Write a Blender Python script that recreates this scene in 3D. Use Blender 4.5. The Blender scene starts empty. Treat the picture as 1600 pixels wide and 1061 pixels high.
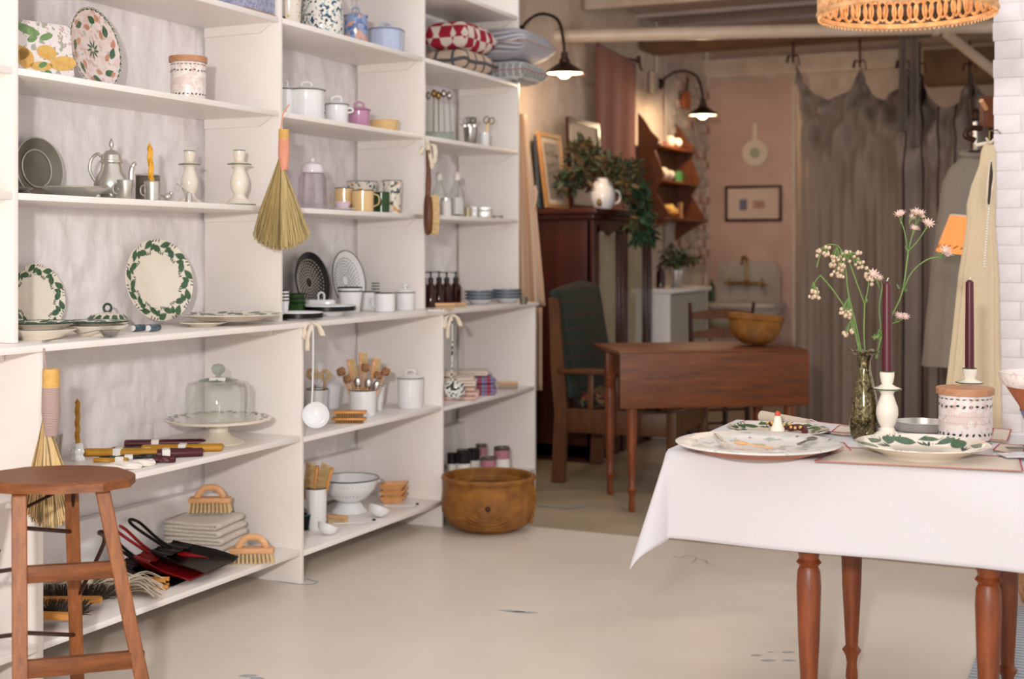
import bpy, bmesh, math, random
from math import sin, cos, pi, atan2, hypot, radians
from mathutils import Vector, Matrix, noise
SC = bpy.context.scene
COL = SC.collection
RN = random.Random(11)

# ---------------- camera, world, lights, exposure ----------------
F, CX, HY, EYE, VPX = 2050.0, 800.0, 393.0, 1.25, 1760.0     # focal length in px, principal column, horizon row, eye height, vanishing point of the shelf wall
TH = math.atan((VPX - CX) / F); CT, ST = cos(TH), sin(TH)
cd = bpy.data.cameras.new('camera'); cam = bpy.data.objects.new('camera', cd); COL.objects.link(cam)
cam.location = (0, 0, EYE); cam.rotation_euler = (pi / 2, 0, TH)
cd.sensor_width = 36; cd.lens = F / 1600 * 36; cd.shift_y = (HY - 530.5) / 1600
cd.clip_start = 0.05; cd.clip_end = 60
cd.dof.use_dof = True; cd.dof.focus_distance = 3.9; cd.dof.aperture_fstop = 2.6
SC.camera = cam
w = bpy.data.worlds.new('world'); SC.world = w; w.use_nodes = True
w.node_tree.nodes['Background'].inputs[0].default_value = (1.0, 0.955, 0.925, 1)
w.node_tree.nodes['Background'].inputs[1].default_value = 0.92
def light(kind, name, loc, power, col, **k):
    d = bpy.data.lights.new(name, kind); d.energy = power; d.color = col
    for a, b in k.items(): setattr(d, a, b)
    o = bpy.data.objects.new(name, d); COL.objects.link(o); o.location = loc; return o
light('POINT', 'camera_flash', (-0.12, -0.45, 1.60), 400, (1.0, 0.95, 0.92), shadow_soft_size=0.07)
vs = SC.view_settings; vs.view_transform = 'Standard'; vs.look = 'None'; vs.exposure = 0.1; vs.gamma = 1.0; vs.use_curve_mapping = False
SC.cycles.max_bounces = 8; SC.cycles.transparent_max_bounces = 12; SC.cycles.caustics_reflective = False; SC.cycles.caustics_refractive = False

# ---------------- picture column/row -> place in the room ----------------
def atZ(x, Z):                       # column x at depth Z in front of the camera
    a = (x - CX) / F * Z; return a * CT - Z * ST, a * ST + Z * CT, Z / F
def onh(x, y, z):                    # point on the horizontal plane z
    return atZ(x, (EYE - z) * F / (y - HY))
def spot(x, L):                      # point on the vertical plane X=-L, parallel to the shelves
    Z = F * L / (CT * (VPX - x)); return -L, (Z - L * ST) / CT, Z / F
def onY(x, Y):                       # point on the plane Y
    q = (VPX - x) * CT / F; L = q * CT * Y / (1 - q * ST); return -L, Y, (L * ST + Y * CT) / F
def zr(y, k): return EYE - (y - HY) * k
def camxy(a, Z): return a * CT - Z * ST, a * ST + Z * CT

# ---------------- materials ----------------
def lin(c):
    if isinstance(c, str): c = tuple(int(c[i:i+2], 16) / 255 for i in (0, 2, 4))
    return tuple((v / 12.92 if v <= .04045 else ((v + .055) / 1.055) ** 2.4) for v in c[:3]) + (1,)
MATS = {}
class NT:
    def __init__(s, name):
        m = bpy.data.materials.new(name); m.use_nodes = True; s.m = m; s.t = m.node_tree; s.b = s.t.nodes['Principled BSDF']; s.co = None
        s.out = s.t.nodes['Material Output']
    def n(s, typ, **k):
        x = s.t.nodes.new(typ)
        for a, b in k.items():
            if a.startswith('i_'):
                key = a[2:]; key = int(key) if key.isdigit() else key.replace('_', ' ')
                x.inputs[key].default_value = b
            else: setattr(x, a, b)
        return x
    def l(s, a, b): s.t.links.new(a, b)
    def coord(s, kind='Object', scale=(1, 1, 1), rot=(0, 0, 0)):
        if not s.co: s.co = s.n('ShaderNodeTexCoord')
        mp = s.n('ShaderNodeMapping'); s.l(s.co.outputs[kind], mp.inputs[0]); mp.inputs['Scale'].default_value = scale; mp.inputs['Rotation'].default_value = rot
        return mp.outputs[0]
    def noise(s, scale, vec=None, detail=4, rough=.55, out=0):
        x = s.n('ShaderNodeTexNoise'); x.inputs['Scale'].default_value = scale; x.inputs['Detail'].default_value = detail; x.inputs['Roughness'].default_value = rough
        s.l(vec or s.coord(), x.inputs['Vector']); return x.outputs[out]
    def ramp(s, fac, stops, const=False):
        r = s.n('ShaderNodeValToRGB'); s.l(fac, r.inputs[0]); e = r.color_ramp.elements
        if const: r.color_ramp.interpolation = 'CONSTANT'
        while len(e) < len(stops): e.new(.5)
        for q, (p, c) in zip(e, stops): q.position = p; q.color = lin(c)
        return r.outputs[0]
    def mix(s, f, a, b):
        x = s.n('ShaderNodeMix'); x.data_type = 'RGBA'
        for v, i in ((f, 0), (a, 6), (b, 7)):
            if hasattr(v, 'is_linked') or hasattr(v, 'links'): s.l(v, x.inputs[i])
            else: x.inputs[i].default_value = v if i == 0 else lin(v)
        return x.outputs[2]
    def bump(s, h, strength=.3, dist=.01):
        x = s.n('ShaderNodeBump'); x.inputs['Strength'].default_value = strength; x.inputs['Distance'].default_value = dist
        s.l(h, x.inputs['Height']); s.l(x.outputs[0], s.b.inputs['Normal'])
    def base(s, c):
        if isinstance(c, (str, tuple)): s.b.inputs['Base Color'].default_value = lin(c)
        else: s.l(c, s.b.inputs['Base Color'])
    def fin(s, rough=.5, metal=0, **k):
        s.b.inputs['Roughness'].default_value = rough; s.b.inputs['Metallic'].default_value = metal
        for a, b in k.items(): s.b.inputs[a.replace('_', ' ')].default_value = b
        MATS[s.m.name] = s.m; return s.m
def plain(name, c, rough=.5, metal=0, c2=None, sc=20, lo=.35, hi=.65, bump=None, vscale=(1, 1, 1), **k):
    if name in MATS: return MATS[name]
    t = NT(name)
    if c2: t.base(t.ramp(t.noise(sc, t.coord(scale=vscale)), [(lo, c), (hi, c2)]))
    else: t.base(c)
    if bump: t.bump(t.noise(bump[0], t.coord(scale=vscale)), bump[1], bump[2] if len(bump) > 2 else .004)
    return t.fin(rough, metal, **k)
def wood(name, c1, c2, c3, sc=6, stretch=(1, 12, 12), rough=.4, **k):
    t = NT(name); v = t.coord(scale=stretch)
    n1 = t.noise(sc, v, 6, .6); g = t.ramp(n1, [(.3, c1), (.5, c2), (.72, c3)])
    n2 = t.noise(sc * 9, t.coord(scale=stretch), 2); t.base(t.mix(.22, g, t.ramp(n2, [(.35, c1), (.65, c3)])))
    t.bump(n2, .12, .002); return t.fin(rough, 0, **k)
def cloth(name, c, c2=None, sc=500, rough=.9, extra=None):
    t = NT(name); wv = t.noise(sc, t.coord(), 2, .7); g = t.ramp(wv, [(.3, c2 or c), (.7, c)])
    t.base(g); t.bump(wv, .35, .001); return t.fin(rough, 0, Sheen_Weight=.2)
def stripes(name, cols, period, axis=0, rough=.9, coord='Object'):
    t = NT(name); s = [0, 0, 0]; s[axis] = 1 / period
    sep = t.n('ShaderNodeSeparateXYZ'); t.l(t.coord(coord, tuple(s)), sep.inputs[0])
    fr = t.n('ShaderNodeMath', operation='FRACT'); t.l(sep.outputs[axis], fr.inputs[0])
    t.base(t.ramp(fr.outputs[0], [(p, c) for p, c in cols], True)); t.bump(t.noise(400), .3, .001); return t.fin(rough)
def speckle(name, base, spots, sc=30, thr=.35, rough=.12, bw=None):
    t = NT(name); v = t.coord(); c = base
    for i, (col, s, th) in enumerate(spots):
        n = t.noise(s, t.coord(rot=(i * .7, i, .3 * i)), 1.5, .4); m = t.ramp(n, [(th, '000000'), (th + .02, 'ffffff')])
        c = t.mix(m, c, col)
    t.base(c if not isinstance(c, str) else c); return t.fin(rough, 0, Coat_Weight=.4)
# paints and plaster
def mk_wall(name, c, c2, rough=.45, s1=9, bd=.010):
    t = NT(name); n = t.noise(s1, t.coord(), 6, .6); t.base(t.ramp(n, [(.35, c), (.65, c2)]))
    a = t.noise(14, t.coord(scale=(1, 1, .8)), 3, .5); b = t.noise(3, t.coord(scale=(5, 5, .7)), 4)
    ad = t.n('ShaderNodeMath', operation='ADD'); t.l(a, ad.inputs[0]); t.l(b, ad.inputs[1]); t.bump(ad.outputs[0], .7, bd); return t.fin(rough)
m_wallwhite = mk_wall('white_painted_brick', 'ebe6e7', 'f1edee', .34)
m_wallright = mk_wall('white_matt_painted_brick', 'e9e3e6', 'f0ebee', .7, 20, .004)
m_board = plain('white_painted_board', 'f0eae6', .38, c2='ece5df', sc=4, bump=(60, .1, .001))
m_gap = plain('dark_gap', '5a4a3e', .9)
def mk_plaster():
    t = NT('aged_plaster'); n = t.noise(2.2, t.coord(), 8, .65)
    g = t.ramp(n, [(.3, 'b3a08e'), (.42, 'cdbaa8'), (.55, 'd9c8b8'), (.7, 'c2ae9c')])
    n2 = t.noise(5, t.coord(scale=(1, 1, .35)), 8, .7); m = t.ramp(n2, [(.56, '000000'), (.66, 'ffffff')])
    t.base(t.mix(m, g, 'e2d6cc')); t.bump(n, .5, .01); return t.fin(.85)
m_plaster = mk_plaster()
def mk_pink():
    t = NT('pink_panel_paint'); n = t.noise(2.5, t.coord(), 6, .6); t.base(t.ramp(n, [(.3, 'bd9c90'), (.55, 'c8a89c'), (.75, 'd6bcb1')]))
    return t.fin(.5)
m_pink = mk_pink()
m_ceil = plain('ceiling_paint', 'b9aeab', .7, c2='c6bbb6', sc=3)
m_cream = plain('cream_gloss_paint', 'dccdbd', .35, c2='cbb9a6', sc=5)
m_tan = plain('tan_shadow_board', '8a6c50', .7, c2='755a42', sc=5)
def mk_floor(name, a, b, c):
    t = NT(name); n = t.noise(1.1, t.coord(), 7, .6); g = t.ramp(n, [(.3, a), (.5, b), (.7, c)])
    n2 = t.noise(4, t.coord(scale=(.6, 9, 1)), 5, .6); g2 = t.mix(t.ramp(n2, [(.5, '000000'), (.8, '505050')]), g, a)
    n3 = t.noise(55, t.coord(scale=(1, 1, 1)), 2); t.base(t.mix(t.ramp(n3, [(.72, '000000'), (.8, '404040')]), g2, '8c7c6c'))
    t.bump(n2, .08, .002); return t.fin(.36)
m_floor = mk_floor('painted_floor', 'd3c7ba', 'dcd1c5', 'e4dacf')
m_floor2 = mk_floor('shaded_painted_floor', '98886f', 'a8987f', 'b8a993')  # rear floor: the fall-off of light is painted in as darker tones
m_stencil = plain('blue_floor_paint', '93a0ac', .5, c2='b5b4b4', sc=40)
# woods
m_stool = wood('stool_oak', '653412', '83491c', '9c5f2a', 8, (9, 9, .8), .5)
m_stool2 = wood('stool_oak_across', '552c10', '733e18', '8e5424', 8, (1, 8, 8), .52)
m_walnut = wood('walnut_tabletop', '48230c', '663412', '7c441b', 5, (1.2, 9, 9), .5)
m_turned = wood('turned_reddish_wood', '56260a', '753612', '8c471b', 6, (8, 8, 1), .42)
m_mahog = wood('dark_mahogany', '220504', '3a0c08', '4b120b', 3, (6, 6, .8), .32)
m_mahog2 = wood('mahogany_frame', '1f0a08', '3a120d', '4e1c13', 3, (6, 6, .8), .25)
m_oakdark = wood('armchair_oak', '42240f', '5d3618', '6e4422', 5, (6, 6, 1), .45)
m_hutch = wood('pine_hutch', '45200b', '683311', '7e461b', 4, (6, 6, 1), .45)
m_beech = wood('pale_beech', 'c48a5a', 'd9a472', 'e6b788', 8, (2, 9, 9), .5)
m_olive = wood('honey_wood', 'b0702a', 'cd8b3e', 'dda155', 8, (2, 9, 9), .45)
m_lid = wood('lid_wood', 'a87450', 'b88460', 'c4936e', 8, (2, 9, 9), .5)
m_bentw = wood('gold_frame_wood', '94693a', 'ab7d48', 'bc905c', 5, (4, 4, 1), .4)
# ceramics, enamel, metal, glass
m_enamel = plain('white_enamel', 'ececec', .12, c2='e6e7ea', sc=6, Coat_Weight=.5)
m_creamware = plain('cream_glaze', 'ece4d6', .14, c2='e6dccb', sc=12, Coat_Weight=.5)
m_navy = plain('dark_rim_enamel', '1d2b33', .2)
m_navyblue = plain('blue_black_stripe_enamel', '34424d', .2, c2='5a6f7d', sc=60)
m_black = plain('black_enamel', '0b0b0c', .3, Specular_IOR_Level=.3)
m_green = plain('green_enamel', '1c4214', .2)
m_leafg = plain('green_glaze', '2e5236', .25, c2='47694a', sc=90)
m_leafdk = plain('dark_green_glaze', '1f3530', .25, c2='2c4a3a', sc=90)
m_berry = plain('blue_glaze', '34427a', .25)
m_pinken = plain('pink_enamel', 'c48fae', .15, c2='bb84a4', sc=10, Coat_Weight=.5)
m_yellow = plain('yellow_enamel', 'e2c08c', .15, c2='dcb880', sc=10, Coat_Weight=.4)
m_blue = plain('pale_blue_enamel', 'b4bfdc', .15, c2='bcc7e2', sc=60, Coat_Weight=.4)
m_bluedk = plain('blue_rim_enamel', '55628c', .2)
m_pewter = plain('pewter', 'd6d2cb', .3, .8, c2='c4c0b8', sc=12, bump=(70, .1, .001))
m_pewterdk = plain('dark_pewter', '77726a', .33, .75, c2='827c70', sc=10)
m_steel = plain('dull_steel', 'b9b6b2', .25, 1, c2='a6a39d', sc=20)
m_brass = plain('brass', '8f7342', .35, .9)
m_iron = plain('dark_iron', '3a2015', .45, .6)
m_lampmet = plain('aged_bronze_lamp', '4a342a', .4, .7, c2='34231b', sc=30)
def mk_glass(name, c='ffffff', rough=.02):
    t = NT(name); t.base(c); t.t.nodes.remove(t.b)
    g = t.n('ShaderNodeBsdfGlossy'); g.inputs['Roughness'].default_value = rough
    tr = t.n('ShaderNodeBsdfTransparent'); tr.inputs[0].default_value = lin(c)
    lw = t.n('ShaderNodeLayerWeight'); lw.inputs[0].default_value = .35
    r = t.n('ShaderNodeMapRange'); r.inputs[3].default_value = .03; r.inputs[4].default_value = .38; t.l(lw.outputs[1], r.inputs[0])
    mx = t.n('ShaderNodeMixShader'); t.l(r.outputs[0], mx.inputs[0]); t.l(tr.outputs[0], mx.inputs[1]); t.l(g.outputs[0], mx.inputs[2]); t.l(mx.outputs[0], t.out.inputs[0])
    MATS[name] = t.m; return t.m
m_glass = mk_glass('clear_glass', 'fefffe'); m_glassgreen = mk_glass('greenish_glass', 'e2ebe6'); m_glasspink = mk_glass('pink_glass', 'fefcfe')
m_amber = plain('amber_bottle_glass', '260803', .12, Specular_IOR_Level=.4, c2='3a0f06', sc=30)
m_mercury = speckle('mercury_glass', '6a6040', [('8f8460', 150, .56), ('453d26', 110, .58)], rough=.12); m_mercury.node_tree.nodes['Principled BSDF'].inputs['Metallic'].default_value = .8
m_bluewhite = speckle('blue_splatter_enamel', 'e6e2da', [('16506a', 55, .60), ('1f2c33', 75, .63), ('8fb0bd', 48, .62)])
m_creamspeck = speckle('cream_splatter_enamel', 'e4dad0', [('e0ac6e', 45, .63), ('544048', 70, .67)])
m_bluemarb = speckle('blue_orange_marbled_enamel', '8c9cc0', [('cf9f92', 28, .54), ('5d76a6', 34, .56)])
m_multimarb = speckle('marbled_splatter_enamel', 'e6ddd2', [('d09a58', 40, .60), ('1c3d63', 32, .60), ('3c5a48', 55, .63)])
m_bwmarb = speckle('black_white_marbled_enamel', 'dcdcd6', [('16181c', 60, .53)])
m_faience = speckle('pale_pink_faience', 'e2d3cf', [('cdb0a8', 60, .58), ('b3bcae', 42, .66), ('dcc5be', 25, .56)], rough=.25)
m_fruitware = speckle('fruit_faience_ground', 'e4dcda', [('a2a496', 55, .60), ('c9a8a4', 70, .64)], rough=.25)
m_canister = speckle('flowered_canister_glaze', 'e9dfda', [('dcc6c0', 75, .60), ('e0cfc9', 30, .56)], rough=.25)
m_platter = speckle('speckled_platter_glaze', 'f6f2ee', [('bccbc3', 26, .62), ('8f766e', 55, .70), ('e6e8e2', 18, .57)], rough=.32)
m_fruity = plain('yellow_fruit_glaze', 'd9b266', .25, c2='cf9f4e', sc=50)
m_fruitg = plain('green_fruit_glaze', '5c8250', .25, c2='7b9a62', sc=50)
m_terra = plain('terracotta', '9a5230', .7, c2='a86039', sc=25)
m_wax_y = plain('ochre_wax', 'c08a1c', .45, c2='b07c18', sc=30)
m_wax_y2 = plain('yellow_wax', 'e0a020', .4)
m_wax_r = plain('burgundy_wax', '4c0b1a', .38)
m_wax_k = plain('black_wax', '1a1212', .45)
m_wax_w = plain('white_wax', 'e9e1d8', .45)
m_paper = plain('white_paper', 'eeeae4', .8)
m_straw = plain('straw', 'c9b480', .8, c2='aa9460', sc=8, vscale=(30, 30, 1))
m_straw2 = plain('golden_straw', 'ddc08e', .8, c2='cbab76', sc=8, vscale=(30, 30, 1))
m_strawdk = plain('dark_straw', '857550', .85)
m_cork = plain('cut_straw_end', 'd9ae62', .8, c2='c99c52', sc=60)
m_orange = plain('orange_cord_wrap', 'e09a80', .8, c2='d68d72', sc=30)
m_mauvewrap = stripes('mauve_cord_wrap', [(0, 'b59c95'), (.75, '806a66')], .0045, 2)
m_bristle = plain('natural_bristle', 'dcc090', .85, c2='cdb07c', sc=50)
m_bristlebr = plain('brown_bristle', 'a87c50', .85, c2='8f6840', sc=50)
m_bristledk = plain('dark_horsehair', '2e231c', .85, c2='43362b', sc=50)
m_red = plain('red_lacquer', '8e1518', .25); m_blackl = plain('black_lacquer', '0e0a0a', .32, Specular_IOR_Level=.35)
m_linen = cloth('white_table_linen', 'c5c2c6', 'bdbabe')
m_linen2 = cloth('oat_linen', 'c8b9a5', 'baaa95')
m_cottonmop = cloth('unbleached_cotton', 'e0d2bd', 'cdbda6', 200)
m_towel = cloth('waffle_towel', 'd8cfc4', 'bdb2a6', 160)
m_tape = cloth('cream_cotton_tape', 'e6d9c6', 'd8cab4', 300)
m_redthread = plain('red_thread', 'a8243a', .8)
m_pinktow = cloth('pink_towel', 'dfbdb0', 'd2aa9e', 200); m_creamtow = cloth('cream_towel', 'e8d9c8', 'd9c8b4', 200)
m_striptow = stripes('red_blue_striped_towel', [(0, '9c4a5c'), (.45, '7f86b0'), (.75, '9c4a5c'), (.85, '7f86b0')], .045, 0)
m_check = None
def mk_check(name, a, b, s, rot=.0):
    t = NT(name); c = t.n('ShaderNodeTexChecker'); t.l(t.coord(rot=(0, 0, rot)), c.inputs[0]); c.inputs['Scale'].default_value = s
    c.inputs[1].default_value = lin(a); c.inputs[2].default_value = lin(b); t.base(c.outputs[0]); t.bump(t.noise(300), .3, .001); return t.fin(.9)
m_check = mk_check('red_white_check_fabric', '9c1230', 'dcd0c6', 17, .5)
m_tick = stripes('blue_grey_ticking', [(0, 'c9c4c8'), (.5, '7f8493')], .009, 1)
def mk_tile(name, a, b, sc):
    t = NT(name); v = t.n('ShaderNodeTexVoronoi'); v.feature = 'DISTANCE_TO_EDGE'; v.inputs['Scale'].default_value = sc; v.inputs['Randomness'].default_value = .12
    t.l(t.coord(), v.inputs['Vector']); t.base(t.ramp(v.outputs['Distance'], [(.08, b), (.12, a)])); t.bump(t.noise(300), .3, .001); return t.fin(.9)
m_tilefab = mk_tile('tan_grey_lattice_fabric', 'c4ad98', '56565a', 11); m_floralfab = mk_tile('grey_white_block_print', '9aa0a3', 'd8d4d2', 26)
def mk_plaid(name, base, l1, sc):
    t = NT(name); sep = t.n('ShaderNodeSeparateXYZ'); t.l(t.coord(), sep.inputs[0]); c = base
    for ax, per, th in ((1, .075, .1), (2, .075, .1), (1, .026, .12)):
        mu = t.n('ShaderNodeMath', operation='MULTIPLY'); mu.inputs[1].default_value = 1 / per; t.l(sep.outputs[ax], mu.inputs[0])
        fr = t.n('ShaderNodeMath', operation='FRACT'); t.l(mu.outputs[0], fr.inputs[0]); lt = t.n('ShaderNodeMath', operation='LESS_THAN'); lt.inputs[1].default_value = th; t.l(fr.outputs[0], lt.inputs[0])
        c = t.mix(lt.outputs[0], c, l1 if per > .05 else '2b3a38')
    t.base(c); return t.fin(.95)
m_plaid = mk_plaid('green_plaid_wool', '19281d', '47201a', 1)
m_floral = speckle('dark_floral_needlepoint', '1c1614', [('8a5a2c', 30, .56), ('6a2320', 40, .6), ('51603c', 36, .6)], rough=.9)
m_curt = cloth('grey_brown_voile', 'a08f82', '8f7f73', 300)
def mk_curt2():
    t = NT('pinstriped_grey_voile'); sep = t.n('ShaderNodeSeparateXYZ'); t.l(t.coord('UV'), sep.inputs[0])
    mu = t.n('ShaderNodeMath', operation='MULTIPLY'); mu.inputs[1].default_value = 7; t.l(sep.outputs[0], mu.inputs[0])
    fr = t.n('ShaderNodeMath', operation='FRACT'); t.l(mu.outputs[0], fr.inputs[0]); lt = t.n('ShaderNodeMath', operation='LESS_THAN'); lt.inputs[1].default_value = .11; t.l(fr.outputs[0], lt.inputs[0])
    t.base(t.mix(lt.outputs[0], '94867d', '35161c')); return t.fin(.95)
m_curt2 = mk_curt2()
m_redcloth = cloth('rust_red_cloth', '8c4a3b', '7c3f32', 60)
m_peach = cloth('unbleached_apron_linen', 'd8bca2', 'c9aa8e', 200)
def mk_gauze(name, c, alpha):
    t = NT(name); t.base(t.ramp(t.noise(60, t.coord(scale=(6, 6, .5)), 3), [(.35, c), (.7, 'e6d2b0' if c > 'c' else c)])); t.b.inputs['Alpha'].default_value = alpha; return t.fin(.9)
m_gauze = mk_gauze('ecru_gauze', 'd9c5a5', .84)
m_greydress = cloth('grey_linen_dress', 'a39a8e', '91887c', 200)
m_basket = None
def mk_weave(name, a, b, c, sc=70):
    t = NT(name); wv = t.n('ShaderNodeTexWave'); wv.bands_direction = 'Z'; wv.inputs['Scale'].default_value = sc; wv.inputs['Distortion'].default_value = 1.5; t.l(t.coord(), wv.inputs[0])
    n = t.noise(18, t.coord(), 5, .6); g = t.ramp(n, [(.3, a), (.5, b), (.7, c)]); g2 = t.mix(t.ramp(wv.outputs[1], [(.0, '707070'), (.5, '000000')]), g, a)
    t.base(g2); t.bump(wv.outputs[1], .6, .003); return t.fin(.5)
m_basket = mk_weave('woven_basket_cane', '7a4a1a', '935e20', 'a8702a'); m_basket2 = mk_weave('golden_basket_cane', '7a4c1a', '946020', 'aa7428', 90)
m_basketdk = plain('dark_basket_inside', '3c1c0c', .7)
m_fol = plain('dark_green_leaf', '25361f', .6, c2='33472b', sc=30); m_fol2 = plain('olive_brown_leaf', '4a4026', .6, c2='5c4128', sc=30); m_fol3 = plain('fern_green_leaf', '234226', .6)
m_stem = plain('green_stem', '5e7c3c', .6, c2='6d8a4a', sc=20); m_bud = plain('cream_bud', 'd2c0a0', .7, c2='a07a70', sc=120); m_petal = plain('dusty_pink_petal', 'c4a098', .7, c2='e0cdbf', sc=90)
def emis(name, c, s):
    t = NT(name); t.b.inputs['Emission Color'].default_value = lin(c); t.b.inputs['Emission Strength'].default_value = s; t.base(c); return t.fin(.4)
m_bulb = emis('lit_bulb', 'ffe2b8', 12); m_shadeglow = emis('lit_paper_shade', 'e8914a', .5); m_inner = plain('white_reflector_enamel', 'f3e6d4', .3)
m_wicker = plain('honey_wicker', 'b07f50', .6, c2='d9a878', sc=30); m_wickergrey = plain('grey_wicker', 'a59a90', .7)
m_rug = stripes('blue_white_ticking_rug', [(0, '7f93ab'), (.45, 'c9c2b6'), (.6, '7f93ab'), (.75, 'c9c2b6')], .03, 1)
m_porc = plain('old_porcelain', 'bdb5ae', .25, c2='a89d93', sc=6)
m_brickred = plain('worn_red_brick', 'a5705c', .9, c2='c8b0a3', sc=7, lo=.4, hi=.6); m_brickgrey = plain('limewashed_brick', 'd2c6bb', .9, c2='a8998f', sc=8); m_mortar = plain('old_mortar', 'b5a699', .95, c2='d5cac0', sc=6)
m_tagink = plain('dark_print_ink', '3a3434', .8); m_labelpink = plain('pink_label', 'b47888', .6); m_labeldk = plain('dark_tin', '221c22', .35, .3)
m_ribbon = plain('dark_red_ribbon', '4a1a1c', .6)
m_printg = plain('print_paper', 'c9b8a8', .7); m_mirror = plain('dark_picture_glass', '4c4440', .25, c2='6e645c', sc=3)
m_printgrey = plain('grey_print', '8a7f76', .5, c2='6a625c', sc=9, lo=.3, hi=.7)

# ---------------- mesh builder ----------------
class MB:
    def __init__(s): s.v = []; s.f = []; s.i = []; s.m = 0; s.X = Matrix()
    def add(s, vs, fs):
        o = len(s.v); s.v += [tuple(s.X @ Vector(p)) for p in vs]; s.f += [tuple(o + q for q in f) for f in fs]; s.i += [s.m] * len(fs); return s
    def box(s, sx, sy, sz, c=(0, 0, 0), rz=0, bev=0, rot=None):
        Mx = Matrix.Translation(c) @ (rot.to_4x4() if rot else Matrix.Rotation(rz, 4, 'Z'))
        if not bev:
            vs = [Mx @ Vector((a * sx / 2, b * sy / 2, d * sz / 2)) for a in (-1, 1) for b in (-1, 1) for d in (-1, 1)]
            return s.add(vs, [(0, 1, 3, 2), (4, 6, 7, 5), (0, 4, 5, 1), (2, 3, 7, 6), (0, 2, 6, 4), (1, 5, 7, 3)])
        bm = bmesh.new(); bmesh.ops.create_cube(bm, size=1); bmesh.ops.scale(bm, vec=(sx, sy, sz), verts=bm.verts)
        bmesh.ops.bevel(bm, geom=bm.edges[:], offset=bev, segments=2, affect='EDGES', profile=.5)
        bm.verts.ensure_lookup_table(); s.add([Mx @ v.co for v in bm.verts], [[v.index for v in f.verts] for f in bm.faces]); bm.free(); return s
    def lathe(s, pr, seg=32, c=(0, 0, 0), sx=1, sy=1, fn=None):
        n = len(pr); vs = []; fs = []; idx = []
        for r, z in pr:
            if r < 1e-6: idx.append([len(vs)] * seg); vs.append((c[0], c[1], c[2] + z))
            else:
                st = len(vs); idx.append([st + k for k in range(seg)])
                for k in range(seg):
                    a = 2 * pi * k / seg; rr, zz = (fn(r, z, a) if fn else (r, z)); vs.append((c[0] + rr * cos(a) * sx, c[1] + rr * sin(a) * sy, c[2] + zz))
        for i in range(n - 1):
            A, B = idx[i], idx[i + 1]
            for k in range(seg):
                l = (k + 1) % seg; q = []
                for t in (A[k], A[l], B[l], B[k]):
                    if t not in q: q.append(t)
                if len(q) > 2: fs.append(tuple(q))
        return s.add(vs, fs)
    def tube(s, pts, r, seg=8, cap=True, closed=False, flat=1, up=(0, 0, 1)):
        pts = [Vector(p) for p in pts]; n = len(pts); rs = r if isinstance(r, (list, tuple)) else [r] * n; vs = []; fs = []
        pu = None
        for i, p in enumerate(pts):
            if closed: d = pts[(i + 1) % n] - pts[i - 1]
            else: d = pts[min(i + 1, n - 1)] - pts[max(i - 1, 0)]
            if d.length < 1e-9: d = Vector((0, 0, 1))
            d.normalize(); u = (pu - d * pu.dot(d)) if pu else Vector(up).cross(d)
            if u.length < 1e-4: u = Vector((1, 0, 0)).cross(d)
            if u.length < 1e-4: u = Vector((0, 1, 0)).cross(d)
            u.normalize(); pu = u; w2 = d.cross(u)
            for k in range(seg):
                a = 2 * pi * k / seg; vs.append(p + u * (rs[i] * cos(a)) + w2 * (rs[i] * flat * sin(a)))
        for i in range(n if closed else n - 1):
            j = (i + 1) % n
            for k in range(seg): fs.append((i * seg + k, i * seg + (k + 1) % seg, j * seg + (k + 1) % seg, j * seg + k))
        if cap and not closed: fs += [tuple(range(seg - 1, -1, -1)), tuple((n - 1) * seg + k for k in range(seg))]
        return s.add(vs, fs)
    def prism(s, poly, z0, z1, tf=None):
        n = len(poly); vs = [(x, y, z0) for x, y in poly] + [(x, y, z1) for x, y in poly]
        if tf: vs = [tf(*p) for p in vs]
        return s.add(vs, [tuple(range(n - 1, -1, -1)), tuple(range(n, 2 * n))] + [(k, (k + 1) % n, n + (k + 1) % n, n + k) for k in range(n)])
    def sheet(s, fn, nu, nv):
        vs = [fn(i / nu, j / nv) for j in range(nv + 1) for i in range(nu + 1)]
        return s.add(vs, [(j * (nu + 1) + i, j * (nu + 1) + i + 1, (j + 1) * (nu + 1) + i + 1, (j + 1) * (nu + 1) + i) for j in range(nv) for i in range(nu)])
    def ball(s, r, c=(0, 0, 0), seg=12, rings=8, sz=1):
        return s.lathe([(r * sin(pi * t / rings), -r * sz * cos(pi * t / rings)) for t in range(rings + 1)], seg, c)
    def mesh(s, name, mats, ang=35, uv=None):
        me = bpy.data.meshes.new(name); me.from_pydata(s.v, [], s.f)
        for m in (mats if isinstance(mats, (list, tuple)) else [mats]): me.materials.append(m)
        me.polygons.foreach_set('material_index', s.i); me.shade_smooth(); me.set_sharp_from_angle(angle=radians(ang)); me.update(); return me
def bez(p, n=12):
    p = [Vector(q) for q in p]; out = []
    P = [p[0] * 2 - p[1]] + p + [p[-1] * 2 - p[-2]]
    for i in range(1, len(P) - 2):
        for k in range(n):
            t = k / n; a, b, c, d = P[i-1:i+3]
            out.append(.5 * ((2 * b) + (c - a) * t + (2 * a - 5 * b + 4 * c - d) * t * t + (3 * b - a - 3 * c + d) * t ** 3))
    out.append(P[-2]); return out
def tag(o, label=None, cat=None, group=None, kind=None):
    if label: o['label'] = label
    if cat: o['category'] = cat
    if group: o['group'] = group
    if kind: o['kind'] = kind
    return o
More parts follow.
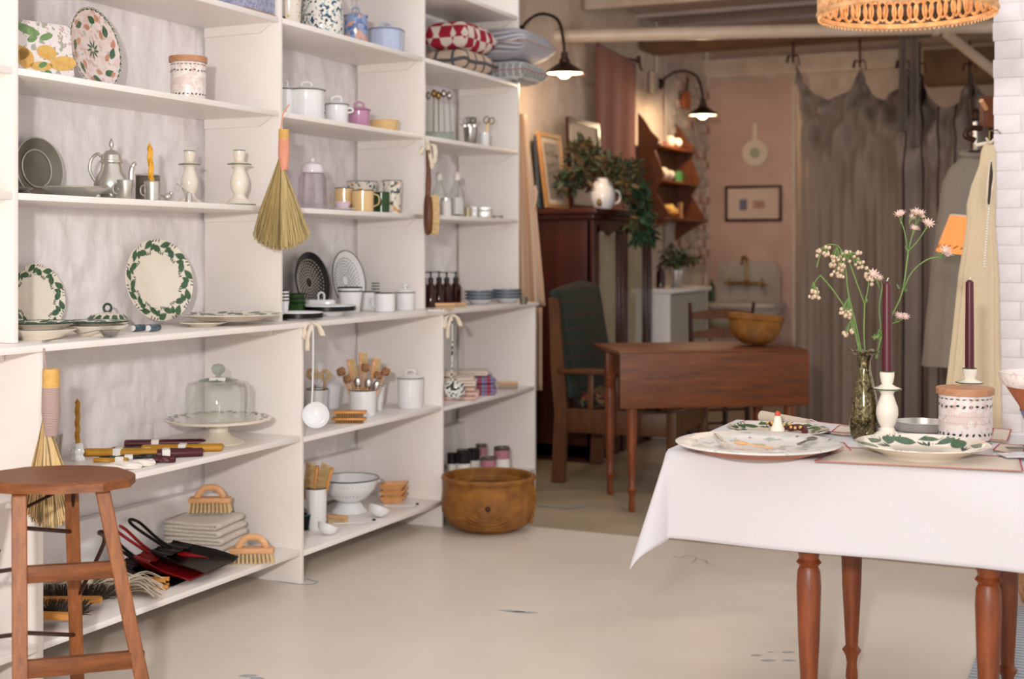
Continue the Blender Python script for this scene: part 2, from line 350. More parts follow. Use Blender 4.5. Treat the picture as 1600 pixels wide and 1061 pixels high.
def ob(name, mb, mat, parent=None, label=None, cat=None, group=None, kind=None, loc=None, rot=None, solid=0, sub=0, ang=35):
    me = mb.mesh(name, mat, ang) if isinstance(mb, MB) else mb
    o = bpy.data.objects.new(name, me); COL.objects.link(o)
    if parent: o.parent = parent
    if loc: o.location = loc
    if rot: o.rotation_euler = rot
    if solid: m = o.modifiers.new('solidify', 'SOLIDIFY'); m.thickness = solid; m.offset = 0
    if sub: m = o.modifiers.new('subdivision', 'SUBSURF'); m.levels = sub; m.render_levels = sub
    return tag(o, label, cat, group, kind)
def thing(name, label, cat, loc, rz=0, group=None, rot=None):
    o = bpy.data.objects.new(name, None); COL.objects.link(o); o.empty_display_size = .05; o.location = loc; o.rotation_euler = rot or (0, 0, rz)
    return tag(o, label, cat, group)
def kids(o): return [c for c in bpy.data.objects if c.parent == o]
def dup(o, loc, label=None, rz=None, scale=None, parent=None):
    c = o.copy(); COL.objects.link(c)
    if parent: c.parent = parent
    elif loc is not None: c.location = loc
    if label: c['label'] = label
    if rz is not None: c.rotation_euler = (c.rotation_euler[0], c.rotation_euler[1], rz)
    if scale: c.scale = (scale,) * 3 if not isinstance(scale, tuple) else scale
    for ch in kids(o): dup(ch, None, parent=c)
    return c
def structure(name, mb, mat, **k):
    return ob(name, mb, mat, kind='structure', **k)
# ---------------- the room ----------------
XW, XL, XU = -3.27, -2.81, -2.906           # wall, front of the lower shelves, front of the upper shelves
YS = [1.50, 2.835, 4.149, 5.272, 6.300]     # far faces of the uprights
YB = 10.95                                   # back wall
b = MB(); ysm = onh(1000, 839, 0)[1]
b.box(7.2, ysm + 4, .1, (-.2, (ysm - 4) / 2, -.05)); structure('floor', b, m_floor)
b = MB(); b.box(7.2, 13 - ysm, .1, (-.2, (13 + ysm) / 2, -.053)); structure('floor_rear', b, m_floor2)
# painted brick wall behind the shelves: courses and thick paint in real relief
def brickz(y, z):
    row = math.floor(z / .076); fy = (y + (row % 2) * .11) / .22 % 1; fz = z / .076 % 1
    e = min(min(fy, 1 - fy) * .22, min(fz, 1 - fz) * .076); d = min(1, e / .016); d = d * d * (3 - 2 * d)
    n1 = noise.noise(Vector((y * 3, z * 3, 9))); return .0045 * d * (.6 + n1) + .014 * noise.noise(Vector((y * 6, z * 5, .3))) + .0075 * noise.noise(Vector((y * 17, z * 13, 3))) + .0022 * noise.noise(Vector((y * 55, z * 40, 3)))
b = MB(); Y0, Y1, Z1 = .4, 6.5, 3.1
b.sheet(lambda u, v: (XW - .006 + brickz(Y0 + u * (Y1 - Y0), v * Z1), Y0 + u * (Y1 - Y0), v * Z1), 560, 290)
structure('wall_left', b, m_wallwhite, ang=80)
b = MB(); b.sheet(lambda u, v: (XW - .012 + .012 * noise.noise(Vector((u * 14, v * 10, 5))) , 6.5 + u * (YB - 6.5), v * 3.1), 60, 40)
wl = structure('wall_left_rear', b, m_plaster, ang=80)
b = MB(); b.box(.12, .03, 3, (XW + .01, 6.318, 1.5)); structure('light_block_strip', b, m_plaster)  # strip added to block lamp light leaking between last upright and wall
# bare bricks where the plaster has fallen away, near the back corner
brk = MB().box(.03, .215, .062, bev=.006).mesh('brick', m_brickred); brk2 = MB().box(.03, .215, .062, bev=.006).mesh('brick_limewashed', m_brickgrey)
rr = random.Random(4)
for r in range(15, 36):
    z = r * .075 + .04
    for c in range(5):
        y = 10.86 - c * .227 - (r % 2) * .11
        if c > 2 + (1 if r % 3 else 0) or (r < 22 and c > 3): continue
        if y < 9.75 and z > 1.5 and z < 2.3: continue
        o = ob('brick', brk if rr.random() < (.75 if z < 1.7 else .35) else brk2, None, wl, loc=(XW + .004 + rr.random() * .007, y, z)); o.rotation_euler.x = rr.uniform(-.02, .02)
b = MB(); b.box(.01, 1.1, 1.65, (XW + .004, 10.35, 1.92)); structure('trim_2', b, m_mortar)
b = MB(); b.box(6.7, .08, 3.1, (-.05, YB + .05, 1.55)); structure('wall_back', b, m_plaster)
# pink panel, its white frame strip, cornice
xa = onY(1106, YB - .03)[0]; xb = onY(1262, YB - .03)[0]; kb = onY(1170, YB)[2]
b = MB(); b.box(xb - xa, .02, 2.7, ((xa + xb) / 2, YB, 1.36)); structure('trim_3', b, m_pink)
b = MB(); b.box(.075, .05, 2.66, (xa - .04, YB - .01, 1.335), bev=.006); structure('trim_4', b, m_cream)
b = MB(); b.box(5.3, .04, .14, (-.64, YB - .03, 2.80), bev=.01); b.box(5.3, .06, .03, (-.64, YB - .04, 2.87)); structure('trim_5', b, m_cream)
# rear ceiling with boards running to the back, round pipe, boxed beam
b = MB(); b.box(5.6, 5.6, .08, (-.8, 9.1, 3.04)); ce = structure('ceiling', b, m_ceil)
for i in range(9):
    b = MB(); b.box(5.2, .04, .03, (-.7, 6.6 + i * .52, 2.99)); ob('ceiling_batten', b, m_ceil, ce)
b = MB(); b.box(4.9, .30, .12, (-.8, 9.36, 2.80), bev=.01); structure('trim_6', b, m_tan)
b = MB(); b.box(4.9, .05, .16, (-.8, 8.1, 2.93), bev=.008); structure('trim_7', b, m_cream)
def line_pt(x, y, Z): a = atZ(x, Z); return (a[0], a[1], zr(y, a[2]))
t = thing('ceiling_pipe', 'long round cream pipe crossing under the rear ceiling', 'pipe', line_pt(1210, 47, 8.3))
O = Vector(t.location)
p0, p1 = Vector(line_pt(862, 57, 8.35)) - O, Vector(line_pt(1600, 40, 8.1)) - O
ob('pipe', MB().tube([p0, p1], .043, 20), m_cream, t)
for x in (1462, 1484): q = Vector(line_pt(x, 44, 8.15)) - O; ob('collar', MB().tube([q - (p1 - p0).normalized() * .02, q + (p1 - p0).normalized() * .02], .052, 20), m_cream, t)
ob('branch_pipe', MB().tube([Vector(line_pt(1478, 52, 8.15)) - O, Vector(line_pt(1566, 122, 7.85)) - O], .03, 14), m_cream, t)
X, Y, k = onY(1240, YB - .12)
b = MB().tube([(0, 0, 0), (0, 0, 2.72)], .014, 12); tag(ob('standpipe', b, m_cream, loc=(X, Y, 0)), 'thin white vertical pipe on the back wall right of the sink', 'pipe')
# right-hand white brick pier, brick by brick
PX0, PY = spot(1552, .487)[0], 5.62
b = MB(); b.box(1.5, .45, 3.1, (PX0 + .75 + .005, PY + .2275, 1.55)); wr = structure('wall_right', b, m_wallright)
wbm = MB().box(.2085, .03, .0742, bev=.003).mesh('painted_brick', m_wallright); wbh = MB().box(.1, .03, .0742, bev=.003).mesh('painted_brick_half', m_wallright)
for r in range(41):
    z = r * .075 + .037; half = r % 2
    if half: ob('brick', wbh, None, wr, loc=(PX0 + .052 + rr.uniform(-.004, .004), PY + .013 + rr.uniform(-.0012, .0012), z))
    for c in range(3):
        o = ob('brick', wbm, None, wr, loc=(PX0 + .105 + half * .105 + c * .21 + (rr.uniform(-.003, .003) if c == 0 else 0), PY + .013 + rr.uniform(-.0015, .0015), z)); o.rotation_euler.y = rr.uniform(-.01, .01)
# marks painted on the floor
fl = bpy.data.objects['floor']
def petal(b, x, y, l, w2, a, z=.0008):
    pts = [(x + cos(a) * l * (t - .5) - sin(a) * w2 * sin(pi * t) * s, y + sin(a) * l * (t - .5) + cos(a) * w2 * sin(pi * t) * s, z) for s, ts in ((1, (0, .15, .35, .55, .75, .9)), (-1, (1, .85, .65, .45, .25, .1))) for t in ts]
    b.add(pts, [tuple(range(len(pts)))])
def curve_mark(b, pts, wd):
    p = bez([(x, y, .0008) for x, y in pts], 6); vs = []
    for i, q in enumerate(p):
        d = (p[min(i + 1, len(p) - 1)] - p[max(i - 1, 0)]); n = Vector((-d.y, d.x, 0)).normalized() * wd / 2; vs += [q + n, q - n]
    b.add(vs, [(2 * i, 2 * i + 1, 2 * i + 3, 2 * i + 2) for i in range(len(p) - 1)])
b = MB()
for x, y, l in ((1182, 1024, .04), (1204, 1019, .022), (1232, 1019, .045), (1233, 1032, .045), (1200, 1032, .05), (388, 1056, .06), (402, 1060, .05)): q = onh(x, y, 0); petal(b, q[0], q[1], l, l * .22, TH + RN.uniform(-.2, .2))
curve_mark(b, [onh(x, y, 0)[:2] for x, y in ((1052, 869), (1062, 872), (1076, 868), (1088, 872), (1082, 879))], .006)
curve_mark(b, [onh(x, y, 0)[:2] for x, y in ((1092, 873), (1102, 876), (1106, 881), (1112, 882))], .006)
curve_mark(b, [onh(x, y, 0)[:2] for x, y in ((478, 904), (490, 908), (496, 909), (488, 913), (470, 913), (440, 909), (400, 899))], .010)
for x, y in ((868, 792), (890, 794), (905, 791), (800, 955), (820, 957), (850, 790)): q = onh(x, y, 0); petal(b, q[0], q[1], .1, .012, TH + RN.uniform(-.3, .3))
ob('floor_stencil', b, m_stencil, fl, kind='stuff')

# ---------------- shelving ----------------
t = thing('base_shelving', 'white painted lower shelving with a long continuous counter top', 'shelves', (XL, 1.0, 0))
def P(par, name, sx, sy, sz, c, mat=m_board, bev=.0015):
    L = par.location; return ob(name, MB().box(sx, sy, sz, (c[0] - L[0], c[1] - L[1], c[2] - L[2]), bev=bev), mat, par)
dl = XL - XW - .012; cxl = XL - dl / 2
P(t, 'countertop', dl + .012, 6.31 - .9, .02, (cxl + .006, (6.31 + .9) / 2, .974))
for y in YS: P(t, 'upright', dl, .02, .963, (cxl, y - .01, .4815))
for i in range(5):
    y0 = (YS[i - 1] if i else .9) + .001; y1 = YS[i] - .021; dz = (.006, .006, .006, 0, -.006)[i]
    for z in (.54 + dz, .11 + dz * 1.3): P(t, 'shelf', dl, y1 - y0, .02, (cxl - .001, (y0 + y1) / 2, z))
    for z in (.522 + dz, .964): P(t, 'cleat', dl * .7, .012, .03 if z < .9 else .02, (XW + .02 + dl * .35, y1 - .007, z - .008 if z < .9 else z - .022))
t = thing('upper_shelving', 'tall white open shelving standing back from the edge of the counter', 'shelves', (XU, 1.0, .9845))
du = XU - XW - .012; cxu = XU - du / 2
for y in YS: P(t, 'upright', du, .02, 1.9, (cxu, y - .01, .985 + .95))
for i in range(5):
    y0 = (YS[i - 1] if i else .9) + .001; y1 = YS[i] - .021
    for z in (1.41, 1.772, 2.128, 2.48):
        P(t, 'shelf', du, y1 - y0, .02, (cxu - .001, (y0 + y1) / 2, z))
        L = t.location; pr = [(XW + .02, z - .01), (XU - .03, z - .01), (XU - .085, z - .045), (XW + .02, z - .045)]
        ob('cleat', MB().prism([(a, c) for a, c in pr], 0, .012, lambda x, zz, q: (x - L[0], y1 - .0005 - q - L[1], zz - L[2])), m_board, t)
# conduit and low ledge on the wall behind
b = MB(); b.box(.05, 5.4, .20, (0, 0, 0), bev=.012); structure('baseboard_left', b, m_wallwhite, loc=(XW + .028, 3.6, .235))

# ---------------- generic vessels ----------------
def vessel(name, label, cat, loc, parts, group=None, rz=TH):
    t = thing(name, label, cat, loc, rz, group)
    for p in parts:
        nm, mb, mt = p[:3]; ob(nm, mb, mt, t, **(p[3] if len(p) > 3 else {}))
    return t
def LA(pr, seg=32, **k): return MB().lathe(pr, seg, **k)
def ring(r, z, th, seg=32): 
    return MB().lathe([(r + th * cos(2 * pi * i / 8), z + th * sin(2 * pi * i / 8)) for i in range(9)], seg)
def handle(r, z0, z1, out, th=.004, ang=0, flat=1):
    c, s = cos(ang), sin(ang); m = (z0 + z1) / 2
    return MB().tube(bez([(c * r, s * r, z0), (c * (r + out * .8), s * (r + out * .8), z0 + (m - z0) * .35), (c * (r + out), s * (r + out), m), (c * (r + out * .8), s * (r + out * .8), z1 - (z1 - m) * .3), (c * r, s * r, z1)], 5), th, 8, flat=flat)
def cup(w2, h, taper=1.0, t=.003):      # open cylinder profile
    r = w2; rb = w2 * taper; return [(0, 0), (rb * .92, 0), (rb, h * .04), (r, h), (r - t, h), (rb - t, h * .06 + .003), (0, h * .05 + .003)]
def mug(loc, w2, h, mat, label, group=None, rim=m_navy, ha=pi * .0, name='enamel_mug', rz=TH, taper=.97):
    return vessel(name, label, 'mug', loc, [('body', LA(cup(w2, h, taper)), mat), ('rim', ring(w2 - .001, h, .0022), rim), ('handle', handle(w2 - .002, h * .25, h * .85, w2 * .55, .0045, ha, .6), mat)], group, rz)
def pot(loc, w2, h, mat, label, rim=m_navy, knob=True, group=None, handles=True, name='enamel_pot', ball_knob=False):
    t = vessel(name, label, 'pot', loc, [('body', LA([(0, 0), (w2 * .9, 0), (w2 * .95, h * .05), (w2, h), (0, h)]), mat)], group)
    l = ob('lid', LA([(w2 * 1.03, h - .002), (w2 * 1.06, h + .003), (w2 * .97, h + .007), (w2 * .5, h + .016), (0, h + .02)]), mat, t)
    ob('rim', ring(w2 * 1.045, h + .002, .0022), rim, l)
    if knob: ob('knob', MB().lathe([(.006, h + .017), (.005, h + .026), (.012, h + .032), (.012, h + .038), (0, h + .042)], 16) if ball_knob else MB().tube(bez([(-.018, 0, h + .014), (-.02, 0, h + .03), (0, 0, h + .038), (.02, 0, h + .03), (.018, 0, h + .014)], 5), .0045, 8), mat, l)
    if handles:
        for s in (0, pi): ob('handle', handle(w2 * .97, h * .62, h * .86, .022, .004, s), mat, t)
    return t
# plate: profile, surface height and painted leaf wreaths
def plate_pr(R, dep=.022, th=.004): return [(0, .003), (R * .5, .003), (R * .53, 0), (R * .58, 0), (R * .62, dep * .25), (R, dep - th * .4), (R + .001, dep), (R - .001, dep + th * .3), (R * .68, dep * .45), (R * .6, dep * .32), (0, dep * .28)]
def plate_z(R, dep=.022, th=.004):
    def f(r):
        a = [(0, dep * .28), (R * .6, dep * .32), (R * .68, dep * .45), (R, dep + th * .3)]
        for (r0, z0), (r1, z1) in zip(a, a[1:]):
            if r <= r1: return z0 + (z1 - z0) * (r - r0) / (r1 - r0) + .0006
        return a[-1][1]
    return f
def dec(b, zf, r, ph, l, wd, a, n=5):       # painted leaf on a round surface, centred at polar (r, ph), pointing at angle a from the radius
    cx, cy = r * cos(ph), r * sin(ph); an = ph + a; pts = []
    for s, rng in ((1, range(0, n + 1)), (-1, range(n - 1, 0, -1))):
        for i in rng:
            t = i / n; x = cx + cos(an) * l * (t - .5) - sin(an) * wd * sin(pi * t ** .8) * s; y = cy + sin(an) * l * (t - .5) + cos(an) * wd * sin(pi * t ** .8) * s
            pts.append((x, y, zf(hypot(x, y))))
    b.add(pts, [tuple(range(len(pts)))])
def wreath(par, R, zf, n=18, rc=.84, s=1, seed=0):
    q = random.Random(seed); b = MB()
    for i in range(n):
        ph = 2 * pi * i / n; r = R * (rc + .05 * (-1) ** i); l = R * .33 * s
        dec(b, zf, r, ph, l, R * .085 * s, pi / 2 + .5 * (-1) ** i, 9); 
        if i % 2: dec(b, zf, r + R * .02, ph + pi / n, l * .7, R * .07 * s, pi / 2 - .9 * (-1) ** i, 9)
    ob('painted_leaves', b, m_leafg, par, kind='stuff')
    b = MB()
    for i in range(n):
        ph = 2 * pi * (i + q.random() * .4) / n
        for k in (-1, 0, 1):
            rr2 = R * (rc + (.13 if i % 2 else -.15)); dec(b, zf, min(rr2, R * .975), ph + k * .09, R * .12 * s, R * .018 * s, (.5 + k * .4) * (-1) ** i, 4)
    ob('painted_buds', b, m_leafdk, par, kind='stuff')
    b = MB()
    for i in range(n // 2):
        ph = 2 * pi * (i + q.random()) / (n // 2)
        for k in (0, 1): dec(b, zf, R * (.95 if i % 2 else .7), ph + k * .07, R * .028, R * .014, 0, 4)
    ob('painted_berries', b, m_berry, par, kind='stuff')
def plate(name, label, loc, R, mat=m_creamware, dep=.022, wr=0, group=None, rot=None, rz=0, rim=None, seed=0, s=1, cat='plate', th=.004):
    t = thing(name, label, cat, loc, rz, group, rot); ob('body', LA(plate_pr(R, dep, th), 56), mat, t)
    if rim: ob('rim', ring(R, dep, .0025, 48), rim, t)
    if wr: wreath(t, R, plate_z(R, dep, th), wr, seed=seed, s=s)
    return t
def leanrot(tilt, turn): # plate axis Z turned to face the room, leaning back, turned toward the camera
    return (Matrix.Rotation(-turn, 3, 'Z') @ Matrix.Rotation(pi / 2 - tilt, 3, 'Y')).to_euler()
def leanloc(x, L, z, R, tilt, turn):
    X, Y, k = spot(x, L); u = Matrix.Rotation(-turn, 3, 'Z') @ Matrix.Rotation(pi / 2 - tilt, 3, 'Y') @ Vector((-1, 0, 0))
    return (X + u.x * R, Y + u.y * R, z + u.z * R)
def twist_mb(r, h, lobes=4, turns=4, tip=True):
    b = MB(); n = 40
    b.lathe([(r * .8 * (1 if i < n - 3 or not tip else (n - i) / 4), h * i / n) for i in range(n + 1)] + ([(0, h + .004)] if tip else []), 20, fn=lambda rr_, z, a: (rr_ * (1 + .28 * cos(lobes * a - 2 * pi * turns * z / h * lobes / 4)), z)); return b
def candlestick(loc, h, label, candle=True, group=None, s=1.0):
    # cream glazed stick with green rings: foot, baluster body, drip plate, cup
    t = thing('candlestick', label, 'candlestick', loc, TH, group)
    pr = [(0, 0), (.046, 0), (.047, .004), (.035, .012), (.019, .024), (.016, .032), (.023, .046), (.027, .064), (.026, .08), (.019, .1), (.015, .112), (.018, .119), (.033, .124), (.034, .127), (.02, .132), (.013, .137), (.0155, .145), (.0175, .158), (.0175, .168), (.0125, .168), (.012, .15), (0, .15)]
    f = h / .168; ob('body', LA([(r * f * s, z * f) for r, z in pr], 36), m_creamware, t)
    ob('drip_ring', ring(.0335 * f * s, .1255 * f, .0018 * f, 36), m_leafg, t); ob('foot_ring', ring(.0465 * f * s, .003 * f, .0016 * f, 36), m_leafg, t); ob('cup_ring', ring(.0172 * f * s, .168 * f, .0013 * f, 30), m_leafg, t)
    return t
def canister(loc, w2, h, label, group=None):
    t = thing('flowered_canister', label, 'canister', loc, TH, group)
    ob('body', LA([(0, 0), (w2 * .97, 0), (w2, .006), (w2, h * .86), (w2 * .97, h * .88), (0, h * .88)], 40), m_canister, t)
    ob('lid', LA([(w2 * 1.02, h * .86), (w2 * 1.09, h * .87), (w2 * 1.1, h * .98), (w2 * 1.07, h), (0, h)], 40), m_lid, t)
    b = MB(); q = random.Random(2)
    def lf(b, a, z, l, wd, an):
        pts = []
        for s, rng in ((1, range(0, 5)), (-1, range(3, 0, -1))):
            for i in rng:
                t2 = i / 4; u = cos(an) * l * (t2 - .5) - sin(an) * wd * sin(pi * t2) * s; v = sin(an) * l * (t2 - .5) + cos(an) * wd * sin(pi * t2) * s
                pts.append(((w2 + .0008) * cos(a + u / w2), (w2 + .0008) * sin(a + u / w2), z + v))
        b.add(pts, [tuple(range(len(pts)))])
    for i in range(26): a = 2 * pi * i / 26; lf(b, a, h * .80, w2 * .2, w2 * .025, .15 * (-1) ** i); lf(b, a, h * .66 + q.uniform(-1, 1) * h * .02, w2 * .16, w2 * .05, q.uniform(-1, 1)); lf(b, a + .1, h * .12, w2 * .16, w2 * .05, q.uniform(-1.2, 1.2))
    ob('painted_leaves', b, m_leafdk, t, kind='stuff')
    b = MB()
    for i in range(60): lf(b, 2 * pi * i / 60, h * .47, w2 * .055, w2 * .018, pi / 2); lf(b, 2 * pi * i / 60 + .05, h * .34, w2 * .055, w2 * .02, q.uniform(.5, 2))
    for i in range(10): lf(b, 2 * pi * i / 10 + .2, h * .66, w2 * .18, w2 * .08, .4)
    ob('painted_flowers', b, plain('faded_rose_glaze', 'c9a09a', .3), t, kind='stuff'); return t
def strands(b, n, fn, r=.0012, seg=3, steps=3):
    for i in range(n):
        p = fn(i / n); b.tube(p, [r * (1 - .35 * j / (len(p) - 1)) for j in range(len(p))], seg, cap=False)
def cinematic_broom(label, loc, H_, top_r, fan_w, wrapmat, wrapz, strawmat, seed=1, lean=.0, loop=True, group=None, ts=1.0):
    # hand broom hanging: cut end, cord-wrapped handle, fan of straw, hanging loop. local x = picture right, z down from loc
    t = thing('hand_broom', label, 'broom', loc, TH); q = random.Random(seed)
    c0, c1, w1 = wrapz   # z of top of stub, end of cut stub, end of wrap
    ob('stub', MB().lathe([(0, c0), (top_r, c0), (top_r * 1.03, c1), (0, c1)], 16), m_cork, t)
    ob('cord_wrap', LA([(top_r * 1.04, c1), (top_r * 1.1, (c1 + w1) / 2), (top_r * .8, w1)], 18), wrapmat, t)
    b = MB()
    def st(u):
        a = (u - .5) * 2; a = a + q.uniform(-.05, .05); d = q.uniform(-1, 1); zt = w1 + (c1 - w1) * (.45 if a < .1 else .1); endz = -H_ * (1 - .10 * a * a) + q.uniform(-.012, .016)
        x0 = (-.4 + a * .3) * top_r; x2 = a * fan_w / 2 + lean
        return [(x0, d * top_r * .6, zt), (x0 + (x2 - x0) * .3, d * .012, zt + (endz - zt) * .3), (x0 + (x2 - x0) * .72, d * .016, zt + (endz - zt) * .7), (x2 + q.uniform(-.006, .006), d * .02, endz)]
    strands(b, 420, st, .0024 * ts); ob('straw_fan', b, strawmat, t, kind='stuff')
    b = MB(); strands(b, 90, st, .0024 * ts); ob('dark_straws', b, m_strawdk, t, kind='stuff')
    if loop: ob('hanging_loop', MB().tube([(-top_r * .7, 0, c0), (-top_r * .5, -.004, c0 + .03), (-top_r * .75, 0, 0)], .0025, 6), wrapmat, t)
    return t
def scrub_brush(loc, l, label, rz=TH, group=None, arch=True, bm_=m_bristle):
    t = thing('scrub_brush', label, 'brush', loc, rz, group); bh = l * .22; bw = l * .30
    ob('block', MB().box(l, bw, l * .13, (0, 0, bh + l * .065), bev=l * .03), m_beech, t)
    if arch: ob('grip', MB().tube(bez([(-l * .33, 0, bh + l * .12), (-l * .22, 0, bh + l * .28), (-l * .1, 0, bh + l * .36), (l * .12, 0, bh + l * .36), (l * .24, 0, bh + l * .27), (l * .33, 0, bh + l * .12)], 5), l * .06, 10, flat=1.3), m_beech, t)
    b = MB(); q = random.Random(3)
    for i in range(11):
        for j in range(4):
            x = (i / 10 - .5) * l * .9; y = (j / 3 - .5) * bw * .75; b.tube([(x, y, bh + .001), (x * 1.07, y * 1.15, 0)], [l * .014, l * .03], 5, cap=True)
    ob('bristles', b, bm_, t, kind='stuff'); return t
def folded(name, label, loc, w_, d_, n, th, mat, rz=0, cat='towel', group=None, seed=0, turn=0):
    # cloth folded back and forth n times, fold edges at +-x, hems along y
    pts = []
    for i in range(n):
        z = th * (i + .5); xs = [(-w_ / 2 + th * .5) + (w_ - th) * q / 7 for q in range(8)]
        if i % 2: xs = xs[::-1]
        pts += [(x, z) for x in xs]
        if i < n - 1:
            s = 1 if i % 2 == 0 else -1; pts += [(s * (w_ / 2 - th * .12), z + th * .25), (s * (w_ / 2), z + th * .5), (s * (w_ / 2 - th * .12), z + th * .75)]
    N = len(pts) - 1; sd = seed * 3.1
    def fn(u, v):
        x, z = pts[round(u * N)]; y = (v - .5) * d_; top = z / (n * th)
        nz = noise.noise(Vector((x * 9 + sd, y * 9, sd))); return (x + .004 * noise.noise(Vector((y * 20, z * 60, sd))), y * (1 + .02 * noise.noise(Vector((x * 8, z * 50, sd)))), max(th * .45, z + nz * th * .45 * top))
    b = MB(); b.sheet(fn, N, 10); o = ob(name, b, mat, loc=loc, rot=(0, 0, rz), solid=th * .82, ang=60); return tag(o, label, cat, group)
# ---------------- things on the upper shelves ----------------
ZT, ZA, ZB, ZC, ZL, ZG = 2.1385, 1.7825, 1.4205, .9845, .5505, .1205   # board tops
def U(x, L, z): X, Y, k = spot(x, L); return (X, Y, z), k
def Cn(x, y, z, m=.09):
    X, Y, k = onh(x, y, z)
    if X < XW + m: X, Y, k = spot(x, -XW - m)
    return (X, Y, z), k
def K(x, L): return U(x, L, ZC)
# top board
l, k = U(372, 3.02, ZT)
t = thing('patterned_box', 'lavender patterned paper box with gold base edge on the topmost board', 'box', l, 0)
ob('body', MB().box(.2, .19, .12, (0, 0, .066), bev=.003), speckle('lavender_marbled_paper', 'a3a4bd', [('8a8dac', 60, .5)], rough=.6), t); ob('base_edge', MB().box(.204, .194, .006, (0, 0, .003)), m_bentw, t)
l, k = U(452, 3.0, ZT); vessel('speckled_jug', 'cream enamel jug with pink and orange specks on the top board', 'jug', l, [('body', LA(cup(20 * k, .19, .85)), m_creamspeck), ('handle', handle(19 * k, .05, .15, .05, .006, pi), m_creamspeck)])
l, k = U(503, 3.0, ZT); vessel('speckled_jug', 'big white enamel jug splattered with dark blue', 'jug', l, [('body', LA([(0, 0), (31 * k, 0), (34 * k, .03), (33 * k, .13), (22 * k, .2), (24 * k, .24), (22 * k, .24), (0, .2)]), m_bluewhite), ('handle', handle(30 * k, .05, .2, .05, .006, -pi), m_bluewhite)])
l, k = U(556, 2.97, ZT); vessel('marbled_jar', 'blue and orange marbled lidded enamel jar', 'jar', l, [('body', LA([(0, 0), (17 * k, 0), (18.5 * k, .01), (18.5 * k, .11), (0, .11)]), m_bluemarb), ('lid', LA([(19 * k, .108), (19.5 * k, .114), (10 * k, .125), (0, .128)]), m_bluemarb), ('knob', MB().tube(bez([(-.014, 0, .124), (-.014, 0, .142), (0, 0, .15), (.014, 0, .142), (.014, 0, .124)], 4), .004, 8), m_bluemarb)])
l, k = U(602, 3.02, ZT); t = pot(l, 28 * k, .103, m_blue, 'pale blue enamel pot with lid and loop knob', m_bluedk, handles=False)
# textiles in the right-hand bay
def pillow(name, label, loc, w_, d_, h_, mat, rz=0, tilt=(0, 0), piping=None, cat='cushion', group=None):
    t = thing(name, label, cat, loc, rz, group, rot=(tilt[0], tilt[1], rz))
    def f(sg):
        def g(u, v):
            a, c = 2 * u - 1, 2 * v - 1; e = max(0, (1 - a ** 4) * (1 - c ** 4)) ** .5; sc = 1 - .08 * (1 - a * a) * abs(c) ** 3; sc2 = 1 - .08 * (1 - c * c) * abs(a) ** 3
            return (a * w_ / 2 * sc2, c * d_ / 2 * sc, h_ / 2 + sg * e * h_ / 2 * (1 + .08 * noise.noise(Vector((a * 3, c * 3, sg)))))
        return g
    b = MB(); b.sheet(f(1), 18, 18); b.sheet(f(-1), 18, 18); ob('cover', b, mat, t, ang=60)
    if piping:
        p = [f(0)(a, c) for a, c in [(i / 8, 0) for i in range(8)] + [(1, i / 8) for i in range(8)] + [(1 - i / 8, 1) for i in range(8)] + [(0, 1 - i / 8) for i in range(8)]]
        ob('piping', MB().tube(p, .0025, 6, closed=True), piping, t)
    return t
l, k = U(704, 3.07, ZT); pillow('patterned_cushion', 'tan cushion with dark grey lattice pattern beneath the red checked one', (l[0] + .03, l[1] + .035, ZT), .26, .38, .115, m_tilefab)
pillow('checked_cushion', 'red and white checkered cushion at the left end of the pillow shelf', (l[0] + .03, l[1] + .035, ZT + .105), .26, .37, .15, m_check)
l, k = U(769, 3.06, ZT); pillow('block_print_cushion', 'grey block print cushion with red piping, lowest on the right', (l[0] + .07, l[1] + .06, ZT), .34, .34, .12, m_floralfab, 0, piping=m_redthread)
pillow('ticking_cushion', 'blue grey striped ticking cushion with tan piping lying on top', (l[0] + .07, l[1] + .05, ZT + .115), .40, .42, .17, m_tick, 0, piping=m_lid)
# second board: faience, canister
tilt, turn = .16, .28; k = spot(63, 3.1)[2]; R_ = 52 * k
l = leanloc(46, 3.07, ZA, R_, tilt, turn)
t = thing('fruit_platter', 'square faience platter painted with yellow melons and lemons behind the left upright', 'platter', l, rot=leanrot(tilt, turn))
b = MB(); b.box(R_ * 1.8, R_ * 2.35, .014, (R_ * .1, .03, 0), bev=.005); ob('body', b, m_fruitware, t)
zf = lambda r: .0078
def blob(b, x, y, rx, ry, z=.0078, n=18, a=0): b.add([(x + rx * cos(2 * pi * i / n) * cos(a) - ry * sin(2 * pi * i / n) * sin(a), y + rx * cos(2 * pi * i / n) * sin(a) + ry * sin(2 * pi * i / n) * cos(a), z) for i in range(n)], [tuple(range(n))])
# local -x is up, local y runs to the right
b = MB(); q = R_ / 52
for px, py, rx, ry, a in ((-15, 32, 11, 18, 0), (18, 19, 13, 13, 0), (42, 34, 18, 13, .2), (8, 42, 15, 8, .1)): blob(b, py * q - 12 * q, px * q * 1.1 + .022, ry * q * .9, rx * q * 1.3, a=a)
b2 = MB()
blob(b, 14 * q, -24 * q, 13 * q, 26 * q, a=.15)
ob('painted_fruit', b, m_fruity, t)
for px, py, rx, ry, a in ((0, -26, 7, 22, -.25), (-24, -24, 6, 11, .4), (32, -18, 5, 12, .4), (22, 28, 4, 8, .5), (30, 42, 7, 7, 0), (20, 44, 6, 6, 0), (8, -12, 5, 9, .5)): blob(b2, py * q, px * q, rx * q, ry * q, .0082, a=a)
ob('painted_leaves', b2, m_fruitg, t)
R_ = 66 * spot(147, 3.08)[2]; tilt, turn = .13, -.12
l = leanloc(150, 3.1, ZA, R_, tilt, turn); t = plate('faience_plate', 'large pale pink faience plate with green banded rim', l, R_, m_faience, .02, rot=leanrot(tilt, turn))
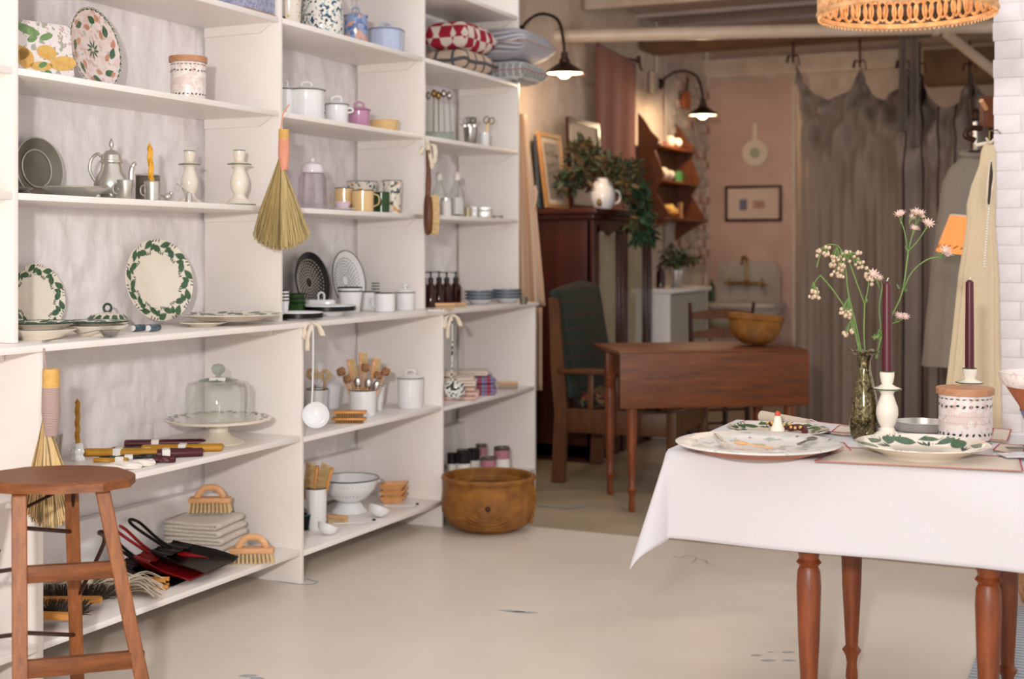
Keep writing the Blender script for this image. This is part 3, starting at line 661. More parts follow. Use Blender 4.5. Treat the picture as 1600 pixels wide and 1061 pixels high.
zf = plate_z(R_, .02); b = MB(); b2 = MB()
for i in range(34): dec(b, zf, R_ * .965, 2 * pi * i / 34, .028, .005, pi / 2 + .2, 4)
for i in range(9): dec(b, zf, R_ * .14, 2 * pi * i / 9, .03, .004, .2, 4)
for i in range(8): dec(b, zf, R_ * .72, pi + 2 * pi * i / 8, .045, .012, 1.2, 4)
for i in range(12): dec(b2, zf, R_ * (.55 + .25 * (i % 2)), .3 + 2 * pi * i / 12, .035, .01, 1.1, 5)
ob('painted_leaves', b, m_leafg, t, kind='stuff'); ob('painted_petals', b2, plain('ochre_glaze', 'c99a74', .3, c2='b97c68', sc=30), t, kind='stuff')
l, k = U(294, 3.0, ZA); canister(l, 27 * k, 68 * k, 'flowered ceramic canister with wooden lid, alone on the shelf above the candlesticks')
# second board, middle bay: enamel pots
for x, wd, h, L, lab in ((441, 17, 46, 3.08, 'white enamel pot half hidden by the upright, left of the wide one'), (479, 28, 46, 3.02, 'widest white enamel pot with dark rimmed lid on the pot shelf'), (526, 18, 30, 3.0, 'small white enamel pot beside the pink one')):
    l, k = U(x, L, ZA); pot(l, wd * k, h * k, m_enamel, lab, group='lidded enamel pots', handles=x == 526)
l, k = U(561, 3.0, ZA); pot(l, 17 * k, 27 * k, m_pinken, 'small pink enamel pot with loop knob', plain('dark_pink_rim', '7c3560', .2), handles=False, group='lidded enamel pots')
l, k = U(600, 3.0, ZA); vessel('enamel_dish', 'shallow yellow enamel dish beside the pink pot', 'dish', l, [('body', LA(cup(24 * k, 13 * k + .012, .85)), m_yellow), ('rim', ring(24 * k, 13 * k + .012, .0025), m_yellow)])
# second board, right bay: cutlery in a glass box, scissors in a tumbler
l, k = U(687, 3.03, ZA); t = thing('glass_vase', 'clear glass box with aqua base holding long cutlery', 'vase', l, TH)
ob('body', MB().box(.15, .10, .012, (0, 0, .006)).box(.002, .10, .17, (.074, 0, .095)).box(.002, .10, .17, (-.074, 0, .095)).box(.146, .002, .17, (0, .049, .095)).box(.146, .002, .17, (0, -.049, .095)), m_glass, t)
ob('base_block', MB().box(.14, .09, .035, (0, 0, .0305)), m_glassgreen, t)
for i, (dy, tl, mt, lab) in enumerate(((-.07, .02, m_steel, 'steel fork at the left of the glass box'), (-.035, .01, m_brass, 'brass teaspoon nearer the left in the glass box'), (-.005, -.01, m_brass, 'brass spoon at the middle of the glass box'), (.03, -.03, m_steel, 'steel ladle spoon, brightest in the glass box'), (.065, -.05, m_steel, 'steel serving spoon at the right of the glass box'))):
    t = thing('spoon', lab, 'cutlery', (l[0] + dy * .85 * CT, l[1] + dy * .85 * ST, ZA + .05), TH, 'cutlery in the glass box', rot=(0, tl, TH)); z1 = .165 + .01 * (i % 2)
    ob('shaft', MB().tube([(0, 0, 0), (0, 0, z1)], .003, 6), mt, t); ob('bowl', MB().ball(.014, (0, 0, z1 + .012), 10, 6, 1.5), mt, t)
l, k = U(735, 2.98, ZA); vessel('metal_tumbler', 'shiny metal tumbler full of scissors', 'tumbler', l, [('body', LA(cup(11 * k, .09, .85)), m_steel)])
L0 = l
for i, (dx, dy, a, mt) in enumerate(((-.018, 0, -.5, m_pewter), (-.008, .012, -.15, m_pewter), (.004, -.01, .1, m_pewterdk), (.014, .008, .3, m_pewter))):
    t = thing('scissors', ('pewter scissors tilting far left', 'pewter scissors upright at the back', 'dark scissors at the front', 'pewter scissors leaning right')[i] + ' in the metal tumbler', 'scissors', (l[0] + dx * .5, l[1] + dy * .5, ZA + .02), rot=(0, a * .5, TH), group='scissors in the tumbler')
    ob('blade', MB().box(.008, .003, .08, (0, 0, .045)), mt, t)
    for s in (-1, 1): ob('finger_loop', MB().tube([(s * .013 + .012 * cos(2 * pi * j / 12), 0, .105 + .016 * sin(2 * pi * j / 12)) for j in range(12)], .003, 6, closed=True), mt, t)
l, k = U(757, 2.95, ZA); vessel('porcelain_cup', 'small white cup with one brass pair standing in it', 'cup', l, [('body', LA(cup(8 * k, .07, .9)), m_enamel)])
t = thing('scissors', 'brass scissors in the small white cup', 'scissors', (l[0], l[1], ZA + .02), rot=(0, .2, TH)); ob('blade', MB().box(.008, .003, .1, (0, 0, .05)), m_brass, t)
for s in (-1, 1): ob('finger_loop', MB().tube([(s * .014 + .013 * cos(2 * pi * j / 12), 0, .115 + .018 * sin(2 * pi * j / 12)) for j in range(12)], .003, 6, closed=True), m_brass, t)
# third board (pewter)
R_ = 48 * spot(57, 3.2)[2]; tilt, turn = .12, .02
l = leanloc(58, 3.215, ZB, R_, tilt, turn); plate('pewter_plate', 'dark pewter plate leaning upright against the wall', l, R_, m_pewterdk, .024, rot=leanrot(tilt, turn), rim=m_pewter, th=.006)
ob('well_ring', ring(R_ * .62, .0105, .003, 48), m_pewter, bpy.data.objects['pewter_plate'])
l, k = U(10, 3.0, ZB); t = plate('pewter_tray', 'dark flat pewter tray cut off by the left upright', (l[0] - .03, l[1], ZB), 50 * k, m_pewterdk, .018)
l, k = U(118, 2.985, ZB); plate('pewter_dish', 'low wide pewter dish lying in front of the upright pewter plate', l, 51 * k, m_pewter, .030, th=.006)
def ewer(loc, k):
    t = thing('pewter_teapot', 'pewter teapot with domed lid, pointed finial and curled handle', 'teapot', loc, TH)
    ob('body', LA([(0, 0), (20 * k, 0), (21 * k, 3 * k), (17 * k, 7 * k), (24 * k, 14 * k), (27 * k, 24 * k), (23 * k, 36 * k), (17 * k, 46 * k), (15 * k, 56 * k), (17 * k, 60 * k), (0, 60 * k)]), m_pewter, t)
    l = ob('lid', LA([(18 * k, 59 * k), (18 * k, 61 * k), (16 * k, 62 * k), (15 * k, 70 * k), (8 * k, 77 * k), (0, 79 * k)]), m_pewter, t)
    ob('finial', LA([(4 * k, 77 * k), (1.5 * k, 80 * k), (4 * k, 86 * k), (3 * k, 92 * k), (0, 97 * k)], 12), m_pewter, l)
    ob('handle', MB().tube(bez([(-15 * k, 0, 68 * k), (-22 * k, 0, 72 * k), (-31 * k, 0, 64 * k), (-34 * k, 0, 48 * k), (-28 * k, 0, 34 * k), (-20 * k, 0, 22 * k)], 6), 2.6 * k, 8), m_pewter, t)
    ob('spout', MB().tube(bez([(22 * k, 0, 16 * k), (30 * k, 0, 24 * k), (31 * k, 0, 44 * k), (35 * k, 0, 56 * k), (39 * k, 0, 58 * k)], 6), [6 * k] * 8 + [4 * k] * 8 + [3 * k] * 9, 10), m_pewter, t)
l, k = U(174, 3.05, ZB); ewer(l, k)
l, k = U(196, 2.95, ZB); mug((l[0], l[1], ZB), 13 * k, 29 * k, m_pewter, 'squat pewter cup with looped handle in front of the teapot', rim=m_pewter, ha=pi, name='pewter_cup', taper=.8)
l, k = U(238, 2.96, ZB); t = mug(l, 12.5 * k, 29 * k, m_pewter, 'straight pewter cup with the twisted yellow candle in it', rim=m_pewter, ha=pi, name='pewter_cup', taper=.95)
ob_ = thing('twisted_candle', 'bright yellow twisted candle standing in a pewter cup', 'candle', (l[0], l[1], ZB + .006), rot=(0, -.05, TH)); ob('wax', twist_mb(4.6 * k, 88 * k, 3, 5), m_wax_y2, ob_)
l, k = U(231, 3.12, ZB); t = thing('pewter_box', 'plain grey pewter box standing behind the cup with the candle', 'box', l, TH); ob('body', MB().box(36 * k, .03, 42 * k, (0, 0, 21 * k), bev=.004), m_pewterdk, t); ob('lid', MB().box(37 * k, .032, .006, (0, 0, 42 * k + .003), bev=.002), m_pewter, t)
l, k = U(262, 2.93, ZB); t = thing('pewter_bird', 'tiny pewter bird figure beside the candle snuffer', 'figurine', l, TH); ob('body', MB().ball(.014, (0, 0, .014), 12, 8, .8), m_pewter, t); ob('head', MB().ball(.007, (.012, 0, .026), 10, 6), m_pewter, t); ob('tail', MB().tube([(-.01, 0, .016), (-.028, 0, .022)], [.006, .002], 6), m_pewter, t)
l, k = U(295, 2.93, ZB); t = thing('candle_snuffer', 'pewter candle snuffer with bell cup and slanting handle', 'snuffer', l, TH); ob('bell', LA([(6 * k, 0), (5 * k, 12 * k), (2.5 * k, 15 * k), (0, 16 * k)], 16), m_pewter, t); ob('handle', MB().tube([(0, 0, 15 * k), (-18 * k, 0, 30 * k)], 1.2 * k, 6), m_pewter, t); ob('finger_ring', MB().tube([(-18 * k + 4 * k * cos(2 * pi * j / 12), 0, 22 * k + 6 * k * sin(2 * pi * j / 12)) for j in range(12)], .0016, 6, closed=True), m_pewter, t)
l, k = U(296, 3.10, ZB); candlestick((l[0], l[1], ZB), 84 * k, 'cream candlestick with green rings behind the snuffer, nearer the wall', s=1.0)
l, k = U(374, 2.985, ZB); candlestick((l[0], l[1], ZB), 86 * k, 'cream candlestick with green rings alone at the right end of the pewter shelf', s=1.05)
# third board, middle bay
for x, L, h, wd, lab in ((462, 3.06, 62, 15, 'clear pink tinted glass tumbler left of the pitcher'),):
    l, k = U(x, L, ZB); vessel('glass_tumbler', lab, 'glass', l, [('body', LA(cup(wd * k, h * k, .8, .002), 32, fn=lambda r, z, a: (r * (1 + .04 * cos(12 * a)), z)), m_glasspink)])
l, k = U(488, 2.99, ZB); t = vessel('glass_pitcher', 'pale pink ribbed glass pitcher with rounded lid', 'pitcher', l, [('body', LA([(0, .002), (21 * k, .002), (23 * k, 10 * k), (21 * k, 50 * k), (18 * k, 56 * k), (17 * k, 56 * k), (20 * k, 48 * k), (21 * k, 10 * k), (0, .008)], 36, fn=lambda r, z, a: (r * (1 + .05 * cos(10 * a)), z)), m_glasspink), ('lid', LA([(17 * k, 57 * k), (18 * k, 60 * k), (15 * k, 70 * k), (6 * k, 75 * k), (0, 75 * k)]), plain('pink_opal_glass', 'e6dce3', .1)), ('knob', MB().ball(4 * k, (0, 0, 77 * k)), plain('pink_opal_glass', 'e6dce3', .1)), ('handle', handle(21 * k, 10 * k, 48 * k, 14 * k, .005, 0), m_glasspink)])
l, k = U(538, 3.06, ZB); mug(l, 15 * k, 37 * k, m_yellow, 'yellow enamel mug behind the pink cup', 'enamel mugs', ha=pi, name='enamel_mug')
l, k = U(535, 2.965, ZB); vessel('cup_on_saucer', 'small pink cup on its saucer in front of the yellow mug', 'cup', l, [('saucer', LA([(0, 0), (12 * k, 0), (23 * k, 3 * k), (22 * k, 3.6 * k), (0, 1.5 * k)]), m_enamel), ('body', LA([(0, 2 * k), (9 * k, 2 * k), (13 * k, 14 * k), (12 * k, 14 * k), (0, 5 * k)]), plain('pale_pink_glaze', 'd9c3cf', .15))])
l, k = U(567, 2.97, ZB); mug(l, 17 * k, 33 * k, m_yellow, 'yellow enamel mug next to the green one', 'enamel mugs', ha=0)
l, k = U(596, 2.995, ZB); mug(l, 12.5 * k, 32 * k, m_green, 'dark green enamel mug', 'enamel mugs', ha=pi)
for x, L, wd, h, mt, lab in ((566, 3.13, 24, 50, m_multimarb, 'tall marbled enamel tumbler behind the yellow mugs'), (607, 3.12, 17, 52, m_bluewhite, 'blue splattered enamel tumbler behind the green mug'), (613, 2.985, 15, 51, m_multimarb, 'tall marbled enamel tumbler at the right end of the mug row')):
    l, k = U(x, L, ZB); vessel('marbled_tumbler', lab, 'tumbler', l, [('body', LA(cup(wd * k, h * k, .82)), mt), ('rim', ring(wd * k, h * k, .002), m_navyblue)], 'marbled enamel tumblers')
# third board, right bay
for x, L, wd, h, lab in ((686, 3.06, 13, 62, 'clear round glass bottle with white stopper, left of the two'), (714, 2.99, 13, 66, 'clear round glass bottle with white stopper, right of the two')):
    l, k = U(x, L, ZB); vessel('glass_bottle', lab, 'bottle', l, [('body', LA([(0, .002), (wd * k * .9, .002), (wd * k, 4 * k), (wd * k, 36 * k), (6 * k, 50 * k), (4.5 * k, 58 * k), (4 * k, 58 * k), (5 * k, 50 * k), (wd * k * .92, 36 * k), (wd * k * .9, 5 * k), (0, .006)]), m_glass), ('lotion', LA([(0, 4 * k), (wd * k * .88, 4 * k), (wd * k * .88, 30 * k), (0, 30 * k)]), plain('pale_lotion', 'dcd6d6', .4)), ('stopper', LA([(5 * k, 57 * k), (5.5 * k, 66 * k), (2.5 * k, 70 * k), (0, 71 * k)], 14), m_wax_w)], 'glass bottles')
l, k = U(697, 2.95, ZB); vessel('lidded_jar', 'small white jar with a grey lid between the bottles', 'jar', l, [('body', LA([(0, 0), (8 * k, 0), (8.5 * k, 2 * k), (8.5 * k, 24 * k), (0, 24 * k)]), plain('pale_lotion', 'dcd6d6', .4)), ('lid', LA([(8.8 * k, 24 * k), (8.8 * k, 28 * k), (0, 28.5 * k)]), m_pewter)])
l, k = U(731, 2.97, ZB); vessel('glass_pot', 'little yellowish glass pot next to the silvery boxes', 'jar', l, [('body', LA([(0, 0), (5.5 * k, 0), (5.5 * k, 15 * k), (0, 15 * k)], 16), plain('amberish_balm', 'a99a6e', .2))])
for x, L, wd, h, d, mt, lab in ((741, 2.97, 9, 17, .04, m_enamel, 'tiny white carton next to the grey box'), (757, 3.0, 20, 18, .06, m_pewter, 'grey silvery box on the bottle shelf'), (778, 2.99, 16, 5, .06, m_pewterdk, 'flat dark tin at the right end of the bottle shelf')):
    l, k = U(x, L, ZB); t = thing('small_box', lab, 'box', l, TH); ob('body', MB().box(wd * k, d, h * k * .7, (0, 0, h * k * .35), bev=.002), mt, t); ob('lid', MB().box(wd * k * 1.03, d * 1.03, h * k * .3, (0, 0, h * k * .85), bev=.002), mt, t)

# ---------------- things hanging on the uprights ----------------
X, Y, k = spot(440, 2.885); z0 = zr(207, k)
cinematic_broom('straw hand broom with orange cord wrapped handle hanging on the upper shelves', (X + .08, Y - .10, z0), 180 * k, 8 * k, 84 * k, m_orange, (0, -15 * k, -62 * k), m_straw, 5, -.01, loop=False)
o = bpy.data.objects['hand_broom']; ob('hanging_loop', MB().tube([(-.012, 0, -.004), (-.006, .02, .06), (.01, .055, .098)], .0028, 6), m_orange, o)
X, Y, k = spot(79, 2.79); z0 = zr(572, k)
cinematic_broom('golden straw hand broom with mauve cord hanging behind the stool', (X + .07, Y - .07, z0), 236 * k, 12.5 * k, 78 * k, m_mauvewrap, (0, -28 * k, -102 * k), m_straw2, 8, .0, loop=False, ts=1.1)
o = bpy.data.objects['hand_broom.001']; ob('hanging_loop', MB().tube([(-.014, 0, -.004), (-.017, -.002, .03), (-.018, -.004, .058)], .0035, 6), m_mauvewrap, o)
def tapebow(par, s, pts, wd=.011):
    b = MB(); p = bez(pts, 5); vs = []
    for i, q in enumerate(p):
        a = .6 * sin(i * .8); vs += [q + Vector((wd * s * cos(a), wd * s * sin(a) * .6, 0)), q - Vector((wd * s * cos(a), wd * s * sin(a) * .6, 0))]
    b.add(vs, [(2 * i, 2 * i + 1, 2 * i + 3, 2 * i + 2) for i in range(len(p) - 1)]); return ob('cotton_tape', b, m_tape, par, solid=.0015)
# bath brush with wooden handle
X, Y, k = spot(663, 2.87); zt = zr(235, k)
t = thing('bath_brush', 'long handled wooden bath brush hanging from a cotton tape bow', 'brush', (X + .02, Y, zt), TH + .3)
ob('handle', MB().tube(bez([(0, 0, 0), (.001, 0, -45 * k), (-.004, 0, -90 * k), (.0, 0, -125 * k)], 6), [.010] * 6 + [.012] * 6 + [.014] * 7, 10), m_walnut, t)
ob('head', MB().lathe([(0, -.012), (19 * k, -.012), (20 * k, 0), (18 * k, .012), (0, .016)], 24, (0, 0, 0), 1, 1), m_walnut, t, rot=(0, pi / 2, 0), loc=(.0, 0, -101 * k)).scale = (1.6, .8, 1)
b = MB(); q = random.Random(1)
for i in range(26):
    for j in range(9):
        y = (j / 8 - .5) * 2 * .85; z = (i / 25 - .5) * 2
        if y * y + z * z > .9: continue
        b.tube([(.012, y * 15 * k, -101 * k + z * 31 * k), (.042, y * 17 * k, -101 * k + z * 33 * k)], [.004, .0045], 5)
ob('bristles', b, m_bristle, t, kind='stuff')
tapebow(t, 1, [(-.012, 0, .02), (-.03, -.01, .01), (-.035, -.01, -.02)]); tapebow(t, 1, [(.0, 0, .03), (.025, -.01, .02), (.03, -.015, -.03), (.022, -.012, -.06)]); tapebow(t, .9, [(0, 0, .03), (.012, -.012, -.05), (.016, -.01, -30 * k)]); tapebow(t, 1, [(0, 0, .05), (-.004, 0, .03), (0, 0, -.002)])
def ladle(loc, hk, rb, mat, label, rz=TH, bow=True, face=.9, group=None):
    t = thing('ladle', label, 'ladle', loc, rz, group)
    ob('handle', MB().tube(bez([(-.004, 0, .012), (0, 0, 0), (0, 0, -hk * .5), (-.002, 0, -hk * .8), (-.006, .004, -hk)], 6), .0065, 10, flat=.6), mat, t)
    bo = ob('bowl', MB().lathe([(0, -rb * .75), (rb * .5, -rb * .66), (rb * .85, -rb * .4), (rb, 0), (rb * .96, 0), (rb * .8, -rb * .36), (rb * .45, -rb * .6), (0, -rb * .68)], 28), mat, t, rot=(pi / 2 - .45, .5, 0) if face else None, loc=(.012, -.012, -hk - rb * .75))
    if bow: tapebow(t, 1, [(-.006, 0, .03), (-.03, -.01, .02), (-.035, -.012, -.03)]); tapebow(t, 1, [(.0, 0, .035), (.022, -.01, .02), (.04, -.015, -.018)]); tapebow(t, .8, [(0, 0, .03), (-.018, -.012, -.02), (-.02, -.01, -.075)])
    return t
X, Y, k = spot(485, 2.79); ladle((X + .012, Y, zr(517, k)), 115 * k, 21 * k, m_enamel, 'white enamel ladle hanging from the counter edge on a cotton tape bow')
X, Y, k = spot(703, 2.79); ladle((X + .012, Y, zr(503, k)), 92 * k, 16 * k, m_bwmarb, 'black and white marbled ladle hanging from the counter edge')

# ---------------- things on the counter ----------------
k = spot(58, 3.2)[2]; R_ = 54 * k; tilt, turn = .12, .05
l = leanloc(58, 3.215, ZC, R_, tilt, turn); plate('wreath_plate', 'smaller cream plate with green leaf wreath leaning on the wall at the left', l, R_, m_creamware, .02, 19, rot=leanrot(tilt, turn), seed=1, s=.98)
k = spot(248, 3.05)[2]; R_ = 67 * k; tilt, turn = .14, .2
l = leanloc(250, 3.17, ZC + .012, R_, tilt, turn); plate('wreath_plate', 'large cream plate with green leaf wreath on a twin footed stand', l, R_, m_creamware, .022, 22, rot=leanrot(tilt, turn), seed=2, s=.92)
l, k = K(229, 2.95); t = thing('plate_stand', 'pair of small black and white rests holding the large wreath plate', 'stand', l, TH)
for s in (-1, 1): ob('roller', MB().tube([(s * 12 * k - .008, -.035, 6 * k), (s * 12 * k + .012, .01, 6 * k)], 5.5 * k, 14), m_navyblue, t); ob('end_cap', MB().tube([(s * 12 * k - .0095, -.0385, 6 * k), (s * 12 * k - .0085, -.0360, 6 * k)], 4.5 * k, 14), m_enamel, t); ob('prop', MB().tube([(s * 10 * k, 0, .012), (s * 7 * k, .05, .004)], .004, 8), m_creamware, t)
l, k = K(168, 3.13); t = thing('lidded_dish', 'cream tureen painted with green leaves and a dark ring handle', 'tureen', l, TH)
ob('body', LA([(0, 0), (20 * k, 0), (31 * k, 10 * k), (31 * k, 13 * k), (0, 13 * k)]), m_creamware, t); li = ob('lid', LA([(32 * k, 13 * k), (32 * k, 16 * k), (24 * k, 24 * k), (8 * k, 28 * k), (0, 28 * k)]), m_creamware, t)
ob('ring_handle', MB().tube([(6 * k * cos(2 * pi * j / 14), 0, 34 * k + 6.5 * k * sin(2 * pi * j / 14)) for j in range(14)], 2 * k, 8, closed=True), m_leafdk, li)
b = MB()
for i in range(14): a = 2 * pi * i / 14; r0 = 28 * k; b.add([((r0 + dr * k) * cos(a + da), (r0 + dr * k) * sin(a + da), (20 - dr * .95) * k + .0015) for da, dr in ((-.16, 3.8), (0, 3.9), (.16, 2), (.2, -2.5), (.02, -4), (-.14, -1))], [(0, 1, 2, 3, 4, 5)])
ob('painted_leaves', b, m_leafg, li, kind='stuff')
# stacks of dishes at the left
l, k = K(62, 2.99); R0 = 56 * k
sp = [('cream serving bowl at the bottom of the left stack', R0, 0, .030, 0), ('wreath painted cream plate on top of the left stack', R0 * .97, .031, .02, 17)]
for lab, R_, dz, dep, wr_ in sp: plate('stacked_plate', lab, (l[0], l[1], ZC + dz), R_, m_creamware, dep, wr_, group='stacked cream plates', rim=m_leafdk if wr_ else None)
l, k = K(151, 2.955); R0 = 48 * k
for lab, R_, dz, dep, wr_ in (('cream bowl at the bottom of the second stack behind the big spoon', R0, 0, .032, 0), ('wreath painted cream plate on the second stack behind the big spoon', R0 * 1.02, .033, .012, 15)): plate('stacked_plate', lab, (l[0], l[1], ZC + dz), R_, m_creamware, dep, wr_, group='stacked cream plates', rim=m_leafdk if wr_ else None)
(b_, k) = K(172, 2.85)
t = thing('serving_spoon', 'big dull metal serving spoon lying at the front of the counter', 'spoon', (b_[0], b_[1], ZC + .001), pi / 2)
ob('bowl', MB().lathe([(0, -.018), (.02, -.015), (.035, 0), (.034, .001), (.019, -.013), (0, -.016)], 24), m_steel, t, loc=(0, 0, .02)).scale = (1.15, .8, 1.1)
ln = .29; ob('handle', MB().tube(bez([(-.036, 0, .023), (-.07, 0, .022), (-ln * .6, -.0, .012), (-ln * .95, -.0, .0035)], 6), [.004] * 10 + [.006] * 7 + [.009] * 2, 8, flat=.35), m_steel, t)
l, k = K(360, 2.965); plate('wreath_platter', 'wide cream platter with a green leaf rim on a low foot', (l[0], l[1], ZC + .016), 84 * k, m_creamware, .022, 18, rz=.3, seed=4, s=.8)
l, k = K(318, 2.97); plate('small_bowl', 'low cream bowl under the wide wreath platter', (l[0], l[1], ZC), 36 * k, m_creamware, .014, cat='bowl')
# middle bay: striped mugs, green bowls, strainers, black rimmed trays
def stackmug(x, y, wd, h, n, lab, L0=None):
    l, k = K(x, L0); g = 'black rimmed white mugs on the counter'
    for i in range(n):
        z = i * h * k * .17; t = vessel('stacked_mug', lab + (', lowest of its stack' if i == 0 else ', %s of its stack' % ('second', 'third', 'fourth')[i - 1]) if n > 1 else lab, 'mug', (l[0], l[1], ZC + z), [('body', LA(cup(wd * k * .5, h * k, .78, .003)), m_enamel), ('rim', ring(wd * k * .5, h * k, .0028), m_navy)], g)
stackmug(437, 484, 30, 30, 4, 'white cup with dark rim hidden behind the upright', 3.0)
l, k = K(461, 3.06)
for i in range(3): vessel('green_bowl', 'dark green enamel bowl, %s of its stack' % ('lowest', 'middle', 'top')[i], 'bowl', (l[0], l[1], ZC + i * 7 * k), [('body', LA(cup(17 * k, 22 * k, .72, .003)), m_green), ('rim', ring(17 * k, 22 * k, .002), m_black)], 'green enamel bowls')
def strainer(x, R_px, mat, label, hole, L=3.19, turn=.0):
    k = spot(x, L)[2]; R_ = R_px * k; tilt = .16; t = plate('strainer_plate', label, leanloc(x, L, ZC + .002, R_, tilt, turn), R_, mat, .03, rot=leanrot(tilt, turn), rim=m_black if mat is m_enamel else None)
    b = MB(); zf = plate_z(R_, .03)
    for ri in range(2, 9):
        n = 4 + ri * 4
        for i in range(n): a = 2 * pi * (i + .5 * (ri % 2)) / n; rr_ = R_ * ri / 10.5; b.add([(rr_ * cos(a) + .0048 * cos(j * pi / 3), rr_ * sin(a) + .0048 * sin(j * pi / 3), zf(rr_) + .0004) for j in range(6)], [(0, 1, 2, 3, 4, 5)])
    ob('hole_pattern', b, hole, t, kind='stuff'); return t
strainer(486, 47, m_black, 'black perforated enamel strainer leaning on the wall', plain('hole_lightness', 'b9b0a6', .6))
strainer(543, 46, m_enamel, 'white perforated enamel strainer leaning on the wall', m_navyblue)
def btray(lab, x, L, rp, dz):
    l, k = K(x, L); r = rp * k; t = thing('black_rimmed_tray', lab, 'tray', (l[0], l[1], ZC), TH, 'black rimmed trays'); f = dz + .004
    ob('foot', LA([(0, 0), (r * .55, 0), (r * .62, f), (r * .97, f + .002), (0, f + .002)], 48), m_enamel, t); ob('black_band', LA([(r * .97, f + .001), (r, f + .003), (r, f + .02), (r * .98, f + .021), (r * .96, f + .004)], 56), m_black, t)
    ob('basin', LA([(r * 1.0, f + .0205), (r * .985, f + .024), (r * .95, f + .022), (r * .7, f + .008), (0, f + .006)], 56), m_enamel, t); return t
btray('white tray with thick black band at the front of the counter', 467, 2.93, 38, .002)
btray('white tray with thick black band on a foot, standing a little behind the front one', 512, 3.0, 44, .016)
l, k = K(502, 3.12); t = thing('butter_dish', 'white lidded enamel butter box with a loop handle', 'butter dish', (l[0], l[1], ZC), TH)
ob('base', MB().box(46 * k, .09, 8 * k, (0, 0, 4 * k), bev=.003), m_enamel, t); l2 = ob('lid', MB().box(44 * k, .085, 14 * k, (0, 0, 15 * k), bev=.005), m_enamel, t); ob('loop_handle', MB().tube(bez([(-.012, 0, 21 * k), (-.012, 0, 30 * k), (0, 0, 33 * k), (.012, 0, 30 * k), (.012, 0, 21 * k)], 4), .004, 8), m_enamel, l2)
stackmug(547, 482, 38, 34, 2, 'white cup with dark rim stacked before the white strainer', 3.04)
stackmug(595, 475, 34, 26, 4, 'white cup with dark rim in the tall right hand stack', 3.16)
for x, y, wd, h, lab in ((573, 485, 32, 29, 'white mug with black rim beside the stacked cups'), (601, 487, 33, 29, 'white mug with black rim next to the small lidded canister')):
    l, k = Cn(x, y, ZC); mug(l, wd * k / 2, h * k, m_enamel, lab, 'white mugs on the counter', ha=pi * 1.1)
l, k = K(633, 2.96); pot(l, 14.5 * k, 27 * k, m_enamel, 'small white lidded canister at the right end of the white mugs', handles=False, ball_knob=True, name='lidded_canister')
# right bay: soap bottles, brushes, striped dishes
for i, (x, y, h) in enumerate(((662, 476, 54), (673, 480, 60), (686, 477, 57), (698, 476, 55), (712, 474, 53))):
    l, k = Cn(x, y, ZC); r = 8.5 * k; hb = h * k * .62
    vessel('soap_bottle', 'amber pump bottle, ' + ('half hidden behind the upright', 'foremost of the row', 'third from the upright', 'fourth from the upright', 'at the right end of the row')[i], 'bottle', (l[0], l[1], ZC), [('body', LA([(0, 0), (r, 0), (r * 1.02, .004), (r * 1.02, hb * .8), (r * .45, hb), (r * .4, hb * 1.08), (0, hb * 1.08)], 24), m_amber), ('pump', LA([(r * .5, hb * 1.04), (r * .5, hb * 1.22), (r * .15, hb * 1.26), (r * .15, hb * 1.42), (r * .35, hb * 1.44), (r * .35, hb * 1.5), (0, hb * 1.5)], 14).box(r * 1.2, r * .4, hb * .06, (-r * .5, 0, hb * 1.47)), m_blackl)], 'amber pump bottles')
l, k = Cn(661, 482, ZC); t = thing('small_fork', 'little steel fork standing against the first amber bottle', 'fork', (l[0] + .01, l[1], ZC), TH); ob('shaft', MB().tube([(0, 0, 0), (0, 0, 24 * k)], .003, 8), m_steel, t)
l, k = Cn(695, 484, ZC); scrub_brush(l, 30 * k, 'small pale scrubbing brush before the amber bottles', arch=False)
l, k = Cn(718, 480, ZC); scrub_brush(l, 20 * k, 'tiny wooden brush beside the striped dishes', arch=False)
l, k = Cn(688, 487, ZC); t = thing('comb_rest', 'white ribbed soap rest at the front of the counter', 'soap rest', (l[0] - .02, l[1] - .0, ZC), TH)
for i in range(6): ob('rib', MB().tube([(i * .012 - .03, -.02, .006), (i * .012 - .03, .02, .006)], .0045, 8), m_enamel, t)
for x, y, lab in ((752, 478, 'left'), (795, 476, 'right')):
    l, k = Cn(x, y - 3, ZC)
    for i in range(3): vessel('striped_dish', 'shallow white dish with blue black bands, %s of the %s stack' % (('lowest', 'middle', 'top')[i], lab), 'dish', (l[0], l[1] - .02, ZC + i * 5.2 * k), [('body', LA(cup(23 * k, 10 * k, .55, .003)), m_enamel), ('rim', LA([(22.6 * k, 7.5 * k), (23.3 * k, 7.8 * k), (23.4 * k, 10.6 * k), (22.4 * k, 10.8 * k)]), m_navyblue)], 'stacked striped dishes')
l, k = Cn(823, 475, ZC); t = thing('pewter_cup', 'tiny dark metal cup at the far end of the counter', 'cup', (l[0], l[1] - .04, ZC), TH); ob('body', LA(cup(7 * k, 11 * k, .8), 16), m_pewterdk, t)

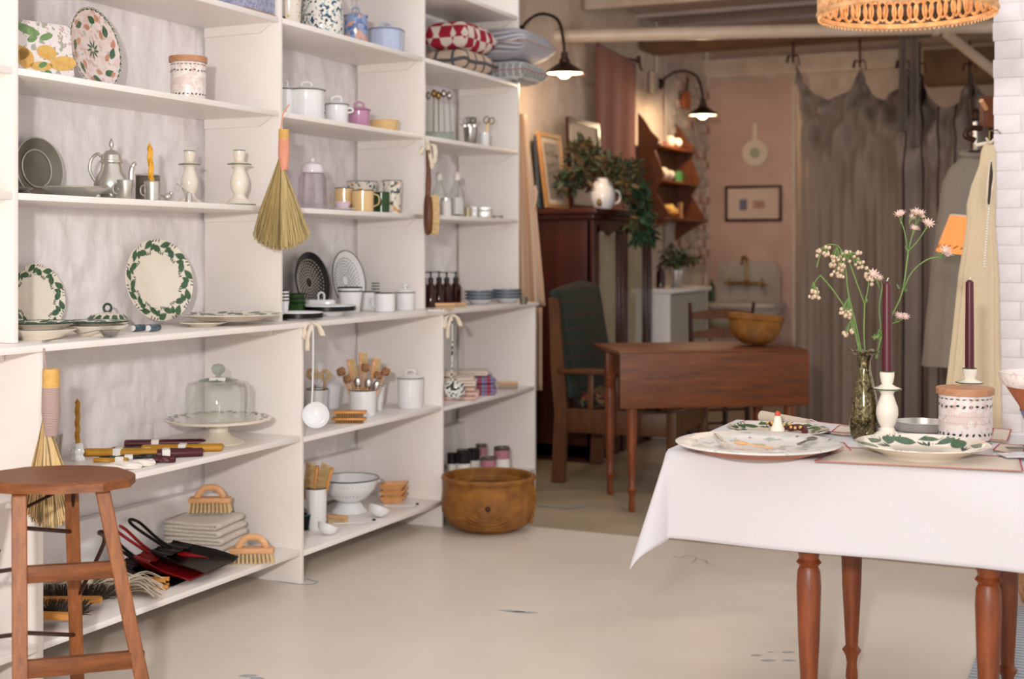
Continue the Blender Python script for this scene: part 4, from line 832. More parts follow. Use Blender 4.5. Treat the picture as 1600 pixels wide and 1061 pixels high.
# ---------------- middle boards of the lower shelving ----------------
zl1 = ZL + .006
l, k = Cn(84, 712, zl1); vessel('pewter_beaker', 'plain pewter beaker behind the hanging golden broom', 'cup', (l[0] - .10, l[1] + .10, zl1), [('body', LA(cup(15 * k, 36 * k, .8)), m_pewter)])
l, k = Cn(121, 719, zl1); t = thing('candle_holder', 'knobbly white porcelain holder beneath the ochre twisted candle', 'candle holder', l, TH)
ob('body', LA([(0, 0), (10.5 * k, 0), (11 * k, 3 * k), (8 * k, 8 * k), (10.5 * k, 13 * k), (8 * k, 19 * k), (9 * k, 23 * k), (6 * k, 27 * k), (0, 27 * k)], 24, fn=lambda r, z, a: (r * (1 + .08 * cos(8 * a)), z)), m_enamel, t)
l2 = thing('twisted_candle', 'ochre twisted candle in the knobbly white holder', 'candle', (l[0], l[1], zl1 + 27 * k), TH); ob('wax', twist_mb(4.2 * k, 70 * k, 3, 5), m_wax_y, l2)
# candles lying in bundles
def lying(name, label, x1, y1, x2, y2, r, mat, n=2, z=zl1, tw=False, dz=0, band=.5, group='bundled candles on the shelf'):
    r *= 1.15
    a = onh(x1, y1, z); c = onh(x2, y2, z); L_ = hypot(a[0] - c[0], a[1] - c[1]); an = atan2(c[1] - a[1], c[0] - a[0])
    t = thing(name, label, 'candle', (a[0], a[1], z + dz), an, group)
    for i in range(n):
        if tw: b = twist_mb(r, L_, 3, L_ * 22, False)
        else: b = MB(); b.lathe([(0, 0), (r, .001), (r, L_ - .004), (r * .9, L_), (0, L_)], 14)
        ob('candle', b, mat, t, loc=(0, (i - (n - 1) / 2) * r * 2.1, r * 1.02), rot=(0, pi / 2, 0))
    if band: b = MB(); b.box(.028, r * 2.15 * n, r * 2.3, (L_ * band, 0, r * 1.12), bev=r * .4); ob('paper_band', b, m_paper, t)
    return t
lying('candle_bundle', 'burgundy candles with white band, furthest back of the bundles', 195, 697, 322, 695, .009, m_wax_r, 2, band=.38)
lying('candle_bundle', 'long ochre candles with white band, second from the back', 222, 706, 348, 704, .010, m_wax_y, 2, band=.5)
lying('candle_bundle', 'black candles with white band lying on the ochre ones', 176, 706, 300, 707, .007, m_wax_k, 2, dz=.0, band=.45)
lying('candle_bundle', 'burgundy candle pair nearest the dome at the right', 245, 715, 317, 712, .011, m_wax_r, 2, band=.2)
lying('candle_bundle', 'ochre candles with white band at the left of the bundles', 132, 712, 257, 711, .010, m_wax_y, 2, band=.42)
lying('candle_bundle', 'thin black twisted candles with a white band', 155, 719, 246, 715, .0055, m_wax_k, 2, tw=True, band=.5)
lying('candle_bundle', 'ochre twisted candle near the front', 146, 723, 200, 722, .007, m_wax_y, 1, tw=True, band=.75)
lying('candle_bundle', 'short burgundy twisted pair near the front', 240, 723, 274, 722, .009, m_wax_r, 2, tw=True, band=0)
lying('candle_bundle', 'white twisted candle pair right behind the front one', 175, 733, 240, 727, .009, m_wax_w, 2, tw=True, band=0)
lying('candle_bundle', 'white twisted candle pair nearest the shelf edge', 155, 738, 219, 732, .009, m_wax_w, 2, tw=True, band=0)
# cake stand with dome
l, k = U(341, 2.98, zl1)
t = thing('cake_stand', 'cream pedestal cake stand with a green painted rim', 'cake stand', l, TH)
zt = 31 * k; Rc = 83 * k
ob('pedestal', LA([(0, 0), (41 * k, 0), (42 * k, 2 * k), (22 * k, 10 * k), (15 * k, 18 * k), (15 * k, 26 * k), (24 * k, zt), (0, zt)], 40), m_creamware, t)
ob('platform', LA([(0, zt - .001), (Rc * .6, zt), (Rc * .98, zt + 5 * k), (Rc, zt + 8 * k), (Rc * .97, zt + 9 * k), (Rc * .8, zt + 7 * k), (0, zt + 6 * k)], 56), m_creamware, t)
b = MB(); zf = lambda r: zt + 9.2 * k if r > Rc * .9 else zt + 7.6 * k + (r - Rc * .8) * .5
for i in range(40): dec(b, lambda r: zt + 7.5 * k + max(0, r - Rc * .8) * .16 + .0005, Rc * (.88 + .03 * (-1) ** i), 2 * pi * i / 40, .028, .006, pi / 2 + .5 * (-1) ** i, 4)
ob('painted_leaves', b, m_leafg, t, kind='stuff')
zd = zl1 + zt + 7.4 * k; Rd = 50 * k; hd = 54 * k
t = thing('glass_dome', 'clear glass cake dome with ball knob and white price tag', 'dome', (l[0], l[1], zd), TH)
ob('shell', LA([(Rd, 0), (Rd * 1.0, hd * .9), (Rd * .93, hd * 1.03), (Rd * .4, hd * 1.16), (0, hd * 1.2), (0, hd * 1.17), (Rd * .39, hd * 1.13), (Rd * .91, hd * 1.0), (Rd * .975, hd * .88), (Rd * .975, 0), (Rd, 0)], 48), m_glass, t)
ob('knob', LA([(5 * k, hd * 1.19), (4 * k, hd * 1.25), (10 * k, hd * 1.35), (11 * k, hd * 1.45), (8 * k, hd * 1.55), (0, hd * 1.59)], 20), m_glassgreen, t)
ob('shoulder', LA([(Rd * .2, hd * 1.18), (Rd * .62, hd * 1.10), (Rd * .62, hd * 1.105), (Rd * .2, hd * 1.185)], 40), m_glassgreen, t)
tg = ob('price_tag', MB().box(25 * k, .001, 13 * k, (0, 0, 0)), m_paper, t, loc=(3 * k, -Rd * .45, hd * 1.13), rot=(-.9, 0, 0)); ob('ink_mark', MB().box(.004, .0004, .006, (0, -.0008, .002)), m_tagink, tg)
# middle bay, middle board
zl2 = ZL
def branchpot(x, y, wd, h, lab, items, seed, z=zl2, blabel=None):
    l, k = Cn(x, y, z); l = (l[0], l[1], z); t = vessel('utensil_pot', lab, 'pot', l, [('body', LA(cup(wd * k / 2, h * k, .93)), m_enamel), ('rim', ring(wd * k / 2, h * k, .0024), m_navy)]); q = random.Random(seed); r = wd * k / 2
    for i, (kind, dx, dd, ln, lean, lb) in enumerate(items):
        g = thing('dish_brush' if kind != 'spoon' else 'wooden_spoon' , lb, 'brush' if kind != 'spoon' else 'spoon', (l[0] + dx * k * CT - dd * ST, l[1] + dx * k * ST + dd * CT, z + h * k * .5), rot=(0, lean, TH), group='brushes in the white pots')
        L_ = ln * k
        ob('handle', MB().tube([(0, 0, 0), (0, 0, L_ * .8)], [.006, .0045], 8), m_beech, g)
        if kind == 'round':
            ob('head', LA([(0, -.008), (.018, -.008), (.02, 0), (.016, .01), (0, .012)], 18), m_beech, g, loc=(0, -.006, L_), rot=(1.2, 0, 0)); b = MB(); strands(b, 60, lambda u: [(.016 * cos(u * 97) * (u ** .5), -.012, L_ + .016 * sin(u * 97) * (u ** .5)), (.022 * cos(u * 97) * (u ** .5), -.034, L_ + .022 * sin(u * 97) * u ** .5)], .0016); ob('bristles', b, m_bristlebr, g, kind='stuff')
        elif kind == 'long':
            ob('head', MB().box(.016, .012, L_ * .5, (0, 0, L_ * .9), bev=.004), m_beech, g); b = MB(); strands(b, 90, lambda u: [(.004, (q.random() - .5) * .012, L_ * (.66 + u * .48)), (.028, (q.random() - .5) * .016, L_ * (.66 + u * .48))], .0016); ob('bristles', b, m_bristle, g, kind='stuff')
        elif kind == 'spoon': ob('bowl', MB().ball(.016, (0, 0, 0), 14, 8), m_steel if 'steel' in lb else m_beech, g, loc=(0, 0, L_ * .9)).scale = (1, .35, 1.4)
        elif kind == 'coil':
            b = MB(); b.tube([((.016 + .004 * (j % 2)) * cos(j * .7), -.01 + j * .0008, L_ + .02 * sin(j * .7)) for j in range(20)], .008, 7); ob('bristles', b, m_bristle, g)
    return t
branchpot(496, 640, 34, 37, 'white pot of coiled fibre brushes behind the hanging ladle', [('coil', -6, 0, 42, -.05, 'coiled fibre brush at the left of the left pot'), ('coil', 7, .01, 40, .12, 'coiled fibre brush at the right of the left pot')], 1)
l, k = Cn(545, 641, zl2); vessel('enamel_basin', 'white enamel container behind the pot of brushes, left', 'pot', (l[0] - .12, l[1] + .02, zl2), [('body', LA(cup(.058, .105, .85)), m_enamel), ('rim', ring(.058, .105, .003), m_enamel)])
l, k = Cn(598, 641, zl2); t = thing('enamel_basin', 'white rectangular enamel container behind the pot of brushes, right', 'pot', (l[0] - .05, l[1] + .0, zl2), TH)
b = MB(); b.lathe([(0, 0), (.075, 0), (.092, .1), (.102, .1), (.102, .104), (.09, .104), (.073, .005), (0, .005)], 4); o = ob('body', b, m_enamel, t, rot=(0, 0, pi / 4), ang=30); o.scale = (.75, .75, 1); m = o.modifiers.new('bevel', 'BEVEL'); m.width = .008; m.segments = 3
branchpot(567, 650, 42, 41, 'white pot crammed with wooden kitchen brushes', [
    ('round', -16, .012, 52, -.35, 'round wooden brush leaning furthest left in the big pot'), ('long', -9, .02, 60, -.22, 'long dish brush at the left of the big pot'), ('round', -12, -.01, 40, -.28, 'short round brush low at the left of the big pot'), ('spoon', -4, -.012, 36, -.12, 'steel spoon low at the left of the big pot'),
    ('long', -2, .015, 68, -.03, 'tallest dish brush at the centre of the big pot'), ('round', 2, .0, 56, .05, 'round brush near the centre of the big pot'), ('spoon', 5, -.014, 34, .12, 'steel spoon low at the middle of the big pot'), ('long', 7, .01, 62, .16, 'long dish brush right of centre in the big pot'),
    ('round', 11, -.004, 46, .3, 'round brush at the right of the big pot'), ('round', 14, .01, 54, .42, 'round wooden brush leaning furthest right in the big pot'), ('spoon', 12, -.014, 32, .32, 'steel spoon low at the right of the big pot')], 2)
l, k = Cn(641, 637, zl2); pot((l[0], l[1], zl2), 20 * k, 46 * k, m_enamel, 'tall white lidded canister with dark rim at the right of the brushes', handles=False, name='lidded_canister')
for i in range(2):
    l, k = Cn(546, 661, zl2); t = thing('nail_brush', 'honey wood nail brush, %s of the pair before the pot' % ('lower', 'upper')[i], 'brush', (l[0], l[1], zl2 + i * .027), TH + .05 * i, 'nail brushes')
    ob('block', MB().box(54 * k - i * .004, .045, .012, (i * .004 - .002, 0, .018), bev=.005), m_olive, t); b = MB()
    for j in range(12):
        for j2 in range(4): b.tube([(-.052 + j * .0095, -.016 + j2 * .0107, .013), (-.052 + j * .0095, -.016 + j2 * .0107, 0)], .0036, 5)
    ob('bristles', b, m_bristlebr, t, kind='stuff')
# right bay, middle board: towels
zl3 = ZL - .006
l, k = Cn(722, 622, zl3); folded('folded_towel', 'thick pink folded towels in the left pile by the hanging ladle', (l[0] - .03, l[1] - .02, zl3), .22, .2, 3, .020, m_pinktow, TH, seed=1); folded('folded_towel', 'cream folded towel lying on the pink pile', (l[0] - .03, l[1] - .02, zl3 + .064), .2, .18, 3, .014, m_creamtow, TH, seed=2); folded('folded_towel', 'thin pale towel topmost on the left pile', (l[0] - .08, l[1] - .04, zl3 + .108), .12, .14, 2, .013, m_creamtow, TH, seed=7)
l, k = Cn(757, 617, zl3); folded('folded_towel', 'red and blue striped towel, lower of the two striped', (l[0] - .06, l[1] + .05, zl3), .17, .2, 3, .018, m_striptow, TH, seed=3); folded('folded_towel', 'red and blue striped towel, upper of the two striped', (l[0] - .07, l[1] + .03, zl3 + .057), .17, .18, 2, .017, m_striptow, TH + .2, seed=4); folded('folded_towel', 'cream towel lying on the striped ones', (l[0] - .08, l[1] + .03, zl3 + .094), .15, .16, 2, .012, m_creamtow, TH, seed=5)
l, k = Cn(790, 608, zl3); scrub_brush((l[0], l[1] + .03, zl3), 30 * k, 'brown wooden brush at the right of the towels', arch=False, bm_=m_bristlebr)

# ---------------- bottom board ----------------
z1, z2, z3 = ZG + .008, ZG, ZG - .008
l, k = Cn(326, 869, z1)
for i in range(5): folded('folded_dishcloth', 'waffle dishcloth, %s of the pile of five' % ('lowest', 'second', 'third', 'fourth', 'topmost')[i], (l[0] - .045 + RN.uniform(-.004, .004), l[1] + .03, z1 + i * .0275), .24 - i * .004, .22, 2, .0135, m_towel, TH - .25 + RN.uniform(-.04, .04), group='pile of dishcloths', seed=i)
b = MB()
scrub_brush((l[0] - .04, l[1] + .06, z1 + 5 * .0275 + .012), 66 * k, 'wooden scrubbing brush with arched grip on top of the dishcloths', TH - .1 + .12)
l, k = Cn(394, 879, z1); scrub_brush(l, 68 * k, 'wooden scrubbing brush with arched grip standing on the board', TH + .05)
def dustpan(loc, rz, w_, d_, mat, label, rot=None):
    t = thing('dustpan', label, 'dustpan', loc, rot=(0, .09, rz), group='lacquered dustpans')
    # local x = away from the handle; tray opens toward +x
    def tray(u, v):
        x = -d_ / 2 + u * d_; wl_ = w_ * (.62 + .38 * min(1, u * 1.6)) / 2; s = (v - .5) * 2; e = max(0, abs(s) - .78) / .22
        z = .002 + max(e * .042 * (1 - u * .75), max(0, (.18 - u) / .18) * .036); return (x, s * wl_, z)
    ob('tray', MB().sheet(tray, 24, 24), mat, t, solid=.002)
    ob('back_hood', MB().sheet(lambda u, v: (-d_ / 2 + u * d_ * .3, (v - .5) * w_ * (.62 + .1 * u), .036 + .004 * sin(v * 20) - u * .006), 8, 16), mat, t, solid=.002)
    ob('loop_handle', MB().tube(bez([(-d_ * .36, .008, .035), (-d_ * .62, .012, .06), (-d_ * .95, .022, .10), (-d_ * 1.06, 0, .112), (-d_ * .95, -.022, .10), (-d_ * .62, -.012, .06), (-d_ * .36, -.008, .035)], 6), .0055, 8), mat, t); return t
l, k = Cn(300, 900, z1); dustpan((l[0] - .03, l[1] + .03, z1 + .038), TH - .30, .24, .24, m_blackl, 'black dustpan lying on top of the others', rot=.0)
dustpan((l[0] - .06, l[1] - .02, z1 + .024), TH - .32, .24, .24, m_red, 'red dustpan between the two black ones')
dustpan((l[0] - .09, l[1] - .07, z1 + .012), TH - .34, .24, .24, m_blackl, 'black dustpan underneath the red one')
l, k = Cn(240, 922, z1)
for i, (dx, dy, dz) in enumerate(((0, 0, 0), (-.004, .022, .0), (-.012, .008, .018), (-.005, .028, .02))): t = thing('wooden_peg', 'honey wood handle lying beside the mop heads, ' + ('front lower', 'back lower', 'front upper', 'back upper')[i], 'handle', (l[0] + dx + dy * -ST, l[1] + dy, z1 + dz), TH + .1 - .04 * i, 'loose wooden handles'); ob('shaft', MB().tube(bez([(-.045, 0, .009), (0, 0, .009), (.04, 0, .009), (.047, 0, .009)], 4), [.008] * 9 + [.009] * 3 + [.005], 10, flat=.9), m_olive, t)
def mop(loc, rz, label, s=1.0, seed=0):
    t = thing('mop_head', label, 'mop head', loc, rz, 'cotton mop heads'); q = random.Random(seed); b = MB()
    for i in range(70):
        a = q.uniform(-.5, .5); sd = 1 if i % 2 else -1; h0 = q.uniform(.01, .05); L_ = q.uniform(.1, .15) * s; w2 = q.uniform(-.05, .05)
        p = bez([(0, w2 * .3, h0), (sd * L_ * .5, w2 + a * .05, h0 + .012), (sd * L_, w2 + a * .12, max(.004, h0 - .02))], 3); b.tube(p, .0042, 5, flat=.35)
    ob('cotton_strips', b, m_cottonmop, t, kind='stuff'); ob('binding', MB().tube([(-.012, 0, .03), (.012, 0, .03)], .036, 14, flat=.8), m_cottonmop, t); return t
l, k = Cn(160, 935, z1); mop((l[0] - .1, l[1] + .06, z1), TH + .05, 'cotton mop head behind the stool leg', 1, 1)
l, k = Cn(205, 932, z1); mop((l[0] - .03, l[1] + .01, z1), TH + .25, 'cotton mop head next to the wooden handles', .85, 2)
def hairbrush(loc, rz, label, seed=0, L_=.2):
    t = thing('horsehair_brush', label, 'brush', loc, rz, 'dark horsehair brushes'); q = random.Random(seed)
    ob('block', MB().box(L_, .035, .022, (0, -.012, .042), bev=.01), m_olive, t); b = MB()
    def s(u): x = (q.random() - .5) * L_ * .95; a = q.uniform(-.5, 2.2); x2 = x * 1.25; return [(x, .0, .038), (x2, .02 + .03 * cos(a) , .04 + .02 * sin(a)), (x2 * 1.08, .03 + .05 * cos(a), max(.003, .04 + .04 * sin(a)))]
    strands(b, 420, s, .0013); ob('bristles', b, m_bristledk, t, kind='stuff'); return t
l, k = Cn(110, 962, z1); hairbrush((l[0] - .02, l[1] + .03, z1), TH + .03, 'dark horsehair brush with honey wood back, the rear one', 1, .19)
l, k = Cn(82, 983, z1); hairbrush((l[0] - .01, l[1] + .0, z1), TH - .1, 'dark horsehair brush with honey wood back, the front one', 2, .16)
l, k = Cn(-12, 1012, z1)
folded('folded_cloth', 'grey and red cloth pile at the lower left edge behind the stool', (l[0] - .03, l[1] - .14, z1), .16, .18, 4, .018, m_towel, TH, seed=9, cat='cloth'); folded('folded_cloth', 'small red cloth on the grey pile at the lower left edge', (l[0] - .03, l[1] - .14, z1 + .074), .13, .14, 1, .014, m_redthread, TH, seed=6, cat='cloth')
# bottom board, middle bay
l, k = Cn(492, 826, z2)
branchpot(494, 826, 33, 64, 'tall white pot holding a straw brush, on the bottom board', [], 1, z=z2)
for i, (dx, tl, lb) in enumerate(((-9, .12, 'straw bristled brush in the tall white pot, left half'), (3, .28, 'wooden backed straw brush in the tall white pot'))):
    g = thing('dish_brush', lb, 'brush', (l[0] + dx * k * CT, l[1] + dx * k * ST, z2 + .07), rot=(0, tl, TH)); ob('back', MB().box(.014, .02, .19, (.012, 0, .095), bev=.005), m_olive, g); b = MB(); q = random.Random(i); strands(b, 160, lambda u: [(.006, (q.random() - .5) * .02, .04 + u * .15), (-.035, (q.random() - .5) * .03, .05 + u * .15)], .0018); ob('bristles', b, m_bristle, g, kind='stuff')
l, k = Cn(478, 827, z2); vessel('dark_bowl', 'dark enamel bowl half hidden by the upright on the bottom board', 'bowl', (l[0], l[1] - .01, z2), [('body', LA(cup(12 * k, 24 * k, .6)), m_black), ('rim', ring(12 * k, 24 * k, .003), m_leafdk)])
l, k = Cn(549, 800, z2); t = thing('colander', 'white enamel colander with dark rim on a flared foot', 'colander', (l[0] - .01, l[1], z2), TH)
Rr = 46 * k; hf = 16 * k; hc = 53 * k
ob('foot', LA([(28 * k, 0), (29 * k, .002), (17 * k, hf), (15 * k, hf), (27 * k, .001)], 40), m_enamel, t)
ob('bowl', LA([(0, hf - .004), (14 * k, hf - .002), (30 * k, hf + 8 * k), (41 * k, hf + 22 * k), (Rr, hc), (Rr - .003, hc), (39 * k, hf + 22 * k), (28 * k, hf + 10 * k), (0, hf + 2 * k)], 48), m_enamel, t)
ob('rim', ring(Rr, hc, .0028, 48), m_navy, t)
for a in (pi * 1.2, pi * .2): ob('handle', MB().tube(bez([((Rr - 4 * k) * cos(a - .25), (Rr - 4 * k) * sin(a - .25), hc - 10 * k), ((Rr + 5 * k) * cos(a - .15), (Rr + 5 * k) * sin(a - .15), hc - 8 * k), ((Rr + 5 * k) * cos(a + .15), (Rr + 5 * k) * sin(a + .15), hc - 8 * k), ((Rr - 4 * k) * cos(a + .25), (Rr - 4 * k) * sin(a + .25), hc - 10 * k)], 4), .005, 8, flat=.6), m_enamel, t)
b = MB()
for ri in range(4):
    for i in range(40): a = 2 * pi * (i + .5 * (ri % 2)) / 40; r1 = (34 + ri * 2.8) * k; zz = hf + (13 + ri * 5.2) * k; b.add([((r1 + .0025) * cos(a) - sin(a) * .0018 * cos(j * pi / 3), (r1 + .0025) * sin(a) + cos(a) * .0018 * cos(j * pi / 3), zz + .0018 * sin(j * pi / 3)) for j in range(6)], [(0, 1, 2, 3, 4, 5)])
ob('hole_pattern', b, m_navyblue, t, kind='stuff')
l, k = Cn(610, 787, z2)
for i in range(3): t = thing('wooden_punnet', 'pale wooden tray, %s of the nested three' % ('bottom', 'middle', 'top')[i], 'tray', (l[0] - .01, l[1] + .05, z2 + i * .026), TH, 'nested wooden trays'); o = ob('body', LA([(0, 0), (.06, 0), (.082, .03), (.080, .0305), (.057, .003), (0, .003)], 4), m_beech, t, rot=(0, 0, pi / 4), ang=30); o.scale = (1, .8, 1); ob('rim_band', LA([(.0815, .024), (.0845, .024), (.0865, .032), (.083, .032)], 4), m_olive, t, rot=(0, 0, pi / 4), ang=30).scale = (1, .8, 1)
def layladle(x1, y1, x2, y2, rpx, label):
    a = onh(x1, y1, z2); c = onh(x2, y2, z2); k = a[2]; r = rpx * k; an = atan2(c[1] - a[1], c[0] - a[0]); L_ = hypot(a[0] - c[0], a[1] - c[1])
    t = thing('ladle', label, 'ladle', (a[0], a[1], z2), an, 'white ladles lying on the bottom board')
    ob('bowl', MB().lathe([(0, -r * .9), (r * .5, -r * .8), (r * .87, -r * .45), (r, 0), (r * .96, 0), (r * .82, -r * .42), (r * .45, -r * .74), (0, -r * .84)], 28), m_enamel, t, loc=(0, 0, r * .92), rot=(.1, .45, 0))
    ob('handle', MB().tube(bez([(r * .9, 0, r * .9), (L_ * .5, 0, r * .55), (L_ * .92, 0, .008), (L_, 0, .006)], 6), .0055, 8, flat=.5), m_enamel, t); ob('hook_end', MB().tube(bez([(L_, 0, .006), (L_ + .012, .004, .012), (L_ + .02, .0, .008)], 4), .004, 8), m_black, t)
layladle(593, 808, 650, 792, 17, 'white enamel ladle lying before the colander, the rear one'); layladle(513, 836, 582, 817, 17, 'white enamel ladle lying nearest the shelf edge')
l, k = Cn(527, 817, z2); scrub_brush((l[0], l[1], z2), 34 * k, 'small straw brush lying on its side before the tall pot', TH - .4, arch=False)
# bottom board, right bay: tins
for i, (x, y, h, wd, mt, lab) in enumerate(((707, 750, 42, 17, m_labeldk, 'black lidded tin at the left edge of the tins'), (722, 738, 36, 17, m_labelpink, 'pink labelled tin at the back left'), (740, 747, 46, 20, m_labeldk, 'black labelled tin, nearest of the black ones'), (724, 752, 46, 23, m_labeldk, 'large black lidded tin at the front'), (763, 752, 38, 25, m_labelpink, 'short wide tin with pink label at the front'), (752, 738, 44, 18, m_labelpink, 'pink labelled tin in the back row'), (784, 746, 48, 25, m_labelpink, 'tall pink labelled tin at the right end'))):
    l, k = Cn(x, y, z3); vessel('soap_tin', lab, 'tin', (l[0], l[1], z3), [('body', LA([(0, 0), (wd * k / 2, 0), (wd * k / 2, h * k * .9), (0, h * k * .9)], 24), mt), ('label', LA([(wd * k / 2 + .0008, h * k * .22), (wd * k / 2 + .0008, h * k * .62)], 24), m_paper), ('lid', LA([(wd * k * .48, h * k * .88), (wd * k * .5, h * k * .9), (wd * k * .5, h * k), (wd * k * .43, h * k), (wd * k * .43, h * k * .97), (0, h * k * .97)], 24), m_pewterdk if mt is m_labelpink else m_labeldk)], 'labelled tins')
# big basket on the floor
l, k = Cn(764, 838, 0); k *= 1; t = thing('cane_basket', 'large round woven cane basket standing on the floor at the end of the shelves', 'basket', (l[0] - .075, l[1] + .15, 0), TH)
k = ((l[1] + .15) * CT - (l[0] - .10) * ST) / F
Rb = 74 * k; hb = 80 * k
ob('body', LA([(0, 0), (45 * k, 0), (62 * k, 10 * k), (73 * k, 28 * k), (Rb, 44 * k), (72 * k, 62 * k), (70 * k, hb), (66 * k, hb), (67 * k, 60 * k), (68 * k, 40 * k), (58 * k, 14 * k), (0, 4 * k)], 64), m_basket, t)
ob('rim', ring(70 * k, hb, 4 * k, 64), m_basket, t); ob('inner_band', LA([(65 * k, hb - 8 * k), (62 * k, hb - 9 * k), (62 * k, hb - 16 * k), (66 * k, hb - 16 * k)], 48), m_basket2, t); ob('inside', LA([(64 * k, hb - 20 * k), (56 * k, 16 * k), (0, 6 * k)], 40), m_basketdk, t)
b = MB()
for j in range(5):
    zc = (30 - j * 4) * k; hw = (.16 + j * .09); rr_ = lambda z: (Rb - 1 * k if z > 35 * k else (62 + (z / k - 10) * .62) * k) + .004
    pts = [(rr_(zc + 8 * k * (abs(s) ** 2) * 1.0) * cos(-pi / 2 - .03 + s * hw), rr_(zc + 8 * k * s * s) * sin(-pi / 2 - .03 + s * hw), zc + 8 * k * s * s) for s in [i / 6 for i in range(-6, 7)]]
    b.tube(pts, .004, 6)
ob('wrapped_boss', b, m_basket2, t); ob('knot', MB().ball(.012, ((Rb + .002) * cos(-pi / 2), (Rb + .002) * sin(-pi / 2), 44 * k)), m_basketdk, t)
b = MB()
for j in range(7): a = -.62 + .0 * j; b.ball(.011, ((Rb - .0 * k) * cos(a + .0) * (1 if j else 1), 0, 0), 8, 6) if False else b.ball(.012, ((69 + (4 - abs(j - 3.5))) * k * cos(-.35 + j * .03), (69 + (4 - abs(j - 3.5))) * k * sin(-.35 + j * .03), (16 + j * 8) * k), 8, 6)
ob('lug', b, m_basket2, t)
# ---------------- back room ----------------
# hanging apron at the end of the shelves
Yq = 6.36; 
def spt(x, L): return spot(x, L)
t = thing('hanging_apron', 'pale linen apron hanging at the far end of the white shelves', 'apron', (XU + .05, Yq + .1, 1.75))
X0, Y0a, k0 = atZ(824, 7.25)
O = Vector(t.location)
def ap(u, v):
    xl = 800 + v * 6; xr = 822 + 30 * (v ** .9) ; x = xl + (xr - xl) * u; y = 178 + v * 300 if True else 0
    Z = 7.2 + .03 * sin(u * 14 + v * 1.5) * (.3 + v); a = atZ(x, Z); return (a[0] - O.x, a[1] - O.y, zr(y, Z / F) - O.z)
ob('cloth', MB().sheet(ap, 24, 30), m_peach, t, solid=.002)
def ap2(u, v):
    x = 826 + u * 21; y = 480 + v * 130; Z = 7.32 + .02 * sin(u * 9); a = atZ(x, Z); return (a[0] - O.x, a[1] - O.y, zr(y, Z / F) - O.z)
ob('lower_cloth', MB().sheet(ap2, 12, 10), m_peach, t, solid=.002)
ob('peg', MB().tube([Vector((-3.05, 6.30, 2.0)) - O, Vector((-3.05, 6.54, 2.0)) - O], .007, 8), m_iron, t)
ob('tie', MB().tube([Vector((*atZ(x, 7.15)[:2], zr(y, 7.15 / F))) - O for x, y in ((835, 290), (838, 300), (836, 318), (831, 330))], .008, 8), m_peach, t)
# wall lamps
def walllamp(x, y, xs, ys, label):
    X, Y, k = spot(x, 3.245); z = zr(y, k)
    t = thing('wall_lamp', label, 'lamp', (X, Y, z), 0, 'goose neck wall lamps')
    # arm rises, curves out and comes down over the shade; end point found on the lamp's own plane
    XS, YS_, kk = atZ(xs, k * F - .35); dx, dy = XS - X, YS_ - Y; dz = zr(ys, kk) - z; d = Vector((dx, dy, 0)); top = zr(y, k)
    up = .075
    ob('wall_plate', LA([(0, 0), (.045, 0), (.04, .015), (.015, .03), (0, .03)], 24), m_lampmet, t, rot=(0, pi / 2, 0))
    pts = [(0.02, 0, 0), (dx * .14, dy * .14, up * .55), (dx * .40, dy * .40, up), (dx * .66, dy * .66, up * .8), (dx * .88, dy * .88, up * .1), (dx * .98, dy * .98, (dz + .115) * .6), (dx, dy, dz + .115)]
    ob('arm', MB().tube(bez(pts, 7), .0095, 10), m_lampmet, t)
    s = ob('shade', LA([(.012, .12), (.02, .12), (.021, .085), (.03, .08), (.03, .062), (.045, .052), (.122, 0), (.124, -.006), (.118, -.004), (.04, .044), (.012, .05)], 40), m_lampmet, t, loc=(dx, dy, dz))
    ob('reflector', LA([(.117, -.003), (.04, .042), (0, .045)], 40), m_inner, s)
    ob('bulb', LA([(0, -.026), (.02, -.024), (.036, -.01), (.04, .008), (.03, .028), (.015, .042), (0, .042)], 20), m_bulb, s)
    light('POINT', 'lamp_bulb', (X + dx, Y + dy, z + dz - .05), 15, (1, .72, .45), shadow_soft_size=.035); return t
walllamp(811, 50, 882, 115, 'goose neck wall lamp nearer the white shelves, lit')
walllamp(1031, 131, 1098, 180, 'goose neck wall lamp further back beside the pink wall, lit')
X, Y, k = spot(1022, 3.24); tag(ob('junction_box', MB().box(.03, .12, .16, (0, 0, 0), bev=.005), m_cream, loc=(X, Y, zr(130, k))), 'pale junction box on the wall behind the far lamp', 'box'); 
X, Y, k = spot(1026, 3.255); tag(ob('conduit', MB().tube([(0, 0, 0), (0, 0, .45)], .012, 8), m_cream, loc=(X, Y, zr(118, k))), 'thin conduit running up the wall from the far lamp', 'pipe')
